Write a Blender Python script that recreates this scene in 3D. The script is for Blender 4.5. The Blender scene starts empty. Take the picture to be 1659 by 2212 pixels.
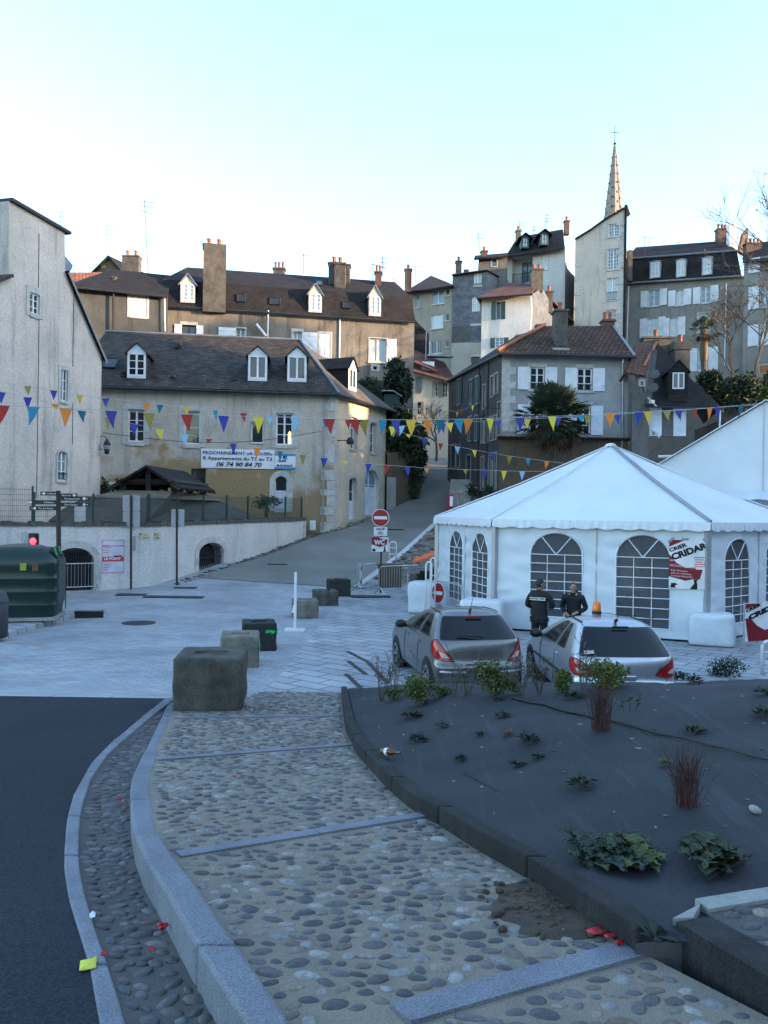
import bpy, bmesh, math, random
from mathutils import Vector, Matrix, geometry, noise
R = math.radians
S = bpy.context.scene
COL = S.collection
# ---------------------------------------------------------------- camera, sky, sun, exposure
HC = 3.3; FPX = 1728.0; CX = 829.5; CY = 1106.0; ROLL = .014
cd = bpy.data.cameras.new('camera'); cam = bpy.data.objects.new('camera', cd); COL.objects.link(cam)
cd.sensor_fit = 'VERTICAL'; cd.sensor_height = 36.0; cd.lens = FPX / 2212 * 36.0
cd.clip_start = .05; cd.clip_end = 3000
cam.matrix_world = Matrix.Translation((0, 0, HC)) @ Matrix.Rotation(R(90), 4, 'X') @ Matrix.Rotation(ROLL, 4, 'Z')
S.camera = cam
SUN_EL, SUN_AZ = 9.0, -18.0       # azimuth measured from +X towards +Y
wd = bpy.data.worlds.new('World'); S.world = wd; wd.use_nodes = True
wt = wd.node_tree; bg = wt.nodes['Background']
sky = wt.nodes.new('ShaderNodeTexSky'); sky.sky_type = 'NISHITA'; sky.sun_disc = False
sky.sun_elevation = R(SUN_EL); sky.sun_rotation = R(90 - SUN_AZ)
sky.altitude = 200; sky.air_density = 1.0; sky.dust_density = 1.0; sky.ozone_density = 1.7
wt.links.new(sky.outputs[0], bg.inputs[0]); bg.inputs[1].default_value = .15
sl = bpy.data.lights.new('sun', 'SUN'); sl.energy = 2.0; sl.angle = R(.6); sl.color = (1, .68, .40)
so = bpy.data.objects.new('sun', sl); COL.objects.link(so)
sd = Vector((math.cos(R(SUN_AZ)) * math.cos(R(SUN_EL)), math.sin(R(SUN_AZ)) * math.cos(R(SUN_EL)), math.sin(R(SUN_EL))))
so.rotation_euler = sd.to_track_quat('Z', 'Y').to_euler(); so.location = (60, 0, 60)
S.view_settings.view_transform = 'Standard'; S.view_settings.look = 'None'
S.view_settings.exposure = 2.75; S.view_settings.gamma = 1

# ---------------------------------------------------------------- layout helpers
def unroll(x, y):
    u, v = x - CX, CY - y; c, s = math.cos(ROLL), math.sin(ROLL)
    return (u * c - v * s) / FPX, (u * s + v * c) / FPX
def P(x, y, d):
    a, b = unroll(x, y); return Vector((a * d, d, HC + b * d))
def lerp(a, b, t): return a + (b - a) * t
def sm(t):
    t = max(0., min(1., t)); return t * t * (3 - 2 * t)
def interp(tab, x):
    if x <= tab[0][0]: return tab[0][1]
    for (a, b), (c, d) in zip(tab, tab[1:]):
        if x <= c: return b + (d - b) * (x - a) / (c - a)
    return tab[-1][1]
def extrap(tab, x):
    if x < tab[0][0]: (a, b), (c, d) = tab[0], tab[1]; return b + (d - b) * (x - a) / (c - a)
    if x > tab[-1][0]: (a, b), (c, d) = tab[-2], tab[-1]; return b + (d - b) * (x - a) / (c - a)
    return interp(tab, x)
def ramp(d): return 1.65 * (1 - d / 14.6)
def drop(d): return .14 * max(0, min(1, (13 - d) / 8))
ST = [(29, 0), (31.5, .14), (34, .45), (40, 1.25), (46, 2.25), (50, 2.95), (52.5, 3.45), (58, 5.4), (62, 6.6), (70, 7.8), (80, 8.9), (95, 9.5), (140, 20)]
def st(y): return interp(ST, y)
def xk(y): return -.6 + .26 * (y - 34.6)
RT = [(38, .12), (42, 1.2), (47, 4.0), (60, 5.5), (70, 7.8), (80, 8.9), (95, 9.5), (140, 20)]
def zg(x, y):
    z = max(0, ramp(y)) * (1 - sm((x - .2) / .8))
    a = st(y); b = interp(RT, y) if y > 33 else a
    if b < a and y > 31: a = lerp(a, b, sm((x - xk(y) - .3) / 1.7))
    return z + a
def G(x, y, zf=None, d0=2.0, d1=140.):
    zf = zf or zg; a, b = unroll(x, y); d = d0
    f = lambda d: HC + b * d - zf(a * d, d)
    while d < d1 and f(d) > 0: d += .1
    lo, hi = d - .1, d
    for _ in range(30):
        m = (lo + hi) / 2
        if f(m) > 0: lo = m
        else: hi = m
    return Vector((a * hi, hi, HC + b * hi))

# ---------------------------------------------------------------- object helpers
def tag(o, label=None, cat=None, group=None, kind=None):
    if label: o['label'] = label
    if cat: o['category'] = cat
    if group: o['group'] = group
    if kind: o['kind'] = kind
    return o
def thing(name, label, cat, loc=(0, 0, 0), group=None):
    o = bpy.data.objects.new(name, None); COL.objects.link(o); o.location = loc; o.empty_display_size = .2
    return tag(o, label, cat, group)
def top(o):
    while o.parent: o = o.parent
    return o
def copy_tree(o, parent=None):
    c = o.copy(); COL.objects.link(c); c.parent = parent
    for ch in list(o.children): copy_tree(ch, c)
    return c
def V(*a): return Vector(a)
class MB:
    def __init__(s): s.v = []; s.f = []; s.m = []
    def poly(s, pts, mi=0):
        i = len(s.v); s.v += [Vector(p) for p in pts]; s.f.append(tuple(range(i, i + len(pts)))); s.m.append(mi)
    def obox(s, c, ax, ay, az, mi=0):          # centre and three half-axis vectors
        c, ax, ay, az = Vector(c), Vector(ax), Vector(ay), Vector(az); i = len(s.v)
        for sx in (-1, 1):
            for sy in (-1, 1):
                for sz in (-1, 1): s.v.append(c + ax * sx + ay * sy + az * sz)
        fl = [(0, 1, 3, 2), (4, 6, 7, 5), (0, 4, 5, 1), (2, 3, 7, 6), (0, 2, 6, 4), (1, 5, 7, 3)]
        if ax.cross(ay).dot(az) < 0: fl = [tuple(reversed(f)) for f in fl]
        for f in fl: s.f.append(tuple(i + k for k in f)); s.m.append(mi)
    def box(s, c, d, rz=0, mi=0):
        ca, sa = math.cos(rz), math.sin(rz)
        s.obox(c, V(ca, sa, 0) * d[0] / 2, V(-sa, ca, 0) * d[1] / 2, V(0, 0, d[2] / 2), mi)
    def tube(s, pts, r, n=6, mi=0, closed=False):
        pts = [Vector(p) for p in pts]; i0 = len(s.v); rr = r if isinstance(r, (list, tuple)) else [r] * len(pts)
        for k, p in enumerate(pts):
            a = pts[max(0, k - 1)]; b = pts[min(len(pts) - 1, k + 1)]
            t = (b - a)
            if t.length < 1e-9: t = V(0, 0, 1)
            t.normalize(); up = V(0, 0, 1) if abs(t.z) < .9 else V(1, 0, 0)
            e1 = t.cross(up).normalized(); e2 = e1.cross(t)
            for j in range(n):
                a_ = 2 * math.pi * j / n; s.v.append(p + (e1 * math.cos(a_) + e2 * math.sin(a_)) * rr[k])
        for k in range(len(pts) - 1):
            for j in range(n):
                a = i0 + k * n + j; b = i0 + k * n + (j + 1) % n
                s.f.append((a, b, b + n, a + n)); s.m.append(mi)
        s.f.append(tuple(i0 + j for j in reversed(range(n)))); s.m.append(mi)
        s.f.append(tuple(i0 + (len(pts) - 1) * n + j for j in range(n))); s.m.append(mi)
    def lathe(s, c, prof, n=16, mi=0, sx=1, sy=1):
        c = Vector(c); i0 = len(s.v)
        for r, z in prof:
            for j in range(n):
                a = 2 * math.pi * j / n; s.v.append(c + V(math.cos(a) * r * sx, math.sin(a) * r * sy, z))
        for k in range(len(prof) - 1):
            for j in range(n):
                a = i0 + k * n + j; b = i0 + k * n + (j + 1) % n
                s.f.append((a, b, b + n, a + n)); s.m.append(mi)
        s.f.append(tuple(i0 + j for j in reversed(range(n)))); s.m.append(mi)
        s.f.append(tuple(i0 + (len(prof) - 1) * n + j for j in range(n))); s.m.append(mi)
    def ell(s, c, r, n=8, m=5, rot=None, mi=0):
        c = Vector(c); i0 = len(s.v)
        for k in range(1, m):
            th = math.pi * k / m
            for j in range(n):
                a = 2 * math.pi * j / n
                p = V(r[0] * math.sin(th) * math.cos(a), r[1] * math.sin(th) * math.sin(a), r[2] * math.cos(th))
                s.v.append(c + (rot @ p if rot else p))
        a0 = len(s.v); pt = V(0, 0, r[2]); pb = V(0, 0, -r[2])
        s.v.append(c + (rot @ pt if rot else pt)); s.v.append(c + (rot @ pb if rot else pb))
        for k in range(m - 2):
            for j in range(n):
                a = i0 + k * n + j; b = i0 + k * n + (j + 1) % n
                s.f.append((a + n, b + n, b, a)); s.m.append(mi)
        for j in range(n):
            s.f.append((a0, i0 + j, i0 + (j + 1) % n)); s.m.append(mi)
            l = i0 + (m - 2) * n; s.f.append((l + (j + 1) % n, l + j, a0 + 1)); s.m.append(mi)
    def prism(s, pts, off, mi=0):               # polygon extruded by vector off
        pts = [Vector(p) for p in pts]; off = Vector(off); n = len(pts)
        s.poly(pts, mi); s.poly([p + off for p in reversed(pts)], mi)
        for k in range(n):
            a, b = pts[k], pts[(k + 1) % n]; s.poly([b, a, a + off, b + off], mi)
    def grid(s, rows, mi=0):
        i0 = len(s.v); n = len(rows[0])
        for r_ in rows: s.v += [Vector(p) for p in r_]
        for k in range(len(rows) - 1):
            for j in range(n - 1):
                a = i0 + k * n + j; s.f.append((a, a + 1, a + n + 1, a + n)); s.m.append(mi)
    def build(s, name, mats, parent=None, smooth=False, uv=True, solid=0, bevel=0):
        o_ = top(parent).location.copy() if parent else V(0, 0, 0)
        me = bpy.data.meshes.new(name); me.from_pydata([tuple(v - o_) for v in s.v], [], s.f)
        mats = mats if isinstance(mats, (list, tuple)) else [mats]
        for m_ in mats: me.materials.append(m_)
        me.polygons.foreach_set('material_index', s.m)
        if smooth: me.polygons.foreach_set('use_smooth', [True] * len(s.f))
        if uv:
            ul = me.uv_layers.new(name='UVMap').data
            for p in me.polygons:
                n = p.normal
                if abs(n.z) > .999: e, w = V(1, 0, 0), V(0, 1, 0)
                else:
                    e = V(-n.y, n.x, 0).normalized(); w = n.cross(e)
                    if w.z < 0: w = -w; e = -e
                for li in p.loop_indices:
                    q = s.v[me.loops[li].vertex_index]; ul[li].uv = (q.dot(e), q.dot(w))
        me.update()
        o = bpy.data.objects.new(name, me); COL.objects.link(o); o.parent = parent
        if solid:
            mo = o.modifiers.new('thick', 'SOLIDIFY'); mo.thickness = abs(solid); mo.offset = -1 if solid > 0 else 1
        if bevel:
            mo = o.modifiers.new('bevel', 'BEVEL'); mo.width = bevel; mo.segments = 2; mo.limit_method = 'ANGLE'; mo.angle_limit = R(40)
        return o
def text(parent, s_, org, e, up, size, m_, name='lettering', align='LEFT', depth=.002, width=None, bold=0, shear=0):
    cu = bpy.data.curves.new(name, 'FONT'); cu.body = s_; cu.size = size; cu.extrude = depth; cu.align_x = align; cu.offset = bold; cu.shear = shear
    cu.resolution_u = 3
    t = bpy.data.objects.new(name, cu); COL.objects.link(t)
    me = bpy.data.meshes.new_from_object(t.evaluated_get(bpy.context.evaluated_depsgraph_get()))
    bpy.data.objects.remove(t); bpy.data.curves.remove(cu)
    e = Vector(e).normalized(); up = Vector(up).normalized(); n = e.cross(up); o_ = top(parent).location if parent else V(0, 0, 0)
    k = 1
    if width and me.vertices:
        xs = [v.co.x for v in me.vertices]; k = width / max(1e-6, max(xs) - min(xs))
    for v in me.vertices: v.co = Vector(org) + e * v.co.x * k + up * v.co.y + n * v.co.z - o_
    me.materials.clear(); me.materials.append(m_)
    o = bpy.data.objects.new(name, me); COL.objects.link(o); o.parent = parent
    return o

# ---------------------------------------------------------------- materials
def newmat(name):
    m_ = bpy.data.materials.new(name); m_.use_nodes = True; t = m_.node_tree
    return m_, t, t.nodes['Principled BSDF']
def nd(t, typ, **kw):
    n = t.nodes.new(typ)
    for k, v in kw.items():
        if k.startswith('i_'): n.inputs[k[2:].replace('_', ' ')].default_value = v
        else: setattr(n, k, v)
    return n
def c4(c): return (c[0], c[1], c[2], 1)
def dim(c, k): return tuple(x * k for x in c)
def coords(t, kind, scale=None, rotz=0):
    if kind == 'pos': src = nd(t, 'ShaderNodeNewGeometry').outputs['Position']
    else: src = nd(t, 'ShaderNodeTexCoord').outputs['UV' if kind == 'uv' else 'Object']
    if scale or rotz:
        mp = nd(t, 'ShaderNodeMapping'); mp.inputs['Scale'].default_value = scale or (1, 1, 1); mp.inputs['Rotation'].default_value = (0, 0, rotz)
        t.links.new(src, mp.inputs['Vector']); return mp.outputs[0]
    return src
def noisefac(t, vec, scale, lo, hi, detail=5, rough=.6):
    n = nd(t, 'ShaderNodeTexNoise'); n.inputs['Scale'].default_value = scale; n.inputs['Detail'].default_value = detail; n.inputs['Roughness'].default_value = rough
    t.links.new(vec, n.inputs['Vector'])
    r_ = nd(t, 'ShaderNodeMapRange'); r_.inputs['From Min'].default_value = lo; r_.inputs['From Max'].default_value = hi; t.links.new(n.outputs['Fac'], r_.inputs['Value'])
    return r_.outputs[0], n
def mixc(t, fac, a, b, mode='MIX'):
    m_ = nd(t, 'ShaderNodeMix', data_type='RGBA', blend_type=mode)
    for sock, v in ((m_.inputs[0], fac), (m_.inputs[6], a), (m_.inputs[7], b)):
        if isinstance(v, (int, float)): sock.default_value = v
        elif isinstance(v, tuple): sock.default_value = c4(v)
        else: t.links.new(v, sock)
    return m_.outputs[2]
def bumpit(t, b, h, strength, dist=.02):
    n = nd(t, 'ShaderNodeBump'); n.inputs['Strength'].default_value = strength; n.inputs['Distance'].default_value = dist
    t.links.new(h, n.inputs['Height']); t.links.new(n.outputs[0], b.inputs['Normal'])
MATS = {}
def mat(name, col, col2=None, rough=.8, metal=0, scale=1.5, fine=30, finev=.15, streak=None, streakf=.6, bump=.15, spec=.4, kind='pos', zmix=None, coat=0):
    m_, t, b = newmat(name); vec = coords(t, kind)
    col2 = col2 or dim(col, .75)
    f, _ = noisefac(t, vec, scale, .35, .65); c = mixc(t, f, col, col2)
    if zmix:                                     # (colour, height, softness): different render below a wavering line
        zc, zh, zs = zmix; sp = nd(t, 'ShaderNodeSeparateXYZ'); t.links.new(vec, sp.inputs[0])
        f2, _ = noisefac(t, vec, .35, .3, .7, 4); ma = nd(t, 'ShaderNodeMath', operation='MULTIPLY_ADD'); t.links.new(f2, ma.inputs[0]); ma.inputs[1].default_value = zs; t.links.new(sp.outputs[2], ma.inputs[2])
        r_ = nd(t, 'ShaderNodeMapRange'); r_.inputs['From Min'].default_value = zh + .9; r_.inputs['From Max'].default_value = zh; t.links.new(ma.outputs[0], r_.inputs['Value'])
        c = mixc(t, r_.outputs[0], c, zc)
    if streak:
        v2 = coords(t, kind, (1.3, 1.3, .13)); f3, _ = noisefac(t, v2, 1.6, .52, .75, 6, .7); mm = nd(t, 'ShaderNodeMath', operation='MULTIPLY'); mm.inputs[1].default_value = streakf; t.links.new(f3, mm.inputs[0])
        c = mixc(t, mm.outputs[0], c, streak)
    f4, n4 = noisefac(t, vec, fine, .3, .7, 3)
    c = mixc(t, finev, c, mixc(t, f4, (0, 0, 0), (1, 1, 1)), 'OVERLAY')
    t.links.new(c, b.inputs['Base Color'])
    b.inputs['Roughness'].default_value = rough; b.inputs['Metallic'].default_value = metal; b.inputs['Specular IOR Level'].default_value = spec
    b.inputs['Coat Weight'].default_value = coat; b.inputs['Coat Roughness'].default_value = .08
    if bump: bumpit(t, b, n4.outputs['Fac'], bump)
    MATS[name] = m_; return m_
def tiles(name, c1, c2, mortar, w, h, ms=.012, kind='uv', rough=.8, bump=.5, moss=None, mossf=.5, rot=0, off=.5, blotch=.25, spec=.3, dist=.02, scale=1.2):
    m_, t, b = newmat(name); vec = coords(t, kind, None, rot)
    br = nd(t, 'ShaderNodeTexBrick'); br.offset = off; br.inputs['Scale'].default_value = 1; br.inputs['Brick Width'].default_value = w; br.inputs['Row Height'].default_value = h
    br.inputs['Mortar Size'].default_value = ms; br.inputs['Mortar Smooth'].default_value = .2; br.inputs['Bias'].default_value = 0
    br.inputs['Color1'].default_value = c4(c1); br.inputs['Color2'].default_value = c4(c2); br.inputs['Mortar'].default_value = c4(mortar)
    # slight waver so the courses are not ruler straight
    nz = nd(t, 'ShaderNodeTexNoise'); nz.inputs['Scale'].default_value = 1.5; t.links.new(vec, nz.inputs['Vector'])
    va = nd(t, 'ShaderNodeVectorMath', operation='MULTIPLY_ADD'); t.links.new(nz.outputs['Color'], va.inputs[0]); va.inputs[1].default_value = (.04, .04, 0); t.links.new(vec, va.inputs[2])
    t.links.new(va.outputs[0], br.inputs['Vector'])
    pos = coords(t, 'pos'); f, _ = noisefac(t, pos, scale, .3, .7); c = mixc(t, blotch, br.outputs['Color'], mixc(t, f, (0, 0, 0), (1, 1, 1)), 'OVERLAY')
    if moss:
        f2, _ = noisefac(t, pos, 2.3, .5, .72, 6, .7); mm = nd(t, 'ShaderNodeMath', operation='MULTIPLY'); mm.inputs[1].default_value = mossf; t.links.new(f2, mm.inputs[0]); c = mixc(t, mm.outputs[0], c, moss)
    f5, n5 = noisefac(t, pos, 40, .3, .7, 2); c = mixc(t, .15, c, mixc(t, f5, (0, 0, 0), (1, 1, 1)), 'OVERLAY')
    t.links.new(c, b.inputs['Base Color']); b.inputs['Roughness'].default_value = rough; b.inputs['Specular IOR Level'].default_value = spec
    if bump:
        ad = nd(t, 'ShaderNodeMath', operation='MULTIPLY_ADD'); t.links.new(br.outputs['Fac'], ad.inputs[0]); ad.inputs[1].default_value = -1; t.links.new(n5.outputs['Fac'], ad.inputs[2])
        bumpit(t, b, ad.outputs[0], bump, dist)
    MATS[name] = m_; return m_
def glassm(name, col, rough=.04, spec=.6):
    m_, t, b = newmat(name); b.inputs['Base Color'].default_value = c4(col); b.inputs['Roughness'].default_value = rough; b.inputs['Specular IOR Level'].default_value = spec
    vec = coords(t, 'pos'); n = nd(t, 'ShaderNodeTexNoise'); n.inputs['Scale'].default_value = .9; t.links.new(vec, n.inputs['Vector']); bumpit(t, b, n.outputs['Fac'], .05, .1)
    return m_
def leafm(name, col, col2, rough=.6, scale=6, trans=.0):
    m_, t, b = newmat(name)
    g = nd(t, 'ShaderNodeNewGeometry'); vec = g.outputs['Position']
    f, _ = noisefac(t, vec, scale, .35, .65); c = mixc(t, f, col, col2)
    rr = nd(t, 'ShaderNodeMapRange'); rr.inputs['To Min'].default_value = .6; rr.inputs['To Max'].default_value = 1.35; t.links.new(g.outputs['Random Per Island'], rr.inputs['Value'])
    hs = nd(t, 'ShaderNodeHueSaturation'); t.links.new(rr.outputs[0], hs.inputs['Value']); t.links.new(c, hs.inputs['Color']); t.links.new(hs.outputs[0], b.inputs['Base Color'])
    b.inputs['Roughness'].default_value = rough; b.inputs['Specular IOR Level'].default_value = .3
    if trans:
        tr = nd(t, 'ShaderNodeBsdfTranslucent'); t.links.new(hs.outputs[0], tr.inputs[0]); mx = nd(t, 'ShaderNodeMixShader'); mx.inputs[0].default_value = trans
        t.links.new(b.outputs[0], mx.inputs[1]); t.links.new(tr.outputs[0], mx.inputs[2]); t.links.new(mx.outputs[0], t.nodes['Material Output'].inputs[0])
    return m_
def emis(name, col, s_):
    m_, t, b = newmat(name); b.inputs['Base Color'].default_value = c4(col); b.inputs['Emission Color'].default_value = c4(col); b.inputs['Emission Strength'].default_value = s_; return m_

M = dict(
 white=mat('white_paint', (.72, .73, .74), (.6, .61, .62), rough=.5, bump=.05, finev=.08),
 shut=mat('shutter_white', (.66, .69, .73), (.52, .55, .6), rough=.6, bump=.05),
 shutg=mat('shutter_green', (.035, .075, .085), rough=.6, bump=.05),
 shuto=mat('shutter_olive', (.22, .24, .2), rough=.6, bump=.05),
 stone=mat('dressed_stone', (.48, .47, .44), (.34, .33, .31), scale=3, streak=(.2, .19, .17), streakf=.4, bump=.3),
 stoneg=mat('grey_stone', (.4, .41, .41), (.28, .29, .29), scale=3, bump=.3),
 glass=glassm('glass_dark', (.016, .02, .026)),
 glassb=glassm('glass_blue', (.16, .23, .28), .08),  # sky reflection painted into the pane colour
 glassc=glassm('glass_sky_curtain', (.42, .47, .5), .15),  # pale pane colour paints sky reflection together with curtains behind
 glassw=emis('glowing_reflection', (1, .6, .25), .35),
 iron=mat('dark_iron', (.02, .02, .022), rough=.5, bump=0, metal=.3),
 zinc=mat('zinc', (.3, .31, .33), (.2, .21, .23), rough=.45, metal=.6, bump=.05),
 galv=mat('galvanised', (.42, .44, .47), (.32, .34, .36), rough=.4, metal=.7, bump=.03, kind='obj'),
 gutter=mat('gutter_zinc', (.04, .042, .048), rough=.5, metal=.4, bump=0),
 slate=tiles('slate', (.024, .021, .02), (.062, .053, .047), (.008, .008, .008), .34, .2, .02, moss=(.07, .05, .034), mossf=.6, blotch=.4),
 slated=tiles('slate_dark', (.009, .0083, .009), (.019, .017, .018), (.005, .005, .005), .34, .22, .02, moss=(.034, .02, .016), mossf=.5, blotch=.4),
 slatew=tiles('slate_wall', (.085, .1, .13), (.12, .135, .165), (.045, .05, .06), .4, .25, .012, blotch=.3),
 slateb=tiles('slate_bleached', (.2, .19, .18), (.27, .25, .23), (.1, .09, .085), .25, .17, .01),
 tilebr=tiles('tile_brown', (.045, .023, .013), (.125, .06, .03), (.008, .006, .005), .3, .34, .05, moss=(.17, .075, .035), mossf=.3, bump=.9, dist=.05),
 tileor=tiles('tile_orange', (.5, .17, .07), (.38, .12, .05), (.1, .04, .02), .28, .4, .04, bump=.9, dist=.05),
 tilered=tiles('tile_red', (.15, .068, .05), (.1, .045, .035), (.04, .02, .016), .26, .3, .025, bump=.6, moss=(.1, .07, .05), mossf=.5),
 terr=mat('terracotta', (.32, .12, .065), (.2, .075, .045), kind='pos', scale=4, bump=.1),
 chim=mat('chimney_render', (.1, .09, .08), (.05, .046, .042), scale=2.2, streak=(.05, .045, .042), bump=.5, fine=14, finev=.3),
 brick=tiles('brick', (.12, .065, .05), (.085, .05, .042), (.08, .07, .06), .25, .08, .012),
 dull=mat('dull_grey', (.07, .075, .08), bump=0),
 conc=mat('concrete', (.3, .3, .29), (.2, .2, .19), bump=.2),
 wooddk=mat('old_timber', (.045, .035, .03), (.025, .02, .018), scale=5, rough=.85, bump=.3),
)
def plaster(name, c, c2, streak=None, sf=.5, **k): return mat(name, c, c2, rough=.92, scale=.6, fine=13, finev=.17, streak=streak, streakf=min(1, sf * 1.25), bump=.5, spec=.2, **k)
M.update(
 plL=plaster('plaster_left', (.56, .5, .44), (.45, .405, .365), (.2, .18, .16), .65),
 plY=plaster('plaster_yellow', (.46, .415, .35), (.36, .328, .28), (.19, .165, .13), .5, zmix=((.27, .19, .105), 7.3, 3.6)),
 plYs=plaster('plaster_cream', (.58, .48, .35), (.46, .385, .285), (.33, .26, .19), .5),
 plB=plaster('plaster_brown', (.14, .124, .107), (.21, .19, .166), (.045, .038, .03), .95),
 plG=plaster('plaster_grey', (.135, .132, .125), (.095, .092, .088), (.07, .065, .06), .6),
 plLS=plaster('plaster_wing_shaded', (.085, .088, .088), (.06, .062, .064), (.04, .04, .04), .6),  # grey plaster copy with the wing's shade put into its colour
 plH=plaster('plaster_house', (.33, .33, .325), (.235, .235, .235), (.36, .37, .37), .5),
 plD=plaster('plaster_dark', (.085, .08, .08), (.058, .055, .057), (.025, .024, .025), .6),
 plR=plaster('plaster_mauve', (.12, .09, .088), (.085, .066, .067), (.05, .042, .042), .6),
 plO=plaster('old_stonework', (.1, .082, .065), (.15, .105, .065), (.07, .06, .05), .7),
 plBe=plaster('plaster_beige', (.3, .27, .22), (.24, .22, .185), (.14, .13, .11), .5),
 plW=plaster('plaster_white', (.62, .6, .57), (.52, .51, .49), (.33, .31, .29), .4),
 plC=plaster('plaster_ivory', (.55, .48, .37), (.48, .42, .33), (.36, .3, .23), .5),
 plT=plaster('plaster_tower', (.5, .44, .375), (.42, .38, .335), (.22, .18, .15), .7),
 plS=plaster('plaster_pale_grey', (.36, .36, .33), (.29, .29, .27), (.17, .17, .16), .5),
 plM=plaster('plaster_mansard', (.25, .24, .22), (.19, .185, .175), (.09, .085, .08), .6),
 plWall=plaster('retaining_render', (.56, .55, .52), (.48, .475, .455), (.28, .29, .3), .5),
)
# ================================================================ the ground
def asphalt(name, c, c2):
    return mat(name, c, c2, rough=.85, scale=.35, fine=55, finev=.5, bump=.5, spec=.12)
M['asph'] = asphalt('asphalt', (.03, .035, .045), (.022, .026, .034))
M['asph2'] = asphalt('street_asphalt', (.2, .2, .18), (.15, .152, .14))
M['earth'] = mat('earth', (.1, .085, .06), (.07, .06, .04), bump=.5)
M['setts'] = tiles('granite_setts', (.25, .27, .295), (.33, .345, .365), (.19, .205, .22), .32, .16, .012, 'pos', rough=.7, bump=.2, rot=R(6), blotch=.25, spec=.4, scale=.45)
M['slabs'] = tiles('granite_slabs', (.27, .285, .305), (.34, .355, .37), (.085, .09, .1), .8, .42, .02, 'pos', rough=.7, bump=.25, rot=R(38), blotch=.25, spec=.4, scale=.6)
M['mortar'] = mat('ramp_mortar', (.215, .185, .145), (.165, .147, .12), rough=.9, scale=2.5, fine=120, finev=.3, bump=.35)
M['mortar2'] = mat('gutter_mortar', (.07, .068, .066), (.095, .092, .088), rough=.9, scale=3, fine=120, finev=.3, bump=.4)
M['kerb'] = mat('granite_kerb', (.17, .185, .215), (.125, .136, .16), rough=.75, scale=2.5, fine=110, finev=.5, bump=.2)
M['kerbd'] = mat('dark_kerb', (.009, .0095, .0105), (.018, .018, .019), rough=.9, scale=4, fine=60, finev=.5, bump=.5, streak=(.1, .1, .1), streakf=.25)
M['membrane'] = mat('weed_membrane', (.0125, .0145, .02), (.018, .0205, .027), rough=.75, scale=1.3, fine=45, finev=.35, bump=.3, streak=None)
def pebm(name, cols):
    m_, t, b = newmat(name); g = nd(t, 'ShaderNodeNewGeometry'); cr = nd(t, 'ShaderNodeValToRGB'); cr.color_ramp.interpolation = 'CONSTANT'
    e = cr.color_ramp.elements; e[0].color = c4(cols[0]); e[1].position = 1 / len(cols); e[1].color = c4(cols[1])
    for k, c in enumerate(cols[2:], 2): x = e.new(k / len(cols)); x.color = c4(c)
    t.links.new(g.outputs['Random Per Island'], cr.inputs[0])
    f, n = noisefac(t, g.outputs['Position'], 45, .3, .7, 4); c = mixc(t, .35, cr.outputs[0], mixc(t, f, (0, 0, 0), (1, 1, 1)), 'OVERLAY')
    t.links.new(c, b.inputs['Base Color']); b.inputs['Roughness'].default_value = .6; bumpit(t, b, n.outputs['Fac'], .15, .01); return m_
def membrane():  # streaks paint crease light and shade, plus dust scuffs, into the colour
    m_ = M['membrane']; t = m_.node_tree; b = t.nodes['Principled BSDF']; src = b.inputs['Base Color'].links[0].from_socket; c = src
    for sc, rz, lo, hi, f, col in (((14, .7, 1), R(32), .56, .8, .75, (.06, .066, .078)), ((9, .8, 1), R(-20), .6, .8, .6, (.045, .05, .062)), ((1.2, 1.2, 1), 0, .5, .7, .45, (.008, .0095, .014))):
        v = coords(t, 'pos', sc, rz); f_, n = noisefac(t, v, 1, lo, hi, 6, .65); mm = nd(t, 'ShaderNodeMath', operation='MULTIPLY'); mm.inputs[1].default_value = f; t.links.new(f_, mm.inputs[0]); c = mixc(t, mm.outputs[0], c, col)
    t.links.new(c, b.inputs['Base Color'])
membrane()
M['peb'] = pebm('river_pebbles', [(.055, .054, .058), (.18, .18, .175), (.1, .098, .1), (.2, .198, .188), (.045, .045, .05), (.14, .128, .11), (.078, .076, .08), (.23, .228, .215), (.12, .092, .075), (.155, .155, .155), (.06, .06, .066), (.19, .165, .13), (.05, .052, .06), (.085, .085, .095)])
M['pebd'] = pebm('gutter_pebbles', [(.06, .063, .07), (.085, .085, .092), (.045, .045, .05), (.11, .11, .112), (.07, .065, .06), (.05, .055, .06)])
def sheet(name, rows, m_, **k): b = MB(); b.grid(rows); return tag(b.build(name, m_, **k), kind='structure')
def fr(a, b, s_):
    n = max(1, int(round((b - a) / s_))); return [a + (b - a) * i / n for i in range(n + 1)]
def bank_and_shade_ridge(x, y):
    z = 8.5 * sm((x - 19) / 10) * sm((y - 52) / 10) * (1 - sm((y - 68) / 6))
    z += (interp([(20, 40), (22.5, 28), (24.8, 22.5), (25.4, 16.5), (31.7, 16.5), (32.4, 29), (34.2, 29), (35, 20), (40, 19), (50, 12), (60, 6)], y) + .5 * noise.noise((x * .02, y * .4, 0))) * sm((x - 36) / 26) * (1 - sm((y - 74) / 30)) * (1 - sm((x - 68) / 16))  # unseen ridge added right of frame, heights shaped to shade chosen walls
    return z
def zt(x, y): return zg(x, y) + bank_and_shade_ridge(x, y) - .12
xs_ = [-700, -300, -150, -90] + fr(-60, 90, 3) + [100, 120, 180, 350, 700]
ys_ = [-500, -150, -60] + fr(-30, 18, 3) + fr(19, 54, 1) + fr(57, 90, 3) + [100, 120, 150, 250, 500, 1200]
def gz(x, y):
    if y > 140: return 20
    if y < 13: return (ramp(y) - .9 if x > -1 else min(ramp(y) - .6, 1.2)) + bank_and_shade_ridge(x, y)
    return zt(x, y) - .03
gb = MB(); gb.grid([[V(x, y, gz(x, y)) for x in xs_] for y in ys_])
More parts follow.
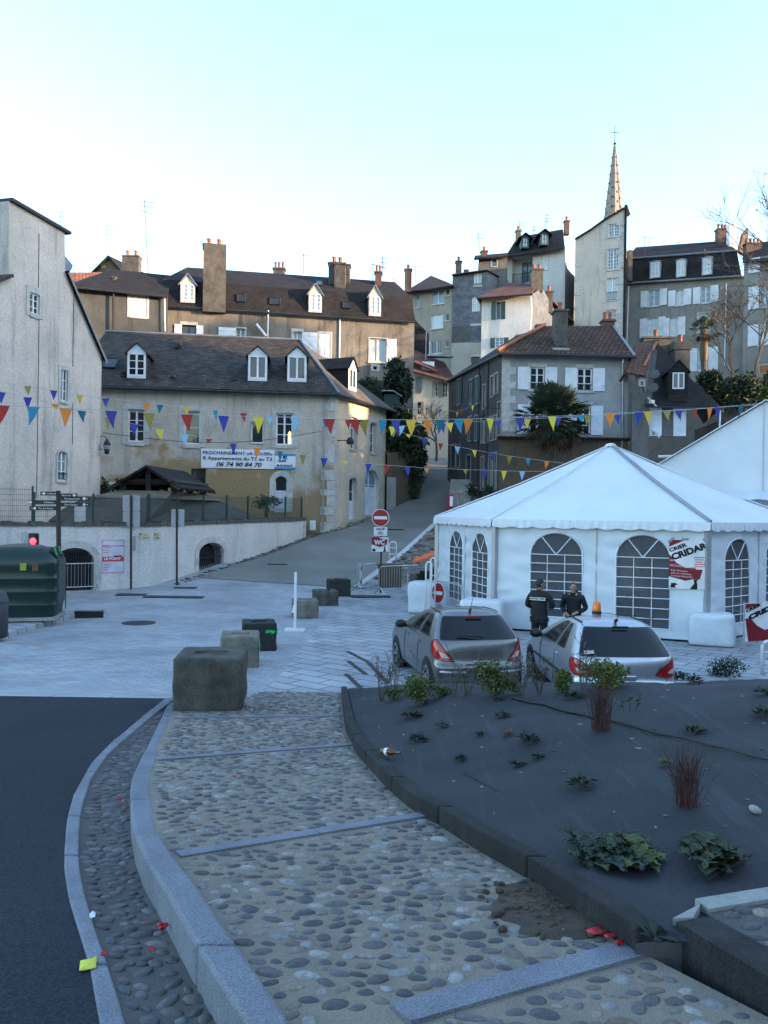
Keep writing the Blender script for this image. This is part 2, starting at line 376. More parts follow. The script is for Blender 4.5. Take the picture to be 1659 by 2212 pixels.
tag(gb.build('ground', M['earth'], smooth=True), kind='structure')
# curves of the ramp, kerbs and gutter: pixel -> ramp plane -> (d, X)
def zr(x, y): return ramp(y)
def zgut(x, y): return ramp(y) - drop(y)
def curve(pts, zf):
    c = [G(x, y, zf) for x, y in pts]; c.sort(key=lambda p: p.y); return [(p.y, p.x) for p in c]
KI = curve([(374, 1553), (343, 1624), (324, 1690), (333, 1766), (346, 1813), (365, 1850), (386, 1875), (427, 1930), (488, 2022), (536, 2090), (605, 2195)], zr)   # kerb, ramp side
KO = curve([(345, 1553), (304, 1637), (286, 1675), (281, 1704), (283, 1759), (292, 1813), (314, 1868), (340, 1910), (365, 1952), (423, 2055), (474, 2140), (510, 2195)], zr)
BL = curve([(332, 1529), (248, 1598), (197, 1649), (160, 1715), (144, 1773), (137, 1868), (146, 1934), (168, 2007), (193, 2087), (215, 2212)], zgut)
BR = curve([(352, 1529), (281, 1587), (233, 1631), (197, 1682), (175, 1751), (170, 1806), (170, 1868), (190, 1963), (219, 2050), (252, 2142), (270, 2212)], zgut)
BK = curve([(737, 1497), (746, 1577), (771, 1629), (832, 1698), (892, 1752), (938, 1775), (1029, 1834), (1121, 1886), (1201, 1938), (1304, 2010), (1344, 2044)], zr)  # bed kerb foot
D0, D1 = -5.0, 13.35
dd = fr(D0, D1, .25)
XK = lambda c, d: extrap(c, d) if d > 2.2 else extrap(c, 2.2) + (2.2 - d) * .28
XB = lambda d: extrap(BK, d) if d > 3.85 else extrap(BK, 3.85) + (3.85 - d) * .55
sheet('road', [[V(lerp(-60, XK(BL, d), t), d, zgut(0, d)) for t in (0, .5, .8, .9, .95, .98, 1)] for d in dd], M['asph'])
sheet('gutter', [[V(lerp(XK(BR, d), XK(KO, d) + .06, t), d, zgut(0, d) - .012 - .03 * math.sin(math.pi * t)) for t in (0, .25, .5, .75, 1)] for d in dd], M['mortar2'])
sheet('path', [[V(lerp(XK(KI, d) - .05, XB(d) + .05, t), d, ramp(d) - .004 + .006 * noise.noise((t * 5, d, 0))) for t in fr(0, 1, .1)] for d in fr(D0, 14.62, .25)], M['mortar'], smooth=True)
# flush band of stones between road and gutter
def bandstones(name, cl, cr, zf, ztop, zbot, lens, mat_, d_from, d_to, gap=.008, rnd_=None, bev=.012):
    b = MB(); d = d_from; k = 0
    while d < d_to:
        L = lens(d, k); e = min(d + L, d_to); n = max(2, int((e - d) / .25) + 1)
        ds = [d + gap + (e - d - 2 * gap) * i / (n - 1) for i in range(n)]
        h = ztop(k, d); a = [V(cl(x), x, zf(x) + h) for x in ds]; c = [V(cr(x), x, zf(x) + h) for x in ds]
        lo = V(0, 0, zbot)
        for i in range(n - 1):
            b.poly([a[i], c[i], c[i + 1], a[i + 1]]); b.poly([a[i] - lo, a[i], a[i + 1], a[i + 1] - lo]); b.poly([c[i], c[i] - lo, c[i + 1] - lo, c[i + 1]])
        b.poly([a[0] - lo, c[0] - lo, c[0], a[0]]); b.poly([a[-1], c[-1], c[-1] - lo, a[-1] - lo])
        d = e; k += 1
    o = b.build(name, mat_); 
    bm = bmesh.new(); bm.from_mesh(o.data); bmesh.ops.remove_doubles(bm, verts=bm.verts, dist=.0005); bm.to_mesh(o.data); bm.free()
    mo = o.modifiers.new('bevel', 'BEVEL'); mo.width = bev; mo.segments = 2; mo.limit_method = 'ANGLE'; mo.angle_limit = R(50)
    return tag(o, kind='structure')
bandstones('kerb', lambda d: XK(BL, d), lambda d: XK(BR, d), lambda d: zgut(0, d), lambda k, d: .006 + .004 * (k % 3), .12, lambda d, k: [.78, .92, .7, .85][k % 4], M['kerb'], D0, 13.25)
# tall granite kerb in stepped lengths
def ktop(k, d): return .04 if d < 5.3 else 0.0 if d < 8.4 else -.02
def klen(d, k):
    marks = [-3.2, -.9, 1.3, 3.75, 5.52, 6.6, 7.6, 8.7, 9.9, 11.4, 13.4]
    for m_ in marks:
        if m_ > d + .05: return m_ - d
    return 1
bandstones('kerb', lambda d: XK(KO, d), lambda d: XK(KI, d), lambda d: ramp(d), ktop, .42, klen, M['kerb'], D0, 13.3, bev=.022)
# bed kerb: dark concrete lengths
def bkw(d): return .11
bandstones('kerb', lambda d: XB(d), lambda d: XB(d) + bkw(d) * (1.35 - .03 * d), lambda d: ramp(d), lambda k, d: .135 if d < 12.5 else .12, .4, lambda d, k: [1.05, 1.15, 1.0, 1.2][k % 4], M['kerbd'], 3.78, 14.5, bev=.015)
# transversal strips of the ramp
def strip(pl, pr, w):
    a = G(*pl, zr); c = G(*pr, zr); e = (c - a).normalized(); f = V(0, 0, 1).cross(e).normalized(); b = MB()
    L = (c - a).length; n = max(1, int(L / .9)); 
    for i in range(n):
        p = a + e * (L * i / n + .004); q = a + e * (L * (i + 1) / n - .004); g = f * w
        v = [p, q, q + g, p + g]
        for k in v: k.z = ramp(k.y) + .012
        b.prism([V(k.x, k.y, k.z - .15) for k in v], V(0, 0, .15))
    tag(b.build('paving_strip', M['kerb'], bevel=.006), kind='structure')
strip((885, 2212), (1430, 2056), .16); strip((390, 1853), (940, 1762), .12); strip((340, 1643), (768, 1610), .12); strip((374, 1553), (748, 1547), .12)
# pebbles set in the ramp, gutter and corner path
def pebbles(name, m_, spots, seed, size, flat=.42, sink=.42, n=9, m=6):
    r_ = random.Random(seed); b = MB()
    for p, up, k in spots:
        s_ = size(p, r_) * k; an = r_.gauss(0, .5); a_, b_ = s_ * r_.uniform(.8, 1.5), s_ * r_.uniform(.55, .9)
        rot = Matrix.Rotation(an, 3, 'Z'); i0 = len(b.v)
        h_ = min(a_, b_) * flat
        b.ell(p - V(0, 0, h_ * sink), (a_, b_, h_), n, m, rot)
        for i in range(i0, len(b.v)): b.v[i] += V(r_.uniform(-1, 1), r_.uniform(-1, 1), r_.uniform(-.3, .3)) * s_ * .07
    return tag(b.build(name, m_, smooth=True, uv=False), kind='stuff')
def scatter(inside, x0, x1, y0, y1, rad, zf, seed, tries):
    r_ = random.Random(seed); cell = {}; out = []
    for _ in range(tries):
        x, y = r_.uniform(x0, x1), r_.uniform(y0, y1)
        if not inside(x, y): continue
        k = r_.choice([.75, .9, 1, 1.1, 1.35]); q = rad * k; ci, cj = int(x / .25 + 1000), int(y / .25 + 1000); ok = True
        for i in (-1, 0, 1):
            for j in (-1, 0, 1):
                for (a, b_, c) in cell.get((ci + i, cj + j), ()):
                    if (a - x) ** 2 + (b_ - y) ** 2 < (q + c) ** 2: ok = False; break
        if ok: cell.setdefault((ci, cj), []).append((x, y, q)); out.append((V(x, y, zf(x, y)), V(0, 0, 1), k))
    return out
STR = []
for pl, pr, w in (((885, 2212), (1430, 2056), .16), ((390, 1853), (940, 1762), .12), ((340, 1643), (768, 1610), .12), ((374, 1553), (748, 1547), .12)):
    a = G(*pl, zr); c = G(*pr, zr); STR.append((a, c, w))
def in_ramp(x, y):
    if not (XK(KI, y) + .05 < x < XB(y) - .05): return False
    if noise.noise((x * .9, y * .9, 3)) > .62: return False
    if (x - .95) ** 2 / .16 + (y - 4.35) ** 2 / .2 < .8: return False
    for a, c, w in STR:
        t = (x - a.x) / (c.x - a.x); yy = a.y + t * (c.y - a.y)
        if -.07 < y - yy < w + .07: return False
    return True
pebbles('pebbles', M['peb'], scatter(in_ramp, -4, 3.2, 2.4, 14.6, .042, zr, 3, 180000), 5, lambda p, r_: .042)
pebbles('pebbles', M['pebd'], scatter(lambda x, y: XK(BR, y) + .04 < x < XK(KO, y) - .03, -5, 0, 2.4, 13.2, .04, lambda x, y: zgut(x, y) - .008 - .03 * math.sin(math.pi * max(0, min(1, (x - XK(BR, y)) / (XK(KO, y) + .06 - XK(BR, y))))), 4, 60000), 6, lambda p, r_: .042, .45, .2)
# square: setts on the left and middle, slabs on the right, edging band
SQL = lambda y: interp([(13.3, -2.4), (14.6, -2.1), (20, -1.9), (31, -1.6), (36, -1.4)], y)
yy = fr(13.36, 37, .45)
sheet('square', [[V(lerp(-45, SQL(y), t), y, zg(lerp(-45, SQL(y), t), y)) for t in (0, .3, .5, .65, .75, .82, .88, .94, 1)] for y in yy], M['setts'])
sheet('square', [[V(x, y, zg(x, y)) for x in [SQL(y)] + fr(-1, 4, .5) + [6, 9, 13, 20, 32, 45]] for y in [14.5] + [y for y in yy if y > 14.7]], M['slabs'])
sheet('square', [[V(x, y, zg(x, y) - .01) for x in fr(-2.5, 4, .5) + [6, 12, 30]] for y in (13.36, 14.0, 14.5)], M['slabs'])
sheet('kerb', [[V(x, y, zg(-5, y) + .006) for x in fr(-60, -2.9, 1.2)] for y in (13.3, 13.55)], tiles('kerb_band', (.33, .35, .38), (.3, .32, .35), (.08, .08, .09), 1.0, 5, .012, 'pos', bump=.3))
# street up the hill
def srow(y0, y1, x0, x1, n=9): return [V(lerp(x0, x1, i / n), lerp(y0, y1, i / n), zg(lerp(x0, x1, i / n), lerp(y0, y1, i / n)) + .02) for i in range(n + 1)]
LE = [(32.5, -8.3), (44, -3.7), (46, -2.3), (52.5, .55), (55, 1.9), (58, 2.6), (64, 3.2), (80, 3.4)]
rows = [srow(33.7, 32.0, -7.8, -.7)]
for y in fr(35, 82, .8): rows.append(srow(y, y, interp(LE, y), xk(y) if y < 49 else interp([(49, xk(49)), (53, 4.7), (58, 5.0), (80, 6)], y)))
sheet('street', rows, M['asph2'])
# cobbled verge beside the wall, white kerb on the right edge
pebbles('cobbles', M['peb'], scatter(lambda x, y: interp([(32.5, -8.6), (44, -4.2), (46, -2.85), (52.3, .1)], y) < x < interp(LE, y) + .05, -9, 1, 32.3, 52.3, .08, lambda x, y: zg(x, y) + .02, 8, 9000), 9, lambda p, r_: .1, .35, .1, 7, 4)
kb = MB(); yk = fr(32.3, 50, .5)
for a, b_ in zip(yk, yk[1:]):
    pa, pb = V(xk(a) + .02, a, st(a) + .06), V(xk(b_) + .02, b_ - .01, st(b_) + .06); d_ = V(.28, -.07, 0)
    kb.prism([pa, pa + d_, pb + d_, pb], V(0, 0, -.5))
tag(kb.build('kerb', mat('pale_kerb', (.5, .51, .52), (.42, .43, .44))), kind='structure')
# stone bank between street and tent level
eb = [[V(xk(y) + .3 + t * 1.9, y - t * .3, zg(xk(y) + .3 + t * 1.9, y) + .06 + .16 * noise.noise((y * 1.7, t * 4, 0)) - .02) for t in fr(0, 1, .1)] for y in fr(34, 50, .4)]
sheet('embankment', eb, mat('bank_earth', (.17, .15, .12), (.11, .1, .08), bump=.8, scale=3), smooth=True)
bs = scatter(lambda x, y: xk(y) + .35 < x < xk(y) + 2.3, 0, 7, 34.5, 49, .12, lambda x, y: zg(x, y) + .07, 12, 2500)
pebbles('bank_stones', M['peb'], bs, 13, lambda p, r_: .13, .7, .1, 7, 5)
# manhole covers, grates, tactile strips
def cover(name, x, y, w, h, rz=0, round_=False, label=None):
    p = G(x, y); b = MB()
    if round_: b.lathe(p, [(w / 2, -.01), (w / 2, .012), (w / 2 - .03, .014)], 24)
    else: b.box(p + V(0, 0, .004), (w, h, .02), rz)
    o = b.build(name, M['cover']); tag(o, label, 'manhole cover')
M['cover'] = tiles('cast_cover', (.06, .062, .066), (.075, .076, .08), (.03, .03, .032), .06, .06, .012, 'pos', bump=.6)
cover('manhole_cover', 300, 1346, .95, .95, 0, True, 'large round iron manhole cover in the open paving right of the green container')
cover('manhole_cover', 377, 1289, 2.2, .75, 0, False, 'long dark rectangular cover in the paving in front of the wall corner')
cover('manhole_cover', 285, 1284, 1.1, .7, .1, False, 'small rectangular cover beside the foot of the twin sign post')
cover('manhole_cover', 402, 1269, .9, .45, 0, False, 'narrow cover at the foot of the thin sign post by the white wall')
cover('manhole_cover', 601, 1218, .9, .7, 0, False, 'square cover in the street asphalt beside the white wall')
cover('manhole_cover', 450, 1413, .35, .3, 0, False, 'tiny square cover in the paving left of the second concrete block')
cover('manhole_cover', 660, 1335, .4, .3, 0, False, 'tiny cover behind the foot of the white stand')
cover('manhole_cover', 848, 1143, 1.3, .8, 0, False, 'rectangular grate in the street just above the no entry sign')
cover('manhole_cover', 800, 1288, 1.5, .8, .1, False, 'dark grate in the paving in front of the crowd barriers')
def slot(pts, w, label):
    b = MB()
    q = [G(*p) for p in pts]
    for a, c in zip(q, q[1:]):
        e = (c - a); f = V(-e.y, e.x, 0).normalized() * w / 2; u = V(0, 0, .008)
        b.poly([a - f + u, a + f + u, c + f + u, c - f + u][::-1])
    tag(b.build('drain_channel', M['iron'], solid=.004), label, 'drain')
slot([(750, 1407), (794, 1430), (838, 1476)], .1, 'longest dark drain slot bending toward the planting bed edge')
slot([(752, 1428), (790, 1457)], .1, 'middle dark drain slot in the pale slabs')
slot([(747, 1456), (789, 1496)], .1, 'short dark drain slot nearest the cobbled ramp')
# raised island under the recycling container
pk = [G(0, 1385), G(60, 1363), G(120, 1347), G(178, 1331)]
tp = [V(p.x, p.y, p.z + .13) for p in pk] + [V(-8.6, 25.0, .13), V(-16, 25.5, .13), V(-16, 19.0, .13)]
ib = MB(); ib.prism([V(p.x, p.y, -.1) for p in tp], V(0, 0, .23))
tag(ib.build('pavement', M['slabs'], bevel=.015), kind='structure')
# ================================================================ building helpers
class Wall:
    def __init__(s, A, B, z0, z1, m_, root, outline=None, depth=.2, name='wall', tint=None):
        s.A, s.B = V(A[0], A[1], 0), V(B[0], B[1], 0); s.L = (s.B - s.A).length; s.e = (s.B - s.A).normalized()
        s.n = V(s.e.y, -s.e.x, 0); s.root = root; s.m = m_; s.depth = depth; s.name = name
        s.out = outline or [(0, z0), (s.L, z0), (s.L, z1), (0, z1)]; s.holes = []; s.reveal = None
    def pt(s, u, z, off=0): return s.A + s.e * u + V(0, 0, z) + s.n * off
    def px(s, x, y):
        a, b = unroll(x, y); r = V(a, 1, b); c = V(0, 0, HC); t = (s.A - c).dot(s.n) / r.dot(s.n); p = c + r * t
        return (p - s.A).dot(s.e), p.z
    def slab(s, b, u0, u1, z0, z1, o0, o1, mi=0):
        c = s.pt((u0 + u1) / 2, (z0 + z1) / 2, (o0 + o1) / 2); b.obox(c, s.e * (u1 - u0) / 2, s.n * (o1 - o0) / 2, V(0, 0, (z1 - z0) / 2), mi)
    def arcpts(s, u0, u1, z0, z1, arch, n=10):
        if not arch: return [(u0, z0), (u1, z0), (u1, z1), (u0, z1)]
        w = (u1 - u0) / 2; h = min(arch, z1 - z0 - .1); c = (u0 + u1) / 2
        return [(u0, z0), (u1, z0)] + [(c + w * math.cos(math.pi * i / n), z1 - h + h * math.sin(math.pi * i / n)) for i in range(n + 1)]
    def win(s, x0, y0, x1, y1, nx=2, nz=3, sur=0, surm='stone', sh='', shm='shut', glass='glass', frame='white', arch=0, sill=0, wp=None, rail=0, lintel=0, shw=None, kind='window', brace=1, label=None, uz=None, panel=0, bare=0):
        if uz: u0, u1, z0, z1 = uz
        else: (u0, z1), (u1, z0) = s.px(x0, y0), s.px(x1, y1)
        if u1 < u0: u0, u1 = u1, u0
        s.holes.append(s.arcpts(u0, u1, z0, z1, arch)); D = -s.depth
        w, h = u1 - u0, z1 - z0; t = min(.075, w * .09)
        b = MB()
        if not bare:
            for a, c, d, e in ((u0, u0 + t, z0, z1 - arch), (u1 - t, u1, z0, z1 - arch), (u0 + t, u1 - t, z0, z0 + t * 1.2)): s.slab(b, a, c, d, e, D + .03, D + .09)
            if arch:
                o = s.arcpts(u0, u1, z0, z1, arch)[2:]; b.tube([s.pt(a, c, D + .06) for a, c in o], t * .6, 4)
            else: s.slab(b, u0 + t, u1 - t, z1 - t, z1, D + .03, D + .09)
            for i in range(1, nx):
                c = u0 + w * i / nx; k = t * (1.1 if (nx == 2 or (nx == 4 and i == 2)) else .4); s.slab(b, c - k / 1.6, c + k / 1.6, z0 + t * 1.2, z1 - max(t, arch * .15), D + .025, D + .085)
            for i in range(1, nz):
                c = z0 + h * i / nz
                if c < z1 - arch * .7: s.slab(b, u0 + t, u1 - t, c - t * .28, c + t * .28, D + .025, D + .075)
            if panel: s.slab(b, u0 + t, u1 - t, z0 + t, z0 + h * panel, D + .03, D + .07)
        win = b.build(kind, M[frame], s.root) if not wp else b.build('window_frame', M[frame], wp)
        if label and not wp: win['label'] = label
        par = wp or win
        g = MB(); g.poly([s.pt(a, c, D + .02) for a, c in s.arcpts(u0, u1, z0, z1, arch)]); g.build('pane', M[glass], par)
        if sur:
            b = MB(); q = sur; o = .035
            s.slab(b, u0 - q, u0, z0 - q * .6, z1 - arch, -.02, o); s.slab(b, u1, u1 + q, z0 - q * .6, z1 - arch, -.02, o); s.slab(b, u0, u1, z0 - q * .8, z0, -.02, o + .03)
            if arch:
                pi = s.arcpts(u0, u1, z0, z1, arch)[2:]; po = s.arcpts(u0 - q, u1 + q, z0, z1 + q, arch + q)[2:]
                for i in range(len(pi) - 1): b.prism([s.pt(*pi[i], o), s.pt(*pi[i + 1], o), s.pt(*po[i + 1], o), s.pt(*po[i], o)], -s.n * .05)
            else: s.slab(b, u0 - q, u1 + q, z1, z1 + q * 1.1, -.02, o)
            b.build('surround', M[surm], par)
        if sill or lintel:
            b = MB()
            if sill: s.slab(b, u0 - .1, u1 + .1, z0 - .12, z0 - .0, -.02, .1)
            if lintel: s.slab(b, u0 - .12, u1 + .12, z1, z1 + .22, -.02, .03)
            b.build('sill', M[surm], par)
        q = sur if sur > .05 else .02
        for c in sh:
            b = MB(); W = shw or w / 2
            if c == 'L': a0, a1 = u0 - .02 - W, u0 - .02
            elif c == 'R': a0, a1 = u1 + .02, u1 + .02 + W
            elif c == 'l': a0, a1 = u0, u0 + w / 2 - .01
            else: a0, a1 = u0 + w / 2 + .01, u1
            o0 = .05 if c in 'LR' else -.05
            s.slab(b, a0, a1, z0, z1, o0, o0 + .04)
            if brace:
                for zz in (z0 + h * .14, z0 + h * .8): s.slab(b, a0 + .03, a1 - .03, zz, zz + .09, o0 + .04, o0 + .06)
                za, zb = (z0 + h * .2, z0 + h * .8) if c in 'Ll' else (z0 + h * .8, z0 + h * .2)
                p, q_ = s.pt(a0 + .06, za, o0 + .05), s.pt(a1 - .06, zb, o0 + .05); dv = (q_ - p); b.obox((p + q_) / 2, dv / 2, s.n * .01, dv.cross(s.n).normalized() * .045)
            else:
                k = z0 + .12
                while k < z1 - .1: s.slab(b, a0 + .06, a1 - .06, k, k + .05, o0 + .04, o0 + .052); k += .11
            b.build('shutter', M[shm], par)
        if rail:
            b = MB(); zz = z0 + rail; s.slab(b, u0, u1, zz - .03, zz, -.06, -.02); s.slab(b, u0, u1, z0 + .08, z0 + .1, -.06, -.02)
            n = max(3, int(w / .13))
            for i in range(n + 1): c = u0 + w * i / n; s.slab(b, c - .01, c + .01, z0 + .08, zz, -.05, -.03)
            b.build('railing', M['iron'], par)
        return par
    def build(s):
        b = MB(); loops = [[V(u, z, 0) for u, z in s.out]] + [[V(u, z, 0) for u, z in h] for h in s.holes]
        flat = [p for l in loops for p in l]
        for t in geometry.tessellate_polygon(loops):
            q = [s.pt(flat[i].x, flat[i].y) for i in t]
            if (q[1] - q[0]).cross(q[2] - q[0]).dot(s.n) < 0: q.reverse()
            b.poly(q)
        for h in s.holes:
            for (a, c), (d, e) in zip(h, h[1:] + h[:1]): b.poly([s.pt(d, e), s.pt(a, c), s.pt(a, c, -s.depth), s.pt(d, e, -s.depth)])
            b.poly([s.pt(u, z, -s.depth) for u, z in h])
        return b.build(s.name, s.m, s.root)
def roof(root, polys, m_, thick=.14, name='roof'):
    b = MB()
    for p in polys:
        p = [Vector(q) for q in p]; n = geometry.normal(p)
        if n.z < 0: p.reverse()
        b.poly(p)
    return b.build(name, m_, root, solid=thick)
def gutter(root, pts, r=.07, name='gutter', m_='gutter'):
    b = MB(); b.tube(pts, r, 6); return b.build(name, M[m_], root)
def pipe(root, pts, r=.05, m_='zinc', name='downpipe'): return gutter(root, pts, r, name, m_)
def chimney(root, x0, x1, yt, yb, d, dep=.7, m_='chim', cap=.08, pots=0, potm='terr', e=(1, 0), caph=.12, hood=0):
    a, c = P(x0, yb, d), P(x1, yb, d); t = P((x0 + x1) / 2, yt, d).z; w = abs(c.x - a.x); ev = V(e[0], e[1], 0).normalized(); nv = V(ev.y, -ev.x, 0)
    m0 = (a + c) / 2; b = MB(); zb = min(a.z, c.z) - .3; ctr = m0 - nv * dep / 2
    b.obox(V(ctr.x, ctr.y, (zb + t - caph) / 2), ev * w / 2, nv * dep / 2, V(0, 0, (t - caph - zb) / 2))
    b.obox(V(ctr.x, ctr.y, t - caph / 2), ev * (w / 2 + cap), nv * (dep / 2 + cap), V(0, 0, caph / 2))
    ch = b.build('chimney', M[m_], root)
    for i in range(pots):
        p = V(ctr.x, ctr.y, t) + ev * w * ((i + .5) / pots - .5); q = MB(); k = min(.17, w / pots * .4)
        q.lathe(p, [(k, 0), (k * .8, .3), (k, .5), (k * 1.1, .52)], 8); q.build('chimney_pot', M[potm], ch)
    return ch
def antenna(root, x, yt, yb, d, arms=2, lean=0, size=.5, r=.03):
    p, q = P(x, yb, d), P(x + lean, yt, d); b = MB(); b.tube([p, q], r, 5)
    for i in range(arms):
        c = q - V(0, 0, .12 + .35 * i); a = .4 * i + .3; w = V(math.cos(a), math.sin(a), .1 if i else 0) * size; b.tube([c - w * .3, c + w], r * .55, 4)
        for k in range(5): f = V(-w.y, w.x, 0).normalized() * .16; g = c - w * .3 + w * 1.3 * k / 4; b.tube([g - f, g + f], r * .4, 4)
    return b.build('antenna', M['dull'], root)
def dormer(root, x0, y0, x1, y1, yp, d, rm='slate', wm='slate', fm='white', glass='glass', back=2.2, nx=2, nz=3, m=.14, e=(1, 0), facem=None, ov=.12, slope=.45, low=.12):
    c = P((x0 + x1) / 2, y1, d); ev = V(e[0], e[1], 0).normalized(); w = Wall((c.x - ev.x * 3, c.y - ev.y * 3), (c.x + ev.x * 3, c.y + ev.y * 3), 0, 1, M[facem or wm], None)
    (u0, z1), (u1, z0) = w.px(x0, y0), w.px(x1, y1); zp = w.px((x0 + x1) / 2, yp)[1]; uc = (u0 + u1) / 2
    U0, U1, Z0, Z1 = u0 - m, u1 + m, z0 - low, z1 + m * .6; zp = max(zp, Z1 + .1)
    b = MB(); bk = -w.n * back
    for U in (U0, U1):
        q = [w.pt(U, Z0), w.pt(U, Z1), w.pt(U, Z1) + bk, w.pt(U, Z0) + bk]; b.poly(q if U == U1 else q[::-1])
    body = b.build('dormer', M[wm], root)
    w.out = [(U0, Z0), (U1, Z0), (U1, Z1), (uc, zp - .03), (U0, Z1)]; w.root = body; w.name = 'gable'; w.depth = .07
    w.win(0, 0, 0, 0, uz=(u0, u1, z0, z1), nx=nx, nz=nz, frame=fm, glass=glass, wp=body); w.build()
    r_ = MB(); o = w.n * ov; k = ov * (zp - Z1) / max(.1, uc - U0)
    r_.poly([w.pt(U0 - ov, Z1 - k) + o, w.pt(uc, zp) + o, w.pt(uc, zp) + bk * 1.3, w.pt(U0 - ov, Z1 - k) + bk * 1.3]); r_.poly([w.pt(uc, zp) + o, w.pt(U1 + ov, Z1 - k) + o, w.pt(U1 + ov, Z1 - k) + bk * 1.3, w.pt(uc, zp) + bk * 1.3])
    b2 = r_.build('dormer_roof', M[rm], body, solid=-.05)
    return body
def skylight(root, q, m_='glass'):             # q: four world corners on the roof
    n = geometry.normal(q); n = n if n.z > 0 else -n; b = MB()
    for a, c in zip(q, q[1:] + q[:1]): b.tube([a + n * .06, c + n * .06], .05, 4)
    f = b.build('skylight', M['iron'], root); g = MB(); g.poly([p + n * .07 for p in q]); g.build('pane', M[m_], f)
def onplane(x, y, a, b, c):
    n = (b - a).cross(c - a); u, v = unroll(x, y); r = V(u, 1, v); o = V(0, 0, HC); return o + r * ((a - o).dot(n) / r.dot(n))
def house(label, loc, name='house', cat='house', group=None): return thing(name, label, cat, loc, group)
def rt(p): return (p.x, p.y)
# ================================================================ 1 rendered gable building at the left edge
h = house('pale rendered gable building cut by the left edge of the photo', (-13, 34, .5))
eL = V(.26, .966, 0).normalized(); Bp = V(-12.8, 36, 0); Ap = Bp - eL * 14
w = Wall(rt(Ap), rt(Bp), .3, 10, M['plL'], h, depth=.13)
k1, k2, k3, k4 = w.px(217, 757), w.px(140, 503), w.px(20, 434), w.px(20, 592)
w.out = [(0, .3), (w.L, .3), (w.L, k1[1]), w.px(140, 585), k2, k3, k4, (0, k4[1] - 4.5)]
w.out[3] = w.px(141, 585)
w.win(64, 630, 84, 682, sur=.2, surm='stone', nx=2, nz=3); w.win(131, 797, 145, 868, sur=.14, nx=2, nz=3); w.win(125, 974, 144, 1040, sur=.12, nx=2, nz=3, arch=.14, glass='glassb', rail=.35)
w.build(); bk = -w.n * 8
def wp3(q, off=0): return w.pt(q[0], q[1], off)
b = MB(); i_ = w.out
for a, c in ((1, 2), (3, 4)): b.poly([w.pt(*i_[a]), w.pt(*i_[a]) + bk, w.pt(*i_[c]) + bk, w.pt(*i_[c])])
b.poly([w.pt(*i_[6]), w.pt(*i_[5]), w.pt(*i_[5]) + bk, w.pt(*i_[6]) + bk]); b.build('side_wall', M['plL'], h)
ov = w.n * .18; ed = w.e * .25
roof(h, [[wp3(i_[2]) + ov + w.e * .15 - V(0, 0, .4), wp3(i_[3]) + ov, wp3(i_[3]) + bk, wp3(i_[2]) + bk + w.e * .15 - V(0, 0, .4)]], M['slated'], .05)
roof(h, [[wp3(i_[6]) + ov, wp3(i_[7]) + ov, wp3(i_[7]) + bk, wp3(i_[6]) + bk]], M['slate'], .12)
b = MB(); b.prism([wp3(k3, .15), wp3(k2, .15) + ed, wp3(k2, .15) + ed + bk, wp3(k3, .15) + bk], V(0, 0, .12)); b.build('coping', M['iron'], h)
b = MB(); p, q = wp3(i_[3], .19), wp3(i_[2], .19) + w.e * .15 - V(0, 0, .4)
b.tube([p + V(0, 0, -.1), q + V(0, 0, -.1)], .05, 4); b.build('verge_board', M['stone'], h)
pp = w.px(70, 500)[0]
for x0, ya, yb in ((84, 505, 622), (84, 690, 1075), (160, 560, 793), (157, 870, 960)):
    u_, zt_ = w.px(x0, ya); zb_ = w.px(x0, yb)[1]; b = MB(); b.tube([w.pt(u_, zt_, .012), w.pt(u_, zb_, .012)], .012, 4); b.build('cable', M['iron'], h)
b = MB(); q = [P(x, y, 37.2) for x, y in ((138, 590), (138, 549), (158, 573), (150, 588))]; b.prism(q, V(-.3, .6, 0)); b.build('side_dormer', M['zinc'], h)
lp = w.pt(w.L - .02, w.px(213, 965)[1], .0)
t = thing('wall_lantern', 'black bracket lantern on the corner of the pale gable building', 'street lamp', lp)
b = MB(); b.tube([lp + V(-.1, 0, .42), lp + V(.15, 0, .5), lp + V(.3, 0, .4)], .02, 5); b.tube([lp + V(-.1, 0, -.1), lp + V(.1, 0, -.1)], .015, 5); b.build('bracket', M['iron'], t)
b = MB(); b.lathe(lp + V(.3, 0, 0), [(.1, -.32), (.17, .12), (.19, .13), (.08, .3), (.02, .4)], 6); b.build('lamp_housing', M['iron'], t)
b = MB(); b.lathe(lp + V(.3, 0, 0), [(.105, -.28), (.165, .08)], 6); b.build('lamp_glass', M['glassb'], t)

# ================================================================ 2 the yellow house on the street corner
h = house('cream two storey house with slate roof, dormers and a letting banner', (-9, 46, 1))
A, B, C3 = (-17.0, 44.2), (-2.9, 46.0), (0.05, 52.6)
w = Wall(A, B, .2, 10.15, M['plY'], h, depth=.22)
w.win(276.8, 883.5, 311.8, 955, sur=.27); w.win(398.5, 887, 432, 960, sur=.28, nx=1, nz=2); w.win(543, 911, 569, 958, sur=.05, nx=1, nz=1, surm='stoneg'); w.win(597, 892, 632, 962, sur=.24)
w.win(594, 1028, 620, 1098, sur=.3, arch=.3, nx=1, nz=2, kind='door', frame='shut', panel=.55); w.win(413, 1012, 444, 1062, nx=2, nz=2, frame='iron'); w.win(237, 1050, 260, 1100, sur=.2, nx=2, nz=2)
w.build()
u0, z0 = w.px(607, 930); b = MB(); b.poly([w.pt(*w.px(x, y), -.16) for x, y in ((622, 958), (629, 958), (629, 936), (626, 930), (622, 936))]); b.build('lit_reflection', M['glassw'], h)  # warm reflection on the pane put in as a glowing patch
s2 = Wall(B, C3, 1.0, 10.15, M['plYs'], h, depth=.3)
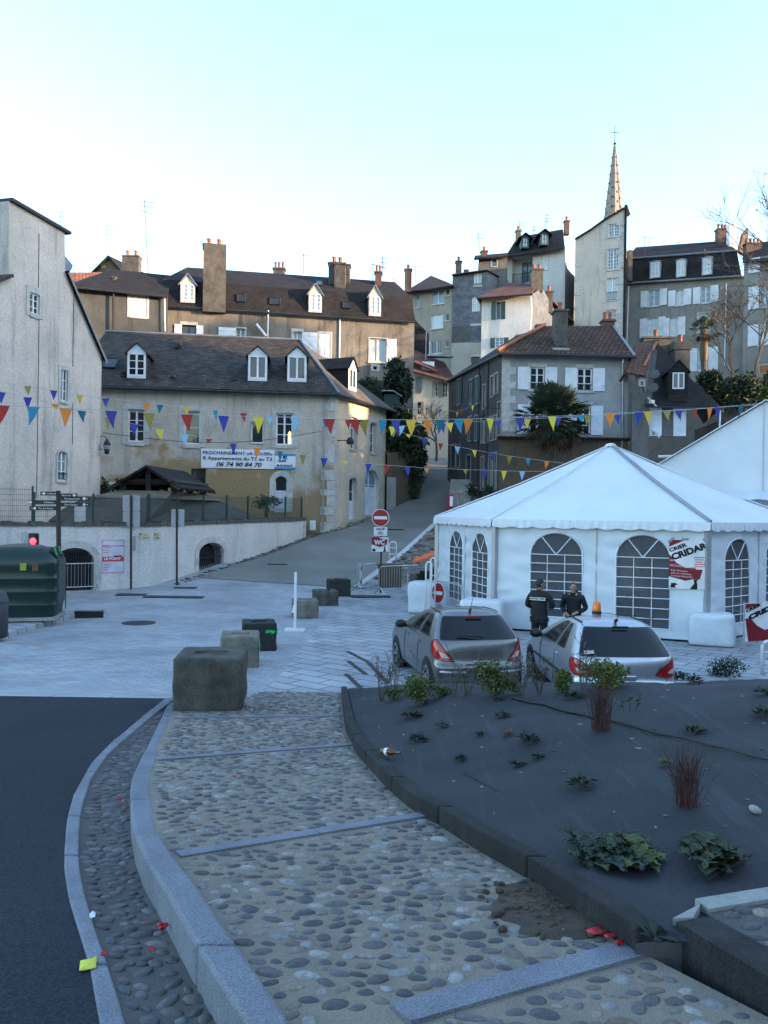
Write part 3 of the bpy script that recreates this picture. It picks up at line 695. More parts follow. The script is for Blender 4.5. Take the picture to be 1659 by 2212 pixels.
s2.win(758, 900, 770, 972, sur=.12, nx=2, nz=3); s2.win(799.5, 911, 812, 980, sur=.14, nx=2, nz=3, arch=.14)
s2.win(753.5, 1031, 769, 1122, sur=.2, arch=.25, nx=1, nz=3, kind='door', frame='shut', panel=.45); s2.win(788, 1013, 817, 1112, sur=.36, arch=.85, nx=2, nz=3, kind='door', frame='shut', panel=.62, glass='glassb')
s2.build()
b = MB(); zq = 1.2; k = 0                                            # corner stones
while zq < 9.7:
    L1, L2 = ((.75, .3), (.4, .5))[k % 2]; hh = .5 + .12 * ((k * 7) % 3 - 1)
    if zq < 5.4 or k % 3: 
        w.slab(b, w.L - L1, w.L + .02, zq, zq + hh - .03, -.05, .03); s2.slab(b, -.02, L2, zq, zq + hh - .03, -.05, .028)
    zq += hh; k += 1
b.build('stone_quoining', M['stone'], h)
b = MB(); b.poly([V(-17, 44.2, .2), V(-17, 44.2, 10.1), V(-16.6, 56, 10.1), V(-16.6, 56, .2)]); b.poly([V(C3[0], C3[1], .5), V(C3[0], C3[1], 10.1), V(-2, 57, 10.1), V(-2, 57, .5)]); b.poly([V(-2, 57, .5), V(-2, 57, 10.1), V(-16.6, 56, 10.1), V(-16.6, 56, .5)]); b.build('rear_wall', M['plY'], h)
E1, E2, E3, E4, E5 = V(-17.4, 43.75, 10.05), V(-2.65, 45.6, 10.05), V(.62, 52.9, 10.05), V(-1.9, 57.5, 10.05), V(-17.4, 56.4, 10.05)
R2 = P(648, 735, 50.6); R1 = V(-17.4, 49.6, R2.z + .15)
roof(h, [[E1, E2, R2, R1]], M['slate']); roof(h, [[E2, E3, R2]], tiles('slate_hip', (.09, .08, .072), (.13, .115, .1), (.03, .027, .025), .3, .17, .012)); roof(h, [[E3, E4, R2], [E4, E5, R1, R2]], M['slate'])
gutter(h, [E1 + V(0, -.05, -.12), E2 + V(.03, -.05, -.12), E3 + V(.06, 0, -.12)], .085)
pipe(h, [P(716, 848, 45.7), P(708, 862, 45.85), P(701, 870, 45.9), P(697, 1146, 45.8)], .055)
b = MB(); b.tube([E2 + V(0, 0, .02), R2 + V(0, 0, .03), R1 + V(0, 0, .03)], .08, 6); b.build('ridge', M['zinc'], h)
for a in ((277, 762, 313, 813, 741, 46.3), (538, 768, 575, 819, 748, 46.9), (623, 769, 660, 821, 749, 47.0)):
    a = a[:5] + (onplane((a[0] + a[2]) / 2, a[3] + 3, E1, E2, R2).y - .12,)
    dormer(h, *a, glass='glass', e=(.99, .12), nz=3 if a[0] < 300 else 1, facem='shut', m=.05, back=2.6)
ed = (C3[0] - B[0], C3[1] - B[1]); dormer(h, 755, 795, 768, 842, 772, onplane(762, 845, E2, E3, R2).y - .1, e=ed, back=3.2, nz=1, nx=2, wm='slated', rm='slated', facem='white', m=.12)
skylight(h, [onplane(x, y, E1, E2, R2) for x, y in ((221, 795), (248, 796), (256, 777), (230, 776))])
for x, y in ((385, 749), (265, 833 - 20), (373, 818), (505, 821), (381, 760 - 8)):
    p = onplane(x, y, E1, E2, R2); b = MB(); b.prism([p + V(-.18, -.1, .0), p + V(.18, -.1, 0), p + V(0, -.1, .22)], V(0, .5, .15)); b.build('roof_vent', M['slate'], h)
# banner and the smaller panel on the facade
def banner(x0, y0, x1, y1, wall, m_, name, label, off=.06):
    (u0, z1), (u1, z0) = wall.px(x0, y0), wall.px(x1, y1); t = thing(name, label, name.split('_')[-1], wall.pt(u0, z0, off)); rows = []
    for i in range(7): rows.append([wall.pt(lerp(u0, u1, j / 16), lerp(z0, z1, i / 6), off + .012 * noise.noise((j * .9, i * .7, 1))) for j in range(17)])
    b = MB(); b.grid(rows); b.build('sheet', m_, t, smooth=True); return t, u0, u1, z0, z1
NAVY = mat('ink_navy', (.02, .04, .16), bump=0, finev=0); BLACK = mat('ink_black', (.012, .012, .015), bump=0, finev=0); SKYB = mat('ink_cyan', (.05, .3, .55), bump=0, finev=0); WHITEI = mat('ink_white', (.75, .75, .75), bump=0, finev=0); MAROON = mat('ink_maroon', (.21, .006, .016), bump=0, finev=.05, rough=.6)
REDI = mat('ink_red', (.55, .03, .04), bump=0, finev=0)
PVC = mat('banner_vinyl', (.66, .68, .72), (.6, .62, .66), rough=.5, bump=.02, finev=.05)
t, u0, u1, z0, z1 = banner(435, 969, 592.5, 1013.5, w, PVC, 'letting_banner', 'wide white letting banner with phone number on the cream house')
H_, Wd = z1 - z0, u1 - u0
text(t, 'PROCHAINEMENT «A LOUER»', w.pt(u0 + Wd * .02, z0 + H_ * .72, .085), w.e, V(0, 0, 1), .25, NAVY, width=Wd * .95, bold=.004)
text(t, '8 Appartements du T1 au T3', w.pt(u0 + Wd * .025, z0 + H_ * .43, .085), w.e, V(0, 0, 1), .28, BLACK, width=Wd * .94, bold=.004)
text(t, '06 74 90 84 70', w.pt(u0 + Wd * .2, z0 + H_ * .1, .085), w.e, V(0, 0, 1), .33, BLACK, width=Wd * .62, bold=.008, shear=.25)
t, u0, u1, z0, z1 = banner(593.5, 980, 638, 1014, w, PVC, 'company_panel', 'small white and blue company panel at the right end of the banner')
H_, Wd = z1 - z0, u1 - u0
b = MB(); w.slab(b, u0, u1, z0, z0 + H_ * .13, .07, .082); w.slab(b, u0, u1, z1 - H_ * .12, z1, .07, .082); b.build('stripe', SKYB, t)
b = MB(); b.prism([w.pt(u0 + Wd * .4, z0 + H_ * .62, .08), w.pt(u0 + Wd * .58, z0 + H_ * .88, .08), w.pt(u0 + Wd * .4, z0 + H_ * .88, .08)], w.n * .004); b.build('emblem', NAVY, t); b = MB(); b.prism([w.pt(u0 + Wd * .42, z0 + H_ * .62, .08), w.pt(u0 + Wd * .6, z0 + H_ * .62, .08), w.pt(u0 + Wd * .6, z0 + H_ * .88, .08)], w.n * .004); b.build('emblem', SKYB, t)
text(t, 'Société', w.pt(u0 + Wd * .17, z0 + H_ * .48, .085), w.e, V(0, 0, 1), .15, NAVY, bold=.006); text(t, '05 59 39 00 95', w.pt(u0 + Wd * .1, z0 + H_ * .17, .085), w.e, V(0, 0, 1), .15, BLACK, width=Wd * .76, bold=.006)
b = MB(); a_, c_ = P(222, 935, 36.2), P(697, 931, 45.6); b.tube([a_.lerp(c_, i / 14) - V(0, 0, .55 * math.sin(math.pi * i / 14)) for i in range(15)], .014, 4); tag(b.build('overhead_cable', M['iron']), 'thin dark cable sagging in front of the cream house facade', 'cable')
# lamp on the corner, meter box
p = s2.pt(.3, s2.px(730, 952)[1], 0); t = thing('corner_floodlight', 'small dark floodlight on a bracket at the corner of the cream house', 'floodlight', p)
b = MB(); b.tube([p, p + s2.n * .7], .03, 5); b.build('bracket', M['iron'], t); b = MB(); b.lathe(p + s2.n * .85 + V(0, 0, -.22), [(.2, 0), (.22, .15), (.14, .34), (.05, .4)], 10); b.build('lamp_housing', M['iron'], t)
b = MB(); b.lathe(p + s2.n * .85 + V(0, 0, -.235), [(.17, 0), (.17, .012)], 10); b.build('lamp_glass', MAROON, t)
b = MB(); p = G(676, 1146); b.box(V(p.x, 45.45, p.z + .3), (.32, .22, .55)); b.box(V(p.x, 45.33, p.z + .34), (.26, .02, .38)); tag(b.build('meter_box', M['shut'], bevel=.02), 'small pale meter box at the foot of the cream house', 'meter box')

# ================================================================ 3 long grey-brown building behind
h = house('long grey brown terrace with dark mansard roof behind the cream house', (-7, 58, 3))
A, B = (-15.4, 56.0), (2.05, 59.6); w = Wall(A, B, 3, 17.5, M['plB'], h, depth=.22)
w.out[2] = (w.L, w.px(893, 688)[1]); w.out[3] = (0, w.px(360, 653)[1])
w.win(393, 701, 423, 748, sh='LR', sur=.1, frame='wooddk', nz=1, lintel=1); w.win(510, 709, 529.5, 748, sh='L', sur=.08, shw=1.2); w.win(632.7, 716, 651.6, 760, sh='R', sur=.1, shw=1.1, glass='glassb', lintel=1)
w.win(689.4, 719.5, 713.5, 772, sh='lr', sur=.12); w.win(797.7, 730, 833.8, 783, sh='R', sur=.06, nz=1, glass='glassc', sill=1, shw=.75); 
w.win(806, 791, 815, 799, nx=1, nz=1, sur=.15)
w.build(); s_ = Wall(B, (1.2, 68), 3, 18, M['plB'], h); s_.build(); b = MB(); b.poly([V(A[0], A[1], 3), V(A[0], A[1], 18.2), V(-17, 66, 18.2), V(-17, 66, 3)]); b.poly([V(-17, 66, 3), V(-17, 66, 18.2), V(1.2, 68, 18), V(1.2, 68, 3)]); b.build('rear_wall', M['plB'], h)
ea, eb_ = P(345, 658, 55.7), P(897, 694, 59.4); ba, bb = P(352, 603, 56.8), P(889, 642, 60.3); ra, rb = P(404, 577, 60.5), P(853, 609, 63.5); br_ = V(-.2, 66, bb.z)
sl_ = M['slated']; er = V(1.9, 67, eb_.z)
roof(h, [[ea, eb_, bb, ba]], sl_, .12); roof(h, [[ba, bb, rb, ra]], sl_, .12); roof(h, [[eb_, er, V(1.3, 66.5, bb.z), bb], [bb, V(1.3, 66.5, bb.z), rb]], sl_, .12)
la, lb = V(ea.x - .1, 64, ea.z), V(ba.x, 63, ba.z); roof(h, [[la, ea, ba, lb], [lb, ba, ra], [lb, ra, rb, V(1.3, 66.5, bb.z)]], sl_, .12)
gutter(h, [ea + V(0, -.1, -.1), eb_ + V(0, -.1, -.1)], .09)
for a in ((392, 613, 419, 651, 592, 56.3), (669, 634, 693, 672, 613, 58.0), (799, 640, 821, 680, 617, 58.9)): dormer(h, *a[:5], onplane((a[0] + a[2]) / 2, a[3] + 2, ea, eb_, bb).y - .12, glass='glassc', wm='zinc', facem='stone', rm='zinc', back=1.6, m=.07, e=(.98, .2), nz=4)
for q in (((512, 652), (529, 653), (529, 637), (512, 636)), ((583, 658), (605, 659), (605, 645), (583, 644)), ((740, 666), (756, 667), (756, 654), (740, 653))): skylight(h, [onplane(x, y, ea, eb_, bb) for x, y in q])
skylight(h, [onplane(x, y, ba, bb, rb) for x, y in ((684, 617), (696, 618), (696, 608), (684, 607))])
chimney(h, 438.5, 487, 529, 664, 56.2, 1.3, caph=.95, cap=.0, e=(.98, .2)); chimney(h, 441, 484, 527, 545, 56.3, 1.2, caph=.1, cap=.12, pots=2, e=(.98, .2))
chimney(h, 709, 732, 566, 622, 60.8, .9, pots=1); chimney(h, 722, 745, 567, 628, 60.2, 1, pots=1); chimney(h, 740, 755, 570, 620, 61.5, .8)
chimney(h, 810, 824, 586, 612, 62, .6, m_='brick', pots=2); chimney(h, 590, 614, 578, 594, 64, .6, pots=3)
for x, ya, yb in ((579.5, 671, 728), (734, 687, 775)): pipe(h, [P(x, ya, 57.2 if x < 600 else 58.4), P(x - 1, yb, 57.2 if x < 600 else 58.4)], .06, 'shut')
pipe(h, [P(554, 700, 57), P(575, 726, 57)], .1, 'shut')
antenna(h, 656, 548, 592, 61, 1); antenna(h, 826, 554, 600, 62, 3); antenna(h, 806, 568, 606, 62, 1); 
# ================================================================ 4 lower grey wing to its left, orange roof and gable house behind
h = house('low grey wing with a closed white shutter left of the long terrace', (-19, 54, 3))
A, B = rt(P(140, 690, 53.2)), rt(P(362, 690, 55.3)); w = Wall(A, B, 3, P(250, 625, 54).z, M['plLS'], h)
w.out[2] = (w.L, w.px(351, 636)[1]); w.out[3] = (0, w.px(156, 614)[1]); w.win(280, 640, 317, 686, sh='lr', sur=.14, brace=0); w.build()
b = MB(); b.poly([V(A[0], A[1], 3), V(A[0], A[1], 17.5), V(A[0] - 1, 62, 17.5), V(A[0] - 1, 62, 3)]); b.build('rear_wall', M['plG'], h)
ea, eb_ = P(150, 617, 52.8), P(362, 639, 55.0); ra, rb = P(242, 582, 57), P(372, 595, 58.5)
roof(h, [[ea, eb_, rb, ra], [P(150, 612, 60), ea, ra], [P(150, 612, 62), ra, rb, P(372, 620, 63)]], M['slated']); gutter(h, [ea + V(0, -.1, -.1), eb_ + V(0, -.1, -.1)], .08)
pipe(h, [P(245, 630, 53.9), P(245, 716, 53.9)], .08, 'iron'); chimney(h, 243, 248, 597, 618, 55.3, .3, cap=.05); pipe(h, [P(355, 640, 55), P(357, 716, 55)], .05, 'shut')
antenna(h, 320, 432, 590, 58.2, 3, -8, .8, .03)
h = house('house with a bright orange tile roof far behind the left gable', (-26, 62, 3)); A, B = rt(P(120, 620, 62)), rt(P(225, 620, 62)); w = Wall(A, B, 3, P(170, 616, 62).z, M['plBe'], h); w.build()
roof(h, [[P(118, 617, 61.6), P(228, 619, 61.6), P(220, 588, 65), P(130, 588, 65)]], M['tileor'])
h = house('stone gable house with a square chimney against the sky at left', (-25, 72, 3)); w = Wall(rt(P(192, 600, 72)), rt(P(264, 600, 72)), 3, 20, M['plO'], h)
w.out = [(0, 3), (w.L, 3), w.px(264, 586), w.px(233, 553), w.px(193, 592)]; w.build(); a, c, e_ = P(189, 595, 71.7), P(233, 551, 71.7), P(266, 589, 71.7); o = V(3, 9, 0); roof(h, [[a, c, c + o, a + o], [c, e_, e_ + o, c + o]], M['slated'])
chimney(h, 263, 299, 551, 590, 70, .9, m_='chim', cap=.04, pots=2); antenna(h, 231, 486, 556, 73, 3, 0, .7); antenna(h, 293, 540, 560, 72, 2); antenna(h, 130.5, 456, 600, 72, 2)

# ================================================================ 5 dark row along the right side of the street
h = house('dark street row with narrow shuttered windows climbing right of the road', (6, 53, 3))
A, B = (4.65, 59.0), (6.95, 48.0); w = Wall(A, B, 2.5, 13, M['plD'], h, depth=.15); w.out[2] = (w.L, w.px(1086, 762)[1]); w.out[3] = (0, w.px(968, 822)[1])
for x0, y0, x1, y1 in ((988, 822, 995, 872), (1015, 823, 1021.5, 871), (1027.5, 816, 1034, 870), (1044, 834, 1048.5, 882), (1060.5, 815, 1066, 855), (1070, 809, 1075, 848), (1011.5, 903, 1018, 951), (1026, 900, 1032.5, 950), (1040.5, 907, 1045, 955), (1048, 905, 1053, 955), (1059, 903, 1065, 950), (1067, 900, 1072, 948), (1076, 871, 1081.5, 938)):
    w.win(x0, y0, x1, y1, sur=.1, surm='conc', sh='LR' if x0 < 1030 else '', shm='shutg', shw=.4, nz=2, frame='conc', glass='glass')
for x0, y0, x1, y1 in ((975, 962, 983, 1008), (986, 962, 993, 1008), (1008, 985, 1016, 1040), (1040, 988, 1045, 1058), (1056, 985, 1062, 1062), (1066, 980, 1072, 1062)): w.win(x0, y0, x1, y1, nx=1, nz=2, sur=.08, surm='conc', kind='door', frame='conc' if x0 > 1030 else 'shutg', panel=.6)
w.build(); b = MB(); b.poly([V(4.65, 59, 2.5), V(12, 61, 2.5), V(12, 61, 12.3), V(4.65, 59, 12.3)][::-1]); b.build('rear_wall', M['plD'], h)
a, c, e_, f_ = P(963, 823, 59.2), P(1083, 761, 47.9), P(1176, 704, 53.5), P(1112, 727, 59)
roof(h, [[a, c, e_, f_]], M['slated']); roof(h, [[a, f_, f_ + V(3, 4, -1.5), a + V(2, 4, 0)]], M['slated'])
gutter(h, [a + V(-.1, 0, -.1), c + V(-.15, 0, -.15)], .08)
for x, ya, yb in ((1036, 790, 1040), (1056, 780, 1000)):
    u_, z_ = w.px(x, ya); z2_ = w.px(x, yb)[1]; pipe(h, [w.pt(u_, z_, .06), w.pt(u_, z2_, .06)], .05, 'gutter')
u_, z_ = w.px(1050, 893); b = MB(); b.tube([w.pt(w.L - .3, z_, 0), w.pt(w.L - .3, z_, 1.0)], .02, 5); b.tube([w.pt(w.L - .3, z_, 1.0), w.pt(w.L - .3, z_ - .25, 1.0)], .015, 5); b.lathe(w.pt(w.L - .3, z_ - .75, 1.0), [(.08, 0), (.15, .35), (.05, .5)], 6); b.build('wall_lamp', M['iron'], h)

# ================================================================ 6 grey house with quoins and tiled roof
h = house('grey two storey house with brown tile roof and white braced shutters', (10, 48, 1))
A, B = (6.95, 48.0), (14.55, 48.0); zE = P(1200, 768, 48).z; w = Wall(A, B, .3, zE, M['plH'], h, depth=.18)
for a in ((1145, 793, 1176, 842), (1247, 795, 1279, 845), (1245, 876, 1275, 940), (1145, 874, 1176, 938)): w.win(*a, sh='LR', lintel=1, sill=1, shw=.72, nz=3, rail=.42 if a[1] < 850 else 0)
w.build()
b = MB(); z_ = w.px(1090, 936)[1] + .1; k = 0
while z_ < zE - .5: w.slab(b, 0, (.85, .5)[k % 2], z_, z_ + .42, -.03, .03); z_ += .43; k += 1
b.build('stone_quoining', M['stone'], h)
zl = w.px(1200, 946)[1]; b = MB(); w.slab(b, -.1, w.L, .3, zl - .1, -.02, .06); b.build('lower_wall', M['plO'], h)
b = MB(); w.slab(b, -.25, w.L + .1, zl - .12, zl + .02, -.02, .55); b.build('ledge', M['tilebr'], h)
b = MB(); b.poly([V(B[0], B[1], .3), V(B[0], 55, .3), V(B[0], 55, zE), V(B[0], B[1], zE)]); b.build('side_wall', M['plH'], h)
ea, eb_ = P(1075, 760, 47.5), P(1372, 768, 47.5); ra, rb = P(1177, 704, 51.6), P(1326, 704, 51.6)
roof(h, [[ea, eb_, rb, ra]], M['tilebr']); roof(h, [[ra, rb, V(eb_.x, 56, eb_.z), V(ea.x + 1, 56, ea.z)]], M['tilebr']); roof(h, [[V(ea.x + 1, 56, ea.z), ea, ra]], M['tilebr']); roof(h, [[eb_, V(eb_.x, 56, eb_.z), rb]], M['tilebr'])
b = MB(); n = 22
for i in range(n): p, q = ea.lerp(ra, i / n), ea.lerp(ra, (i + 1.15) / n); b.tube([p + V(0, 0, .06), q + V(0, 0, .12)], [.13, .1], 6)
b.build('ridge_tiles', M['terr'], h)
b = MB(); b.tube([rb, eb_], .09, 4); b.build('verge_flashing', M['zinc'], h); gutter(h, [ea + V(0, -.1, -.12), eb_ + V(0, -.1, -.12)], .1)
chimney(h, 1199, 1226, 668, 756, 48.6, 1.0, m_='chim', cap=.08, pots=1); chimney(h, 1303, 1328, 690, 712, 52, .7, m_='brick', pots=2); chimney(h, 1160, 1172, 700, 712, 54, .5, pots=0)
b = MB(); w.slab(b, w.px(1198, 700)[0] - .1, w.px(1227, 700)[0] + .1, P(1210, 757, 48.3).z - .1, P(1210, 757, 48.3).z + .1, -.2, .02); b.build('flashing', M['zinc'], h)
pipe(h, [P(1345, 772, 47.8), P(1345, 940, 47.8), P(1340, 1010, 47.8)], .06, 'zinc')

# ================================================================ 7 small house with slate hip roof, dormer, flue and dishes
h = house('small grey house with dormer, flue pipe and satellite dishes at right', (17, 46.6, 1))
A, B = (14.6, 46.9), (19.65, 46.2); w = Wall(A, B, .3, P(1480, 880, 46.5).z, M['plG'], h, depth=.18); w.out[3] = (0, P(1350, 780, 47).z); w.out.insert(3, w.px(1398, 874))
w.win(1430, 880, 1453, 942, sh='LR', shw=.7, nz=5); w.win(1384, 824, 1389, 832, nx=1, nz=1, sur=.12); w.build()
b = MB(); u_, z_ = w.px(1398, 986); w.slab(b, w.px(1362, 900)[0], w.px(1398, 900)[0], .3, w.px(1380, 850)[1], 0, .5); b.build('buttress', M['plG'], h)
b = MB(); b.poly([V(B[0], B[1], .3), V(20.5, 53, .3), V(20.5, 53, 9), V(B[0], B[1], 9)]); b.build('side_wall', M['plG'], h)
pk_ = P(1418, 739, 49.5); e1_, e2_ = P(1394, 874, 46.0), P(1560, 880, 45.6); k1_ = P(1489, 815, 47.6)
roof(h, [[e1_, e2_, k1_, P(1452, 780, 48.5), pk_]], M['slated']); roof(h, [[e2_, V(21.2, 53, e2_.z), P(1452, 780, 51), pk_, P(1452, 780, 48.5), k1_]], M['slated'])
roof(h, [[P(1352, 803, 46.6), P(1396, 812, 46.6), pk_, P(1375, 742, 49.5)]], M['tilered']); roof(h, [[P(1352, 803, 46.6), P(1375, 742, 49.5), V(14, 54, 10)]], M['tilered'])
b = MB(); b.tube([pk_, P(1391, 790, 47)], .08, 5); b.build('ridge_tiles', M['terr'], h)
dormer(h, 1453, 805, 1478, 840, 779, 46.0, wm='slated', rm='slated', back=2.5, nz=1, m=.2, low=.75, e=(.99, -.14))
gutter(h, [e1_ + V(0, -.05, -.1), e2_ + V(0, -.05, -.1)], .07); pipe(h, [P(1413, 756, 45.4), P(1400, 872, 45.6)], .17, 'dull', 'flue_pipe')
for x, y in ((1414, 808), (1411, 837)):
    p = P(x, y, 45.2); q = MB(); rot = Matrix.Rotation(R(70), 3, 'X') @ Matrix.Rotation(R(-25), 3, 'Y'); q.ell(p, (.3, .3, .06), 12, 5, rot); q.tube([p, p + V(-.2, .4, -.1)], .025, 4); q.build('satellite_dish', M['dull'], h)
for x, y in ((1408, 868), (1415, 936)): q = MB(); p = P(x, y, 45.4); q.tube([p + V(-.25, 0, .25), p + V(.25, 0, -.25)], .05, 5); q.box(p, (.25, .2, .2), .5); q.build('aerial', M['galv'], h)
pipe(h, [P(1556, 885, 45.9), P(1553, 950, 45.9)], .05, 'shut'); gutter(h, [P(1422, 986, 46.2), P(1475, 985, 46)], .08, 'ledge', 'shut')
chimney(h, 1391, 1450, 727, 760, 52.5, .9, m_='chim', pots=1); chimney(h, 1457, 1490, 738, 825, 51.5, .9, m_='chim', pots=1, caph=.5)
# ================================================================ 9 ivory house closing the street
def box_back(h, A, B, z0, z1, dep, m_, name='rear_wall'):
    A, B = V(A[0], A[1], 0), V(B[0], B[1], 0); e = (B - A).normalized(); n = V(-e.y, e.x, 0) * dep; b = MB()
    for p, q in ((A + n, A), (B, B + n), (B + n, A + n)): b.poly([V(p.x, p.y, z0), V(q.x, q.y, z0), V(q.x, q.y, z1), V(p.x, p.y, z1)])
    b.build(name, m_, h)
h = house('ivory house with olive shutters closing the top of the street', (4, 77, 5)); A, B = rt(P(880, 850, 77)), rt(P(985, 850, 76)); w = Wall(A, B, 5, 17, M['plC'], h); w.out[3] = (0, w.px(880, 798)[1]); w.out[2] = (w.L, w.px(985, 826)[1])
w.win(897.5, 814, 911, 849, sh='lr', shm='shuto', brace=0, sur=.05); w.win(940, 824, 951, 856, sh='LR', shm='shuto', brace=0); w.win(956, 827, 966, 858, sh='L', shm='shuto', brace=0, shw=.3); w.win(901, 868, 910, 895, nx=1, nz=3, sh='R', shm='shuto', brace=0); w.win(968, 838, 972, 848, nx=1, nz=1); w.build()
box_back(h, A, B, 5, 16, 7, M['plC']); a, c = P(876, 797, 76.4), P(988, 827, 75.4); roof(h, [[a, c, P(960, 782, 80), P(893, 757, 80)]], M['tilered']); gutter(h, [a + V(0, -.1, -.1), c + V(0, -.1, -.1)], .08)
roof(h, [[P(895, 782, 76.5), P(945, 802, 76.2), P(930, 770, 79), P(896, 756, 79)]], M['tilered'], name='upper_roof'); chimney(h, 911, 938, 781, 808, 77, 1.4, m_='white', cap=0)
pipe(h, [P(921, 716, 78), P(919, 800, 78)], .045, 'zinc', 'antenna_mast')
b = MB(); p = P(950, 770, 79); b.box(p, (2.6, 1, .15), .1); b.build('canopy', M['zinc'], h)
# ================================================================ 10-16 houses stepping up the hill
h = house('beige apartment block with roller blinds between terrace and slate house', (5, 90, 8)); A, B = rt(P(876, 700, 90)), rt(P(978, 700, 87)); w = Wall(A, B, 6, 30, M['plBe'], h); w.out[3] = (0, w.px(880, 629)[1]); w.out[2] = (w.L, w.px(977, 615)[1])
w.win(934, 627, 959, 655, nx=2, nz=1, glass='glassb', sill=1, frame='shut'); w.win(931, 681, 957, 708, nx=1, nz=1, glass='glassc', sill=1); w.win(931, 738, 955, 763, nx=4, nz=1, sh='L', shw=.4, sill=1); w.win(898, 637, 906, 664, nx=1, nz=1, glass='glassb', sill=1)
for y in (625, 679, 736): w.win(963.5, y, 970, y + 13, nx=1, nz=1, sill=1)
w.build(); box_back(h, A, B, 6, 28, 9, M['plBe']); a, c = P(874, 630, 89.2), P(980, 615, 86.2); roof(h, [[a, P(925, 624, 87.6), c, P(931, 595, 93)], [a, P(931, 595, 93), V(5, 98, 27)], [c, V(10, 97, 28), P(931, 595, 93)]], M['tilered']); gutter(h, [a + V(0, -.1, -.1), P(925, 624, 87.6) + V(0, -.1, -.1), c + V(0, -.1, -.1)], .08)
chimney(h, 874, 889, 580, 624, 88, .8, m_='brick', pots=1); antenna(h, 897, 573, 612, 90, 1, 0, .8)
b = MB(); b.poly([P(896, 690, 84), P(927, 722, 84), P(927, 768, 84), P(894, 768, 84)]); b.build('lattice_wall', M['slated'], h); antenna(h, 850, 600, 640, 90, 1, 0, .5)
h = house('tall slate hung house with stacked white windows on the hill', (9, 88, 8)); A, B = rt(P(976, 700, 87)), rt(P(1050, 700, 86)); w = Wall(A, B, 6, 30, M['slatew'], h); w.out = [(0, w.px(976, 741)[1]), (w.L, w.px(1050, 738)[1]), (w.L, w.px(1050, 582)[1]), (0, w.px(980, 591)[1])]
w.win(1024, 591, 1040, 617, nz=1, glass='glassc', sill=1, rail=.3); w.win(1020, 642, 1037, 672, nx=4, nz=5, glass='glassc'); w.build()
w2 = Wall(A, B, 5, w.out[0][1], M['plS'], h, name='lower_wall'); w2.win(1019, 704, 1036, 741 + .2, nz=1, glass='glassc', lintel=1); w2.win(1018, 771, 1036, 788, nx=4, nz=4, frame='iron', lintel=1); w2.out[2] = (w2.L, w2.px(1050, 700)[1]); w2.out = [(0, 5), (w2.L, 5), (w2.L, w.px(1050, 702)[1]), (0, w.px(976, 704)[1])]; w.out[0] = (0, w.px(976, 704)[1])
w2.build()
w3 = Wall(rt(P(1049.5, 700, 86)), rt(P(1096, 700, 92)), 5, 32, M['slatew'], h, name='side_wall'); w3.out[3] = (0, w3.px(1050, 582)[1]); w3.out[2] = (w3.L, w3.px(1094, 606)[1]); w3.build()
w4 = Wall(rt(P(1002, 600, 89)), rt(P(1096, 600, 89)), 20, 32, M['plG'], h, name='attic_wall'); w4.out = [w4.px(1002, 640), w4.px(1096, 640), w4.px(1096, 553), w4.px(1034, 560), w4.px(1032, 587), w4.px(1002, 606)]; w4.win(1062, 557.5, 1073, 576, nz=3, frame='stone', glass='glassb', sur=.1); w4.build()
a, c = P(1024, 558, 88.4), P(1098, 552, 88.4); roof(h, [[a, c, P(1098, 546, 92), P(1026, 552, 92)]], M['slated'], .2); roof(h, [[P(975, 593, 86.5), P(1052, 582, 85.6), P(1098, 606, 91.5), P(1002, 606, 92)]], M['slated'], .1, 'flat_roof')
chimney(h, 985, 997, 563, 592, 87.5, .7, pots=1); chimney(h, 1040, 1053, 541, 560, 90, .7, pots=1, m_='brick'); b = MB(); w4.slab(b, w4.px(1001, 600)[0], w4.px(1012, 600)[0], w4.px(1005, 606)[1], w4.px(1005, 584)[1], 0, .4); b.build('parapet', M['plG'], h); antenna(h, 1037, 504, 552, 90, 2, -4, .8)
h = house('tall white house with mansard dormers and a deep loggia on the hill', (16, 92, 8)); A, B = rt(P(1094, 700, 92)), rt(P(1219, 700, 89)); w = Wall(A, B, 6, 37, M['plW'], h, depth=.2); w.out[3] = (0, w.px(1094, 551)[1]); w.out[2] = (w.L, w.px(1219, 533)[1])
w.depth = 1.3; w.win(1106, 556, 1150, 609, bare=1, glass='glass'); 
w.build()
w6 = Wall(A, B, 0, 1, M['plW'], h, depth=.15, name='facing'); (ua, za), (ub, zb) = w6.px(1164, 545), w6.px(1216, 700); w6.out = [(ua, zb), (ub, zb), (ub, za + .3), (ua, za)]; w6.A = w6.A + w6.n * .03; w6.win(1171.5, 551, 1184, 583, sh='lr', brace=0, shm='shut', sur=.05); w6.win(1174, 646, 1184, 664, nx=1, nz=1, glass='glassb', frame='shutg'); w6.build()
w7 = Wall((A[0] + .1, A[1] + 1.25), (B[0] + .1, B[1] + 1.25), 0, 1, M['plW'], h, depth=.1, name='loggia_wall'); w7.out = [w7.px(1102, 612), w7.px(1155, 612), w7.px(1155, 552), w7.px(1102, 554)]; w7.win(1128, 568, 1150, 609, nx=2, nz=2, frame='shutg', glass='glassb'); w7.build()
b = MB()
for i in range(16): u_ = lerp(w.px(1106, 600)[0], w.px(1150, 600)[0], i / 15); z_ = w.px(1128, 609)[1]; w.slab(b, u_ - .015, u_ + .015, z_, z_ + 1, -.12, -.08)
w.slab(b, w.px(1106, 600)[0], w.px(1150, 600)[0], z_ + .97, z_ + 1.02, -.13, -.07); b.build('railing', M['iron'], h)
sw = Wall(B, rt(P(1239, 700, 101)), 6, w.out[2][1], M['plW'], h, name='side_wall'); sw.build(); box_back(h, A, B, 6, 31, 8, M['plW'])
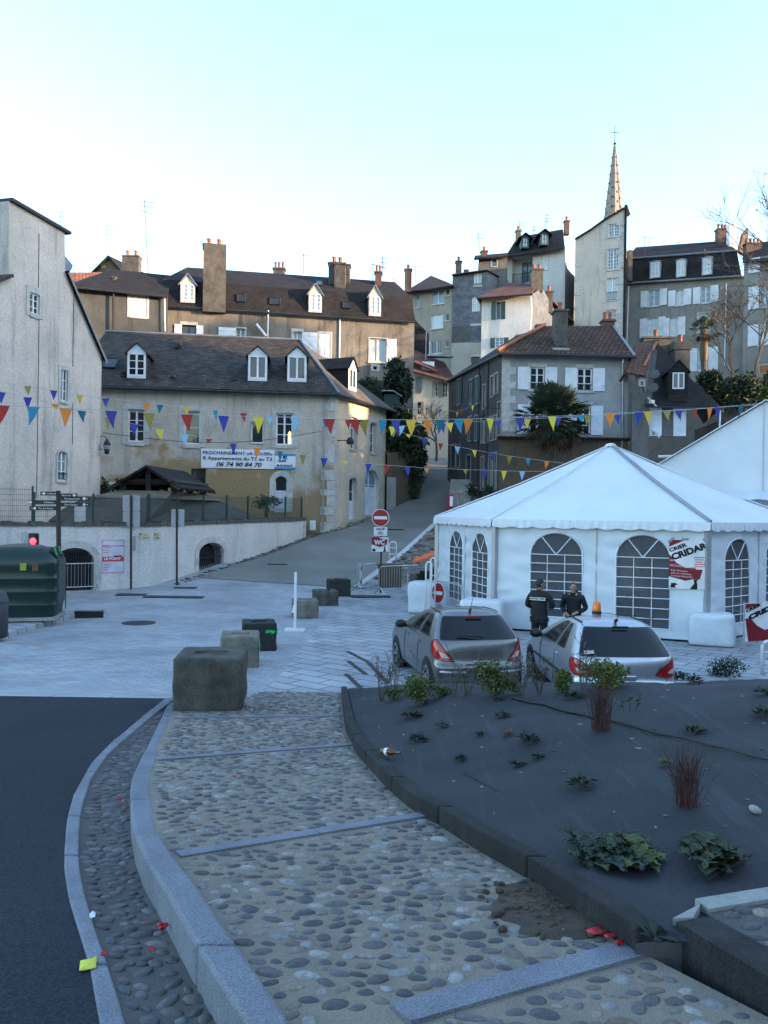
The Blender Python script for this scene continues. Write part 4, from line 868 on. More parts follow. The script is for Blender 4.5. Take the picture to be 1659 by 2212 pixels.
a, c = P(1092, 553, 91.2), P(1220, 535, 88.2); ra, rb = P(1118, 512, 94), P(1216, 495, 92); roof(h, [[a, c, rb, ra], [a, ra, V(ra.x, 99, ra.z - 3)]], M['slated']); roof(h, [[ra, rb, V(rb.x + 1, 98, rb.z - 1), V(ra.x, 99, ra.z - 1)]], M['slated']); gutter(h, [a + V(0, -.1, -.1), c + V(0, -.1, -.1)], .1)
for q in ((1129, 513, 1140, 534, 505, 90.4), (1170, 505, 1182, 527, 497, 89.4)): dormer(h, *q, wm='shutg', rm='slated', fm='shutg', glass='glassc', back=2.4, facem='shutg', ov=.4, nz=2)
chimney(h, 1220, 1230, 476, 500, 92, .6, m_='brick', pots=1); chimney(h, 1115, 1125, 497, 530, 92.5, .6, pots=1); antenna(h, 1123, 478, 515, 93, 3, 0, .9); antenna(h, 1180, 463, 500, 93, 3); antenna(h, 1152, 488, 510, 93, 2)
h = house('low white house with red hipped roof and green shutters on the hill', (12, 75, 6)); A, B = rt(P(1040, 700, 75)), rt(P(1151, 700, 74)); w = Wall(A, B, 5, 24, M['plW'], h); w.out[3] = (0, w.px(1043, 676)[1]); w.out = [(0, 5), (w.L, 5), (w.L, w.px(1151, 634)[1]), w.px(1043, 643)]
w.out[3] = (0, w.out[3][1]); w.win(1072, 652, 1081, 690, nx=1, nz=1, sh='LR', shm='shutg', shw=.42, brace=0); w.win(1069.5, 730, 1088, 751, sh='LR', shm='shutg', shw=.42, glass='glassb', brace=0); w.build()
sg = Wall(B, rt(P(1200, 700, 80)), 5, 24, M['slatew'], h, name='gable_wall'); sg.out = [(0, 5), (sg.L, 5), sg.px(1200, 674), sg.px(1172, 622), (0, w.px(1151, 634)[1])]; sg.build()
a, c = P(1029, 643, 74.2), P(1150, 634, 73.3); ra, rb = P(1101, 611, 77.5), P(1172, 616, 78); roof(h, [[a, c, P(1158, 612, 76.5), ra], [a, ra, V(a.x + 2, 82, a.z)]], M['tilered']); roof(h, [[ra, P(1158, 612, 76.5), V(20, 84, a.z), V(a.x + 2, 82, a.z)]], M['tilered']); gutter(h, [a + V(0, -.1, -.1), c + V(0, -.1, -.1)], .09)
chimney(h, 1148, 1173, 580, 622, 75.5, 1.1, pots=2); chimney(h, 1180, 1194, 628, 668, 78, .7, pots=1); pipe(h, [P(1146, 640, 73.7), P(1148, 665, 73.7), P(1143, 765, 73.7)], .055, 'shut'); chimney(h, 1117, 1131, 722, 738, 70, .6, m_='zinc', cap=.15); pipe(h, [P(1163, 630, 80), P(1163, 700, 80)], .05)
h = house('narrow pale tower house with a column of barred windows below the spire', (22, 82, 8)); A, B = rt(P(1241, 650, 83)), rt(P(1349, 650, 81)); w = Wall(A, B, 6, 40, M['plT'], h, depth=.18)
w.out = [(0, 6), (w.L, 6), w.px(1354, 450), w.px(1304, 478), w.px(1276, 498), w.px(1247, 516)]; w.out[2] = (w.L, w.px(1354, 450)[1]); w.out[5] = (0, w.px(1245, 517)[1])
w.win(1315, 485, 1338, 510, nx=4, nz=4, glass='glassb', sill=1, sur=.08); w.win(1313, 539, 1337, 581, nx=4, nz=6, glass='glassb', sill=1, sur=.08); w.win(1311, 602, 1334, 648, nz=1, glass='glassc', rail=.9, sur=.08); w.win(1310, 670, 1331, 692, nx=4, nz=3, glass='glassb', sur=.08)
w.build(); b = MB(); z_ = 20; k = 0
while z_ < w.px(1245, 560)[1]: w.slab(b, -.02, (.7, .35)[k % 2], z_, z_ + .3, -.03, .04); z_ += 1.5; k += 1
z_ = 17
while z_ < w.px(1350, 475)[1]: w.slab(b, w.L - (.85, .5)[k % 2], w.L + .02, z_, z_ + .45, -.03, .03); z_ += .75; k += 1
for y in (484, 510, 538, 581, 601, 648): u_, z_ = w.px(1338, y); w.slab(b, u_ + .1, u_ + .6, z_ - .2, z_ + .2, -.02, .03); u2_ = w.px(1312, y)[0]; w.slab(b, u2_ - .6, u2_ - .1, z_ - .2, z_ + .2, -.02, .03)
b.build('stone_dressing', M['stone'], h); sw = Wall(B, rt(P(1351, 650, 84)), 6, 38, M['slated'], h, name='side_wall'); sw.out[3] = (0, w.out[2][1]); sw.out[2] = (sw.L, w.out[2][1]); sw.build(); sl2 = Wall(rt(P(1243, 650, 93)), A, 6, w.out[5][1], M['plD'], h, name='side_wall'); sl2.build()
b = MB(); tp = [(1243, 519), (1276, 499), (1305, 478), (1356, 448)]; q = [w.pt(*w.px(*t_), .25) for t_ in tp]
for a, c in zip(q, q[1:]): b.prism([a, c, c - w.n * 2.5, a - w.n * 2.5], V(0, 0, .16))
b.build('roof', M['slated'], h); b = MB(); w.slab(b, w.L - .12, w.L + .12, 8, w.px(1352, 449)[1] + .3, -.02, .07); b.build('verge_slates', M['slated'], h); antenna(h, 1301, 477, 520, 83, 1); antenna(h, 1393, 510, 556, 84, 1, 0, .9)
chimney(h, 1357, 1366, 540, 600, 84, .6, cap=0)
h = house('grey mansard terrace with three rows of white shuttered windows at right', (31, 82, 8)); A, B = rt(P(1350, 650, 85)), rt(P(1606, 650, 79)); w = Wall(A, B, 8, 36, M['plM'], h); w.out[3] = (0, w.px(1352, 613)[1]); w.out[2] = (w.L, w.px(1600, 596)[1])
for q in ((1400, 628, 1425, 660, 'b'), (1460, 627, 1477, 659, 'c'), (1514, 620, 1535, 653, 'b'), (1398, 688, 1422, 726, 'c'), (1447, 687, 1464, 725, 'c')): w.win(*q[:4], sh='LR', glass='glass' + q[4], shw=.72, sill=1, brace=0, nz=3, sur=.04)
w.win(1508, 678, 1533, 718, glass='glassc', sur=.1); w.win(1507, 752, 1531, 800, sh='LR', shw=.85, brace=0, glass='glassb'); w.build(); box_back(h, A, B, 8, 26, 9, M['plM'])
ea, eb_ = P(1352, 613, 84.7), P(1602, 597, 78.8); ba, bb = P(1354, 560, 85.6), P(1592, 542, 80); ra, rb = P(1374, 534, 89), P(1565, 520, 84.5)
roof(h, [[ea, eb_, bb, ba]], M['slated'], name='mansard'); roof(h, [[ba, bb, rb, ra], [ba, ra, V(ba.x, 95, ba.z)], [ra, rb, V(bb.x, 93, bb.z), V(ba.x, 95, ba.z)]], M['slated']); gutter(h, [ea + V(0, -.15, 0), eb_ + V(0, -.15, 0)], .1, m_='zinc'); gutter(h, [ba + V(0, -.15, 0), bb + V(0, -.15, 0)], .1, m_='zinc')
for q in ((1407, 569, 1423, 597), (1464, 565, 1478, 595), (1520, 560, 1535, 590)):
    d_ = onplane((q[0] + q[2]) / 2, q[3] + 3, ea, eb_, bb).y - .15; ev = (V(B[0], B[1], 0) - V(A[0], A[1], 0)).normalized(); dormer(h, *q, q[1] - 5, d_, wm='zinc', rm='zinc', facem='zinc', glass='glassc', back=1.2, m=.16, e=(ev.x, ev.y), ov=.05)
chimney(h, 1576, 1590, 482, 530, 82, .8, m_='white', cap=0); chimney(h, 1551, 1574, 493, 522, 84, .8, m_='brick', pots=3); pipe(h, [P(1358, 618, 84.5), P(1354, 740, 84.5)], .06, 'shut'); pipe(h, [P(1569, 612, 79.6), P(1565, 790, 79.6)], .06, 'shut')
b = MB(); b.poly([P(1592, 545, 83), P(1600, 508, 83.5), P(1611, 494, 84), P(1613, 560, 83.5)]); b.build('gable', M['brick'], h, solid=.3)
h = house('brown building with white windows behind bare twigs at the right edge', (36, 76, 8)); A, B = rt(P(1606, 650, 78)), rt(P(1740, 650, 74)); w = Wall(A, B, 6, 36, M['plM'], h); w.out[3] = (0, w.px(1606, 568)[1]); w.out[2] = (w.L, w.px(1740, 560)[1])
w.win(1643, 555, 1662, 583, glass='glassb', sh='L', shw=1.1, brace=0); w.win(1641, 617, 1662, 662, glass='glassb', sh='L', shw=1, brace=0, sill=1); w.win(1640, 700, 1662, 743, glass='glassc', sh='L', shw=1, brace=0, sill=1); w.win(1641, 790, 1675, 828, nx=1, nz=1, bare=1, glass='glass', sur=.1); w.build(); box_back(h, A, B, 6, 26, 9, M['plM'])
a, c = P(1604, 566, 77.4), P(1745, 555, 73.4); roof(h, [[a, c, P(1745, 515, 78), P(1622, 524, 81)]], M['slated']); chimney(h, 1612, 1645, 524, 556, 79, .8, m_='brick', pots=4)
b = MB(); q = [P(1642, 789, 75.6), P(1676, 787, 74.6), P(1676, 830, 74.6), P(1642, 832, 75.6)]; b.prism(q, V(0, .12, 0)); b.build('door', mat('rust_door', (.35, .14, .05), bump=.1), h)
# ================================================================ church spire
h = thing('church_spire', 'slender stone church spire with iron cross above the narrow tower house', 'church', (42, 148, 20))
ap = P(1328, 312, 148); cx_, cy_ = ap.x, ap.y; zb_ = P(1320, 590, 148).z; rb_ = 2.75; n = 8; b = MB(); st_ = mat('spire_stone', (.27, .24, .21), (.21, .185, .165), scale=.6, bump=.3, streak=(.16, .14, .13), streakf=.5)
lv = 26
for k in range(n):
    a0, a1 = 2 * math.pi * (k + .83) / n, 2 * math.pi * (k + 1.83) / n
    b.poly([V(cx_ + rb_ * math.cos(a0), cy_ + rb_ * math.sin(a0), zb_), V(cx_ + rb_ * math.cos(a1), cy_ + rb_ * math.sin(a1), zb_), V(cx_ + .12 * math.cos(a1), cy_ + .12 * math.sin(a1), ap.z), V(cx_ + .12 * math.cos(a0), cy_ + .12 * math.sin(a0), ap.z)])
b.lathe(V(cx_, cy_, 8), [(rb_ + .6, 0), (rb_ + .6, zb_ - 8), (rb_, zb_ - 8)], 8); b.build('spire', st_, h)
b = MB()
for k in range(n):
    a0 = 2 * math.pi * (k + .83) / n; b.tube([V(cx_ + rb_ * math.cos(a0), cy_ + rb_ * math.sin(a0), zb_), V(cx_ + .12 * math.cos(a0), cy_ + .12 * math.sin(a0), ap.z)], [.16, .07], 5)
    for i in range(14):
        t_ = (i + .5) / 15; r_ = lerp(rb_, .12, t_); z_ = lerp(zb_, ap.z, t_); b.ell(V(cx_ + (r_ + .1) * math.cos(a0), cy_ + (r_ + .1) * math.sin(a0), z_), (.14, .14, .18), 5, 4)
b.build('crockets', st_, h); b = MB()
for k in range(n):
    a0 = 2 * math.pi * (k + 1.33) / n
    for i in range(9):
        t_ = (i + .5 + (k % 2) * .5) / 13; r_ = lerp(rb_, .12, t_) * math.cos(math.pi / 8) + .01; z_ = lerp(zb_, ap.z, t_); s_ = .2 * (1 - t_) + .05; c_ = V(cx_ + r_ * math.cos(a0), cy_ + r_ * math.sin(a0), z_); q = V(-math.sin(a0), math.cos(a0), 0); b.obox(c_, q * s_, V(math.cos(a0), math.sin(a0), 0) * .06, V(0, 0, s_ * 1.2))
b.build('openings', M['iron'], h)
b = MB(); z_ = ap.z; b.lathe(V(cx_, cy_, z_ - .1), [(.16, 0), (.3, .2), (.12, .45), (.05, .6)], 8); b.tube([V(cx_, cy_, z_), V(cx_, cy_, P(1331, 270, 148).z)], .06, 5); zc_ = P(1331, 286, 148).z; b.tube([V(cx_ - .65, cy_, zc_), V(cx_ + .65, cy_, zc_)], .06, 5); b.build('cross', M['iron'], h)
# ================================================================ retaining wall, lavoir
h = thing('retaining_wall', 'white rendered retaining wall with two barred arches below the green fence', 'wall', (-9.3, 32, 0))
A, K, E = (-14.6, 28.6), (-9.3, 32.0), (-4.35, 44.4)
w = Wall(A, K, -.3, 2.62, M['plWall'], h, depth=.5); uA = w.px(133, 1200)[0]; 
def grille(w, u0, u1, z0, z1, par, n):
    b = MB()
    for i in range(n + 1): u_ = lerp(u0, u1, i / n); w.slab(b, u_ - .015, u_ + .015, z0, z1, -.12, -.09)
    for z_ in (lerp(z0, z1, .12), lerp(z0, z1, .62)): w.slab(b, u0, u1, z_ - .02, z_ + .02, -.13, -.08)
    b.build('grille', M['iron'], par)
p = w.win(128, 1192, 202, 1264, bare=1, arch=.5, sur=.28, surm='stone', kind='archway', uz=(w.px(118, 1200)[0], w.px(203, 1200)[0], .12, w.px(160, 1190)[1] + .12)); grille(w, w.px(118, 1200)[0], w.px(203, 1200)[0], .2, 1.5, p, 16); w.build()
w2 = Wall(K, E, -.3, 2.62, M['plWall'], h, depth=.5); w2.out = [(0, -.3), (w2.L, 1.2), (w2.L, 2.8), (0, 2.62)]; ua, ub = w2.px(429, 1200)[0], w2.px(482, 1200)[0]
z0_ = w2.px(429, 1241)[1]; zt_ = w2.px(455, 1172)[1]; p = w2.win(0, 0, 0, 0, bare=1, arch=.45, sur=.28, surm='stone', kind='archway', uz=(ua, ub, z0_, zt_)); grille(w2, ua, ub, z0_, zt_ - .2, p, 14); w2.build()
b = MB()
def coping(w, z0, z1, r_):
    u = 0
    while u < w.L:
        L = r_.uniform(.18, .4); z_ = lerp(z0, z1, u / w.L); w.slab(b, u, min(w.L, u + L - .01), z_ - .02, z_ + r_.uniform(.1, .17), -.5, r_.uniform(.05, .1)); u += L
r5 = random.Random(5); coping(w, 2.62, 2.62, r5); coping(w2, 2.62, 2.8, r5); b.build('coping', mat('mossy_coping', (.1, .095, .085), (.055, .052, .048), scale=6, bump=.6), h)
b = MB(); k = 0; z_ = 1.5
while z_ < 2.7: w2.slab(b, w2.L - (.34, .2)[k % 2], w2.L + .03, z_, z_ + .2, -.3, .03); z_ += .21; k += 1
b.build('stone_quoining', M['stone'], h)
WL1, WL2 = w, w2
b = MB(); b.poly([w.pt(0, 2.6, -.4), w.pt(w.L, 2.6, -.4), w2.pt(w2.L, 2.7, -.4), V(-10, 44.2, 2.7), V(-17, 43.6, 2.6)]); tag(b.build('yard', M['earth'], solid=.1), kind='structure')
b = MB(); b.poly([w.pt(.0, 2.6, -.4), V(-17, 43.6, 2.6), V(-17, 43.6, -1), w.pt(0, -1, -.4)]); b.build('side_wall', M['plWall'], h)
# green mesh fence along the wall top
MESH = mat('green_coated_wire', (.02, .06, .045), rough=.5, bump=0)
def fence(wall, u0, u1, zf, hgt, step, label, off=-.2, wires=True):
    t = thing('mesh_fence', label, 'fence', wall.pt(u0, zf(u0), off)); n = max(1, round((u1 - u0) / step)); b = MB()
    for i in range(n + 1):
        u_ = lerp(u0, u1, i / n); q = MB(); wall.slab(q, u_ - .035, u_ + .035, zf(u_) - .2, zf(u_) + hgt + .06, off - .035, off + .035); q.build('fence_post', MESH, t)
    u_ = u0
    while u_ < u1: wall.slab(b, u_ - .0035, u_ + .0035, zf(u_), zf(u_) + hgt, off + .036, off + .043); u_ += .065
    for k in range(int(hgt / .2) + 1):
        z_ = .03 + k * .2; b.tube([wall.pt(u0, zf(u0) + z_, off + .045), wall.pt(u1, zf(u1) + z_, off + .045)], .0045, 4)
    b.build('wire_mesh', MESH, t)
fence(w, w.px(0, 1100)[0] - .6, w.px(72, 1100)[0], lambda u: 2.72, 1.3, 1.2, 'short green mesh gate and fence at the far left of the wall')
fence(w, w.px(76, 1100)[0], w.L - .1, lambda u: 2.72, 1.08, 2.2, 'green mesh fence above the poster side of the wall')
fence(w2, .1, w2.L - .1, lambda u: lerp(2.72, 2.9, u / w2.L), 1.12, 2.0, 'green mesh fence above the long white wall along the street')
# lavoir: hipped slate base roof with an open lantern
h = thing('wash_house', 'dark slate wash house with an open timber lantern behind the fence', 'wash house', (-11, 38, 2))
q0 = [V(-16.0, 32.2, 2.75), V(-9.9, 33.4, 2.75), V(-6.2, 42.4, 2.75), V(-15.6, 42.6, 2.75)]
gR = V(.4, 5.6, 0); q1 = [V(-11.75, 35.7, 0), V(-9.45, 35.7, 0), V(-9.45, 35.7, 0) + gR * .85, V(-11.75, 35.7, 0) + gR * .85]
zt_ = 4.05
for p in q1: p.z = zt_
MS = mat('mossy_slate_felt', (.05, .048, .045), (.075, .07, .06), scale=1.5, fine=50, finev=.4, bump=.5)
roof(h, [[q0[i], q0[(i + 1) % 4], q1[(i + 1) % 4], q1[i]] for i in (0, 2, 3)], MS, .1); roof(h, [[q0[1], q0[2], q1[2], q1[1]]], MS, .1)
b = MB(); b.poly(q1); b.build('lantern_floor', M['wooddk'], h)
b = MB()
for i in range(4):
    a, c = q1[i], q1[(i + 1) % 4]; a2, c2 = a.lerp((q0[i]), .28), c.lerp(q0[(i + 1) % 4], .28); b.poly([a + V(0, 0, .06), c + V(0, 0, .06), c2 + V(0, 0, .07), a2 + V(0, 0, .07)][::-1])
b.build('board_skirt', mat('weathered_boards', (.2, .165, .125), (.14, .12, .095), scale=2, bump=.4), h)
rg0 = P(315.6, 1004.5, 35.4); rg1 = rg0 + gR; el = P(235, 1051, 35.4); er = P(388, 1055, 35.4); er.z = el.z; el2, er2 = el + gR, er + gR
roof(h, [[el, rg0, rg1, el2], [rg0, er, er2, rg1]], M['slated'], .1, 'lantern_roof')
b = MB(); zE_ = el.z + .25; inx = lambda t, s_: (q1[0].lerp(q1[3], t) if s_ == 0 else q1[1].lerp(q1[2], t)) * 1
for s_ in (0, 1):
    for t_ in (.05, .5, .95):
        p = inx(t_, s_); b.box(V(p.x, p.y, (zt_ + zE_) / 2), (.26, .26, zE_ - zt_))
        for d_ in (-1, 1):
            d2 = ((q1[3] - q1[0]) if s_ == 0 else (q1[2] - q1[1])).normalized() * .75 * d_; b.tube([V(p.x, p.y, zt_ + .25), V(p.x, p.y, zE_ + .05) + d2], .09, 4)
    a, c = inx(0, s_), inx(1, s_); b.tube([V(a.x, a.y, zE_), V(c.x, c.y, zE_)], .14, 4)
for t_ in (.05, .5, .95):
    a, c = inx(t_, 0), inx(t_, 1); b.tube([V(a.x, a.y, zE_), V(c.x, c.y, zE_)], .14, 4); m_ = (a + c) / 2; b.box(V(m_.x, m_.y, (zE_ + rg0.z) / 2), (.24, .24, rg0.z - zE_)); 
    b.tube([V(a.x, a.y, zE_ - .1), V(m_.x, m_.y, rg0.z - .1)], .1, 4); b.tube([V(c.x, c.y, zE_ - .1), V(m_.x, m_.y, rg0.z - .1)], .1, 4)
    b.box(V(m_.x, m_.y, (zt_ + zE_) / 2), (.2, .2, zE_ - zt_))
b.build('lantern_frame', M['wooddk'], h)
b = MB()
for i in range(9):
    t_ = i / 8
    for a, c in ((el, el2), (er, er2)): p = a.lerp(c, t_) + V(0, 0, -.12); g_ = rg0.lerp(rg1, t_); b.tube([p, p.lerp(g_, .3) + V(0, 0, -.05)], .06, 4)
b.build('rafter_ends', M['wooddk'], h)
# ================================================================ planting bed under black membrane
CREST = [(-.35, 13.9, .2), (.9, 12.7, .56), (2.3, 11.3, .92), (3.4, 10.6, 1.09), (4.7, 10.0, 1.28), (6.5, 9.6, 1.5), (9, 9.2, 1.7)]
def cr_y(x): return interp([(a, b) for a, b, c in CREST], x)
def cr_z(x): return interp([(a, c) for a, b, c in CREST], x)
def bed_h(x, y):
    z0 = .115; d = y
    base = 1.33 - .083 * (y - 3.83) + .128 * max(0, x - 1.33 + (y - 3.83) * .235) * min(1, (y - 2) / 6)
    k = XB(y) + bkw(y) if y > 3.5 else XB(3.5); e = max(0, x - k)
    edge = ramp(y) + .11; base = lerp(edge, base, sm(e / 1.6))
    c = cr_y(x); f = sm((y - c + 1.4) / 1.4)
    z = lerp(base, cr_z(x), f) if y <= c else lerp(cr_z(x), max(0, ramp(y) * (1 - sm((x - .2) / .8))) - .05, sm((y - c) / 1.15))
    n = .045 * noise.noise((x * .9, y * .9, 0)) + .022 * noise.noise((x * 2.3, y * 2.3, 5)) + .05 * (1 - sm((x - XB(max(y, 3.9)) - .1) / 2.2)) * abs(noise.noise((x * 5.5 + y * 3.5, y * .5 - x * .4, 9))) + .008 * abs(noise.noise((x * 3 + y * 2.2, y * .6 - x * .7, 4)))
    return z + n * min(1, e / .4)
def bed(x, y): return bed_h(x, y)
rows = []
for y in fr(2.6, 15.3, .11):
    k = (XB(y) + bkw(y) * .95) if y > 3.8 else 1.52 + (3.8 - y) * .2
    rows.append([V(x, y, bed_h(x, y) + (0 if i else -.03)) for i, x in enumerate([lerp(k, 10.5, t ** 1.35) for t in fr(0, 1, .0125)])])
sheet('planting_bed', rows, M['membrane'], smooth=True)
def GB(x, y): return G(x, y, bed_h, 3.0)
b = MB(); q = [GB(x, y) for x, y in ((1105, 1509), (1150, 1521), (1200, 1533), (1250, 1545), (1310, 1559), (1380, 1577), (1450, 1594), (1520, 1611), (1600, 1632), (1680, 1652))]
qq = []
for a, c in zip(q, q[1:]): qq += [a.lerp(c, t) for t in (0, .25, .5, .75)]
for p in qq: p.z = bed_h(p.x, p.y) + .02
b.tube(qq, [max(.004, .013 * (1 - i / len(qq)) + .006 + .008 * noise.noise((i * .5, 0, 0))) for i in range(len(qq))], 5); tag(b.build('irrigation_hose', mat('black_strip', (.012, .012, .014), rough=.6, bump=0), smooth=True), 'dark strip running across the black membrane to the right edge', 'hose')
for pts, lb in ((((1525, 1905), (1560, 1885), (1600, 1862), (1625, 1845)), 'short dark slit in the membrane below the right leafy clump'), (((1000, 1668), (1040, 1690), (1078, 1712)), 'faint fold slit in the membrane above the dark kerb')):
    b = MB(); q = [GB(*p) + V(0, 0, .006) for p in pts]; b.tube(q, [.004] + [.012] * (len(q) - 2) + [.003], 4); tag(b.build('membrane_slit', MATS['black_strip']), lb, 'slit')
# corner path at the lower right with its dark kerb
c0 = G(1459, 2047, zr); zt0 = ramp(c0.y) + .14
kz = lambda x, y: ramp(y) + .14
p0, p1, p2 = G(1459, 1990, kz), G(1659, 2110, kz), G(1533, 1967, kz); dK = (p1 - p0).normalized(); kin = V(-dK.y, dK.x, 0) * .2
pe = p0 + dK * 4; pe.z = ramp(pe.y) + .14; p3 = G(1680, 1924, lambda x, y: ramp(y) + .2)
b = MB()
for i in range(4):
    a, c = p0.lerp(pe, i / 4 + .002), p0.lerp(pe, (i + 1) / 4 - .002); b.prism([V(v.x, v.y, v.z - .5) for v in (a, c, c + kin, a + kin)], V(0, 0, .5))
tag(b.build('kerb', M['kerbd'], bevel=.02), kind='structure')
cz = lambda x, y: ramp(y) + .12 + .1 * max(0, (x - p0.x) * .4)
far = p3 + (p3 - p2) * 2
rows = []
for t in fr(0, 1, .05): a = p0.lerp(pe, t) + kin; c = p2.lerp(far, t); rows.append([V(lerp(a.x, c.x, s_), lerp(a.y, c.y, s_), 0) for s_ in fr(0, 1, .1)])
for r_ in rows:
    for v in r_: v.z = cz(v.x, v.y)
sheet('path', rows, M['mortar2'], smooth=True)
def in_c(x, y):
    a = p0 + kin; v = V(x - a.x, y - a.y, 0); s1 = dK.x * v.y - dK.y * v.x; f_ = (far - p2); v2 = V(x - p2.x, y - p2.y, 0); s2_ = f_.x * v2.y - f_.y * v2.x
    return s1 > .05 and s2_ < -.05
pebbles('pebbles', M['peb'], scatter(in_c, 1.0, 5, 1.2, 5, .05, cz, 17, 30000), 18, lambda p, r_: .056, .6, .1)
b = MB(); f_ = (far - p2).normalized(); g_ = V(-f_.y, f_.x, 0) * .11; a, c = V(p2.x, p2.y, cz(p2.x, p2.y) + .02), V(far.x, far.y, cz(far.x, far.y) + .02); b.prism([V(v.x, v.y, v.z - .2) for v in (a, c, c + g_, a + g_)], V(0, 0, .2)); tag(b.build('paving_strip', mat('pale_strip', (.27, .28, .26), (.22, .23, .21))), kind='structure')
b = MB(); e_ = V(-dK.x, -dK.y, 0) * .1; qd = [p0 + e_ * .6, p0 + kin * 1.2 + e_ * .3, p2 + g_ + e_, p2 + e_ * 1.2]
b.prism([V(v.x, v.y, v.z - .3) for v in (p0 + e_ * .2, p0 + kin * .5, p2 + g_ * .6, p2 - kin * .35)], V(0, 0, .305)); tag(b.build('path', M['conc'], bevel=.03), kind='structure')
b = MB(); q_ = [V(XB(3.78) - .02, 3.76, 0), V(XB(3.78) + .3, 3.8, 0), p2 + V(.1, .25, 0), p0 + kin * .6, p0 + e_ * .3]
b.prism([V(v.x, v.y, ramp(v.y) - .3) for v in (q_[0], q_[4], q_[3], q_[2], q_[1])][::-1], V(0, 0, .36)); tag(b.build('path', M['mortar2'], bevel=.02), kind='structure')
# bare earth patch in the ramp
b = MB(); c_ = V(.95, 4.35, 0); rr = [.36 * (1 + .35 * noise.noise((math.cos(a) * 1.4, math.sin(a) * 1.4, 2)) + .3 * noise.noise((math.cos(a) * 4, math.sin(a) * 4, 7))) for a in [2 * math.pi * i / 28 for i in range(28)]]
rows = [[V(c_.x + rr[i % 28] * math.cos(2 * math.pi * i / 28) * t * .95, c_.y + rr[i % 28] * 1.15 * math.sin(2 * math.pi * i / 28) * t, 0) for i in range(29)] for t in (0.02, .3, .6, .85, 1)]
for k, r_ in enumerate(rows):
    for v in r_: v.x = min(v.x, XB(v.y) + .03); v.z = ramp(v.y) + (.012 + .012 * noise.noise((v.x * 9, v.y * 9, 0)) if k < 4 else -.004)
sheet('soil_patch', rows, mat('loose_soil', (.085, .06, .04), (.05, .038, .028), scale=8, fine=120, finev=.5, bump=.9), smooth=True)
r9 = random.Random(19); b = MB()
for i in range(170):
    a, k = r9.uniform(0, 6.28), r9.uniform(0, .42); x, y = c_.x + math.cos(a) * k, c_.y + math.sin(a) * k * 1.2; s_ = r9.uniform(.006, .022)
    if x < XB(y) - .02: b.ell(V(x, y, ramp(y) + .012), (s_ * r9.uniform(1, 1.6), s_, s_ * .8), 6, 4, Matrix.Rotation(a, 3, 'Z'))
tag(b.build('soil_clods', MATS['loose_soil'], uv=False), kind='stuff')
r9 = random.Random(9); b = MB()
for i in range(420):
    x, y = r9.uniform(-.5, 7), r9.uniform(3.6, 12.5)
    if y > 3.8 and x < XB(y) + .3 or y > cr_y(x): continue
    s_ = r9.uniform(.004, .014); b.ell(V(x, y, bed_h(x, y) + s_ * .3), (s_ * r9.uniform(1, 2.4), s_, s_ * .5), 5, 4, Matrix.Rotation(r9.uniform(0, 3), 3, 'Z'))
tag(b.build('gravel', pebm('bed_litter', [(.16, .155, .145), (.06, .05, .04), (.1, .08, .055), (.03, .03, .03), (.2, .2, .19), (.08, .06, .04)]), uv=False), kind='stuff')
# litter one can pick up
def scrap(name, label, cat, x, y, w, l, m_, zf, rz=.3, curl=.02):
    p = G(x, y, zf, 2.2); b = MB(); rows = [[p + Matrix.Rotation(rz, 3, 'Z') @ V((j / 3 - .5) * w, (i / 3 - .5) * l, .012 + curl * noise.noise((i * .9, j * .9, w * 50)) + curl * .5) for j in range(4)] for i in range(4)]
    b.grid(rows); tag(b.build(name, m_, smooth=True, solid=.002), label, cat)
YEL = mat('yellow_paper', (.62, .62, .08), bump=.05); RED = mat('red_plastic', (.5, .02, .03), rough=.4, bump=.05)
scrap('paper_scrap', 'yellow paper scrap on the flush kerb beside the asphalt', 'litter', 190, 2091, .075, .1, YEL, zgut)
scrap('plastic_scrap', 'red and white torn wrapper in the gutter', 'litter', 352, 2016, .055, .045, RED, zgut, .5, .05)
scrap('paper_scrap', 'small white scrap beside the flush kerb', 'litter', 200, 1983, .03, .06, WHITEI, zgut)
for x, y, lb in ((259, 1729, 'upper small red scrap in the gutter'), (264, 1739, 'lower small red scrap in the gutter beside the tall kerb'), (226, 2067, 'red fleck where the flush kerb meets the gutter'), (327, 2057, 'red fleck in the middle of the gutter')): scrap('plastic_scrap', lb, 'litter', x, y, .035, .035, RED, zgut)
for x, y, s_, lb in ((1288, 2020, .1, 'largest red cloth scrap beside the soil patch'), (1318, 2030, .06, 'middle red cloth scrap under the dark kerb'), (1339, 2046, .05, 'red cloth scrap nearest the wide paving strip'), (506, 1681, .03, 'red fleck on the cobbled ramp')): scrap('cloth_scrap', lb, 'litter', x, y, s_, s_ * .5, RED, zr)
p = GB(846, 1637); b = MB(); ax = V(.78, -.62, .12).normalized(); pr = [(0, .03), (.02, .035), (.13, .035), (.17, .016), (.23, .013), (.235, .015)]
b.tube([p + V(-.1, .05, .05) + ax * a for a, r_ in pr], [r_ for a, r_ in pr], 10); t = b.build('glass_bottle', glassm('brown_glass', (.09, .03, .008), .06), smooth=True); tag(t, 'brown glass bottle lying at the edge of the bed', 'bottle')
lb = MB(); lb.tube([p + V(-.1, .05, .05) + ax * .05, p + V(-.1, .05, .05) + ax * .085], .0358, 10); q = lb.build('bottle_label', WHITEI, t)
p = GB(1632, 1756); b = MB(); b.ell(p + V(0, 0, .02), (.05, .035, .028), 7, 5, Matrix.Rotation(.5, 3, 'Y')); tag(b.build('loose_stone', M['conc'], smooth=True), 'pale loose stone on the membrane at the right edge', 'stone')
